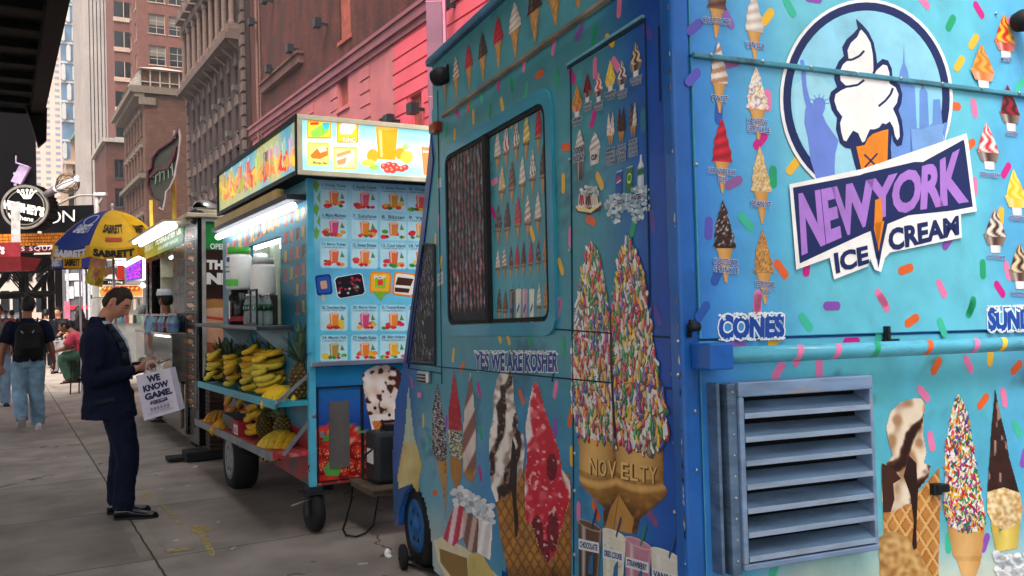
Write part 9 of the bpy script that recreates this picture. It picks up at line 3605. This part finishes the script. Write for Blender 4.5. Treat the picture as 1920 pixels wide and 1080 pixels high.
bp_ = thing('backpack', 'black backpack with pale reflective tabs on the walking man', 'backpack', loc=wo, rz=_a + R(4))
b = MB()
b.loft([ring(-.19, 0, .98, .06, .15), ring(-.205, 0, 1.02, .095, .18), ring(-.215, 0, 1.18, .11, .185), ring(-.205, 0, 1.34, .095, .165), ring(-.185, 0, 1.43, .06, .12), ring(-.17, 0, 1.46, .03, .07)])
skinmesh(b, 'bag', mat('black_nylon', '#0b0b0d', .65, spec=.2, var=.25, scale=14, bump=.2), bp_, .012, 4, .014, .1)
b = MB()
b.loft([ring(-.29, 0, 1.03, .02, .13), ring(-.315, 0, 1.12, .035, .14), ring(-.30, 0, 1.25, .02, .12)])
skinmesh(b, 'front_pocket', mat('black_nylon', '#0d0d0f'), bp_, .012, 3)
for sg in (1, -1):
 b = MB()
 b.tube([(-.10, sg * .10, 1.44), (-.02, sg * .125, 1.515), (.08, sg * .13, 1.45), (.125, sg * .14, 1.3), (.10, sg * .17, 1.12), (-.08, sg * .17, 1.02)], .022, 8, flat=.5)
 b.build('strap', mat('black_nylon', '#0d0d0f'), bp_)
 b = MB()
 b.tube([(-.335, sg * .055 + .03, 1.33), (-.325, sg * .075 + .03, 1.36)], .009, 6)
 b.build('reflector', mat('silver_tab', '#8a8c92', .3), bp_)
b = MB()
b.sph((0, 0, 0), .035, .035, .06, 10, 8)
o = b.build('paper_cup', mat('tan_cup', '#a8805c', .6), smooth=True)
o.location = wo + Vector((math.cos(_a) * .16 - math.sin(_a) * .335, math.sin(_a) * .16 + math.cos(_a) * .335, .80))
tag(o, 'small tan cup in the left hand of the walking man', 'cup')
# ---------------------------------------------------------------- seated man in pink, on a stool
so = ground(143, 738)
st_ = thing('stool', 'tall thin legged dark stool under the man in pink', 'stool', loc=so)
SH = .72
b = MB()
b.box(-.02, .36, -.17, .17, SH - .03, SH)
b.build('seat', mat('stool_brown', '#2c1c18', .5), st_, bevel=.01)
for x in (.0, .33):
 for y in (-.15, .15):
  b = MB()
  b.tube([(x + (-.03 if x < .1 else .03), y * 1.15, 0), (x, y, SH - .03)], .014, 8)
  b.build('leg', mat('stool_brown', '#2c1c18'), st_)
b = MB()
b.box(-.02, .35, -.165, -.15, .22, .24)
b.box(-.02, .35, .15, .165, .22, .24)
b.box(-.02, -.005, -.15, .15, .22, .24)
b.build('foot_rail', mat('stool_brown', '#2c1c18'), st_)
pm = thing('person', 'man in a pink t-shirt and green trousers sitting hunched on a stool', 'person', loc=so)
hc, hf, hup = Vector((-.20, -.02, 1.315)), Vector((-1, -.35, -.25)), Vector((-.3, 0, 1))
b = MB()
f, sd_, up = head(b, hc, hf, hup, 1.0)
b.tube([(.02, 0, 1.14), (-.08, 0, 1.22), (-.16, 0, 1.29)], [.07, .06, .058], 12)
b.loft([ring(.18, 0, .78, .12, .16), ring(.14, 0, .98, .11, .18), ring(.04, 0, 1.15, .09, .16)])
limb(b, [(.02, -.2, 1.10), (-.06, -.25, .90), (-.38, -.12, .83)], [.055, .045, .032])
limb(b, [(.02, .2, 1.10), (-.1, .24, .92), (-.38, .04, .84)], [.055, .045, .032])
hand(b, (-.38, -.12, .83), (-1, .3, -.1), (0, .4, -.8), 1.0, .5, -1)
hand(b, (-.38, .04, .84), (-1, -.2, -.1), (0, -.4, -.8), 1.0, .5, 1)
limb(b, [(.15, -.1, .76), (-.20, -.12, .70), (-.05, -.11, .30)], [.085, .06, .042])
limb(b, [(.15, .1, .76), (-.20, .12, .70), (-.02, .11, .30)], [.085, .06, .042])
for y in (-.11, .11):
 b.tube([(-.04 + .02 * (y > 0), y, .30), (-.10, y, .255), (-.2, y, .248)], [.035, .034, .024], 10, flat=1.2)
skinmesh(b, 'body', M_SKIN2, pm, .012, 2)
facebits(pm, hc, f, sd_, up, 1.0, M_BHAIR)
haircap(pm, hc, f, sd_, up, M_BHAIR, 1.02, th=.02, low=-.35, front=.55)
b = MB()
b.loft([ring(.20, 0, .74, .15, .185), ring(.17, 0, .92, .145, .2), ring(.10, 0, 1.06, .13, .215), ring(.04, 0, 1.15, .10, .18), ring(-.01, 0, 1.20, .07, .09)])
limb(b, [(.03, -.2, 1.10), (-.03, -.25, .95)], [.09, .085])
limb(b, [(.03, .2, 1.10), (-.05, .25, .96)], [.09, .085])
skinmesh(b, 'pink_tshirt', mat('pink_cotton', '#b03a50', .85, var=.15, bump=.2), pm, .014, 3, .03, .12)
b = MB()
b.loft([ring(.18, 0, .70, .15, .18), ring(.18, 0, .82, .14, .17)])
limb(b, [(.12, -.1, .765), (-.20, -.13, .72), (-.10, -.11, .40), (-.05, -.11, .30)], [.115, .105, .10, .09])
limb(b, [(.12, .1, .765), (-.20, .13, .72), (-.06, .11, .40), (-.02, .11, .30)], [.115, .105, .10, .09])
skinmesh(b, 'green_trousers', mat('green_cotton', '#3c5c48', .85, var=.2, bump=.2), pm, .014, 3, .03, .1)
shoe('sandal', mat('brown_sandal', '#3a2418', .6), pm, (.04, -.11, .225), (-.24, -.12, .205), .04, .045)
shoe('sandal', mat('brown_sandal', '#3a2418', .6), pm, (.05, .11, .245), (-.2, .12, .245), .04, .045)
# ---------------------------------------------------------------- simple standing figures further off, and the vendor
def bystander(label, loc, rz, shirt, pants, hairm, skin, s=1.0, lng=False, arms=(.3, .3), hatm=None):
 t = thing('person', label, 'person', loc=loc, rz=rz)
 hc = Vector((.02, 0, 1.64 * s))
 b = MB()
 f, sd_, up = head(b, hc, (1, 0, -.1), (0, 0, 1), s)
 b.tube([(0, 0, 1.38 * s), (0, 0, 1.48 * s), (.01, 0, 1.56 * s)], [.07, .058, .058], 10)
 b.loft([ring(0, 0, .95 * s, .1, .15), ring(0, 0, 1.25 * s, .1, .17), ring(0, 0, 1.4 * s, .06, .1)])
 for sg, fw in ((1, arms[0]), (-1, arms[1])):
  limb(b, [(0, sg * .19, 1.37 * s), (-.02, sg * .26, 1.10 * s), (fw, sg * .2, (.95 + fw * .5) * s)], [.05, .042, .03])
  hand(b, (fw, sg * .2, (.95 + fw * .5) * s), (.5 + fw, 0, -.8 + fw), (0, -sg, 0), 1, .5, sg)
  limb(b, [(0, sg * .09, .9 * s), (.03, sg * .1, .48 * s), (0, sg * .1, .08)], [.08, .055, .04])
 skinmesh(b, 'body', skin, t, .014, 2)
 facebits(t, hc, f, sd_, up, s, hairm)
 h_ = haircap(t, hc, f, sd_, up, hairm, 1.02 * s, th=.018, low=-.5, front=.5)
 if lng:
  b = MB()
  b.loft([ring(-.05, 0, 1.70 * s, .05, .07), ring(-.07, 0, 1.6 * s, .06, .10), ring(-.09, 0, 1.45 * s, .05, .12), ring(-.11, 0, 1.25 * s, .03, .11)])
  skinmesh(b, 'long_hair', hairm, t, .014, 2, .03, .06)
 b = MB()
 b.loft([ring(0, 0, .88 * s, .13, .18), ring(0, 0, 1.05 * s, .12, .17), ring(0, 0, 1.25 * s, .125, .19), ring(0, 0, 1.38 * s, .1, .185), ring(0, 0, 1.46 * s, .066, .08)])
 for sg, fw in ((1, arms[0]), (-1, arms[1])):
  limb(b, [(0, sg * .19, 1.37 * s), (-.01, sg * .245, 1.18 * s)], [.085, .078])
 skinmesh(b, 'shirt', shirt, t, .014, 3, .02, .12)
 b = MB()
 b.loft([ring(0, 0, .84 * s, .13, .17), ring(0, 0, .96 * s, .125, .165)])
 for sg in (1, -1):
  limb(b, [(0, sg * .085, .86 * s), (.03, sg * .1, .48 * s), (0, sg * .1, .06)], [.115, .09, .08])
 skinmesh(b, 'trousers', pants, t, .014, 3, .02, .1)
 for sg in (1, -1):
  shoe('shoe', M_LEATH, t, (-.09, sg * .1, 0), (.18, sg * .12, 0), .08, .045)
 return t
DKC = mat('dark_cotton', '#15151a', .9, spec=.1, var=.2)
g = ground(112, 700)
bystander('person in black with dark hair standing behind the walking man', g, _a + 2.6, DKC, mat('grey_cotton', '#8a8486', .85), M_BHAIR, M_SKIN, .98)
g = ground(150, 716)
bystander('person with long dark hair in black beyond the man in pink', g, _a + .3, DKC, mat('maroon_cotton', '#5a2430', .85), mat('brown_black_hair', '#1c1210', .5, var=.3), M_SKIN, .97, lng=True)
g = ground(-2, 762)
bystander('person cut off by the left edge in jeans and a grey top', g, _a + PI, mat('grey_top', '#6a625e', .85), M_JEAN, M_HAIR, M_SKIN2, 1.0, arms=(.15, .2))
g = ground(88, 690)
bystander('distant person in a pale top walking under the scaffold', g, _a, mat('pale_cotton', '#a8a09a', .85), DKC, M_BHAIR, M_SKIN2, .96)
for i, (x, y, c, l_) in enumerate(((24, 668, '#7a3a34', 'distant person in a rust top under the scaffold'), (12, 655, '#3a4a6a', 'distant person in a blue top deep under the scaffold'))):
 bystander(l_, ground(x, y), _a + PI * (i % 2), mat('top_%s' % ['rust', 'blue'][i], c, .85), DKC, M_BHAIR, M_SKIN2, .97)
# the vendor stands inside the cart window
_h = HF.hit(311, 562, 'v', 2.6)
vp = HF.M @ _h
hz_ = vp.z
vs = hz_ / 1.64
vp.z = 0.0
vd = bystander('vendor in a white paper cap inside the hot dog cart', vp, _a - PI / 2 + PI + R(-62), mat('pale_blue_cotton', '#7f9db4', .85), DKC, M_BHAIR, M_SKIN2, 1.0, arms=(.04, .04))
vd.location.z = hz_ - 1.64
b = MB()
b.loft([ring(.02, 0, 1.70, .108, .088), ring(.02, 0, 1.745, .112, .09), ring(.02, 0, 1.785, .105, .08)])
b.loft([ring(.02, 0, 1.70, .115, .095), ring(.02, 0, 1.735, .117, .097)])
b.build('paper_cap', mat('white_cap_paper', '#c8ccd4', .6), vd, smooth=False)
# ---------------------------------------------------------------- the hazy air over the far end of the street
b = MB()
b.box(-330, 130, -60, 345, -1.2, 140)
hm = bpy.data.materials.new('haze')
hm.use_nodes = True
hn = hm.node_tree
hn.nodes.clear()
ho, hv2 = hn.nodes.new('ShaderNodeOutputMaterial'), hn.nodes.new('ShaderNodeVolumePrincipled')
hv2.inputs['Color'].default_value = (.9, .92, .95, 1)
hv2.inputs['Density'].default_value = .0005
hn.links.new(hv2.outputs[0], ho.inputs['Volume'])
b.build('haze', hm, kind='stuff')
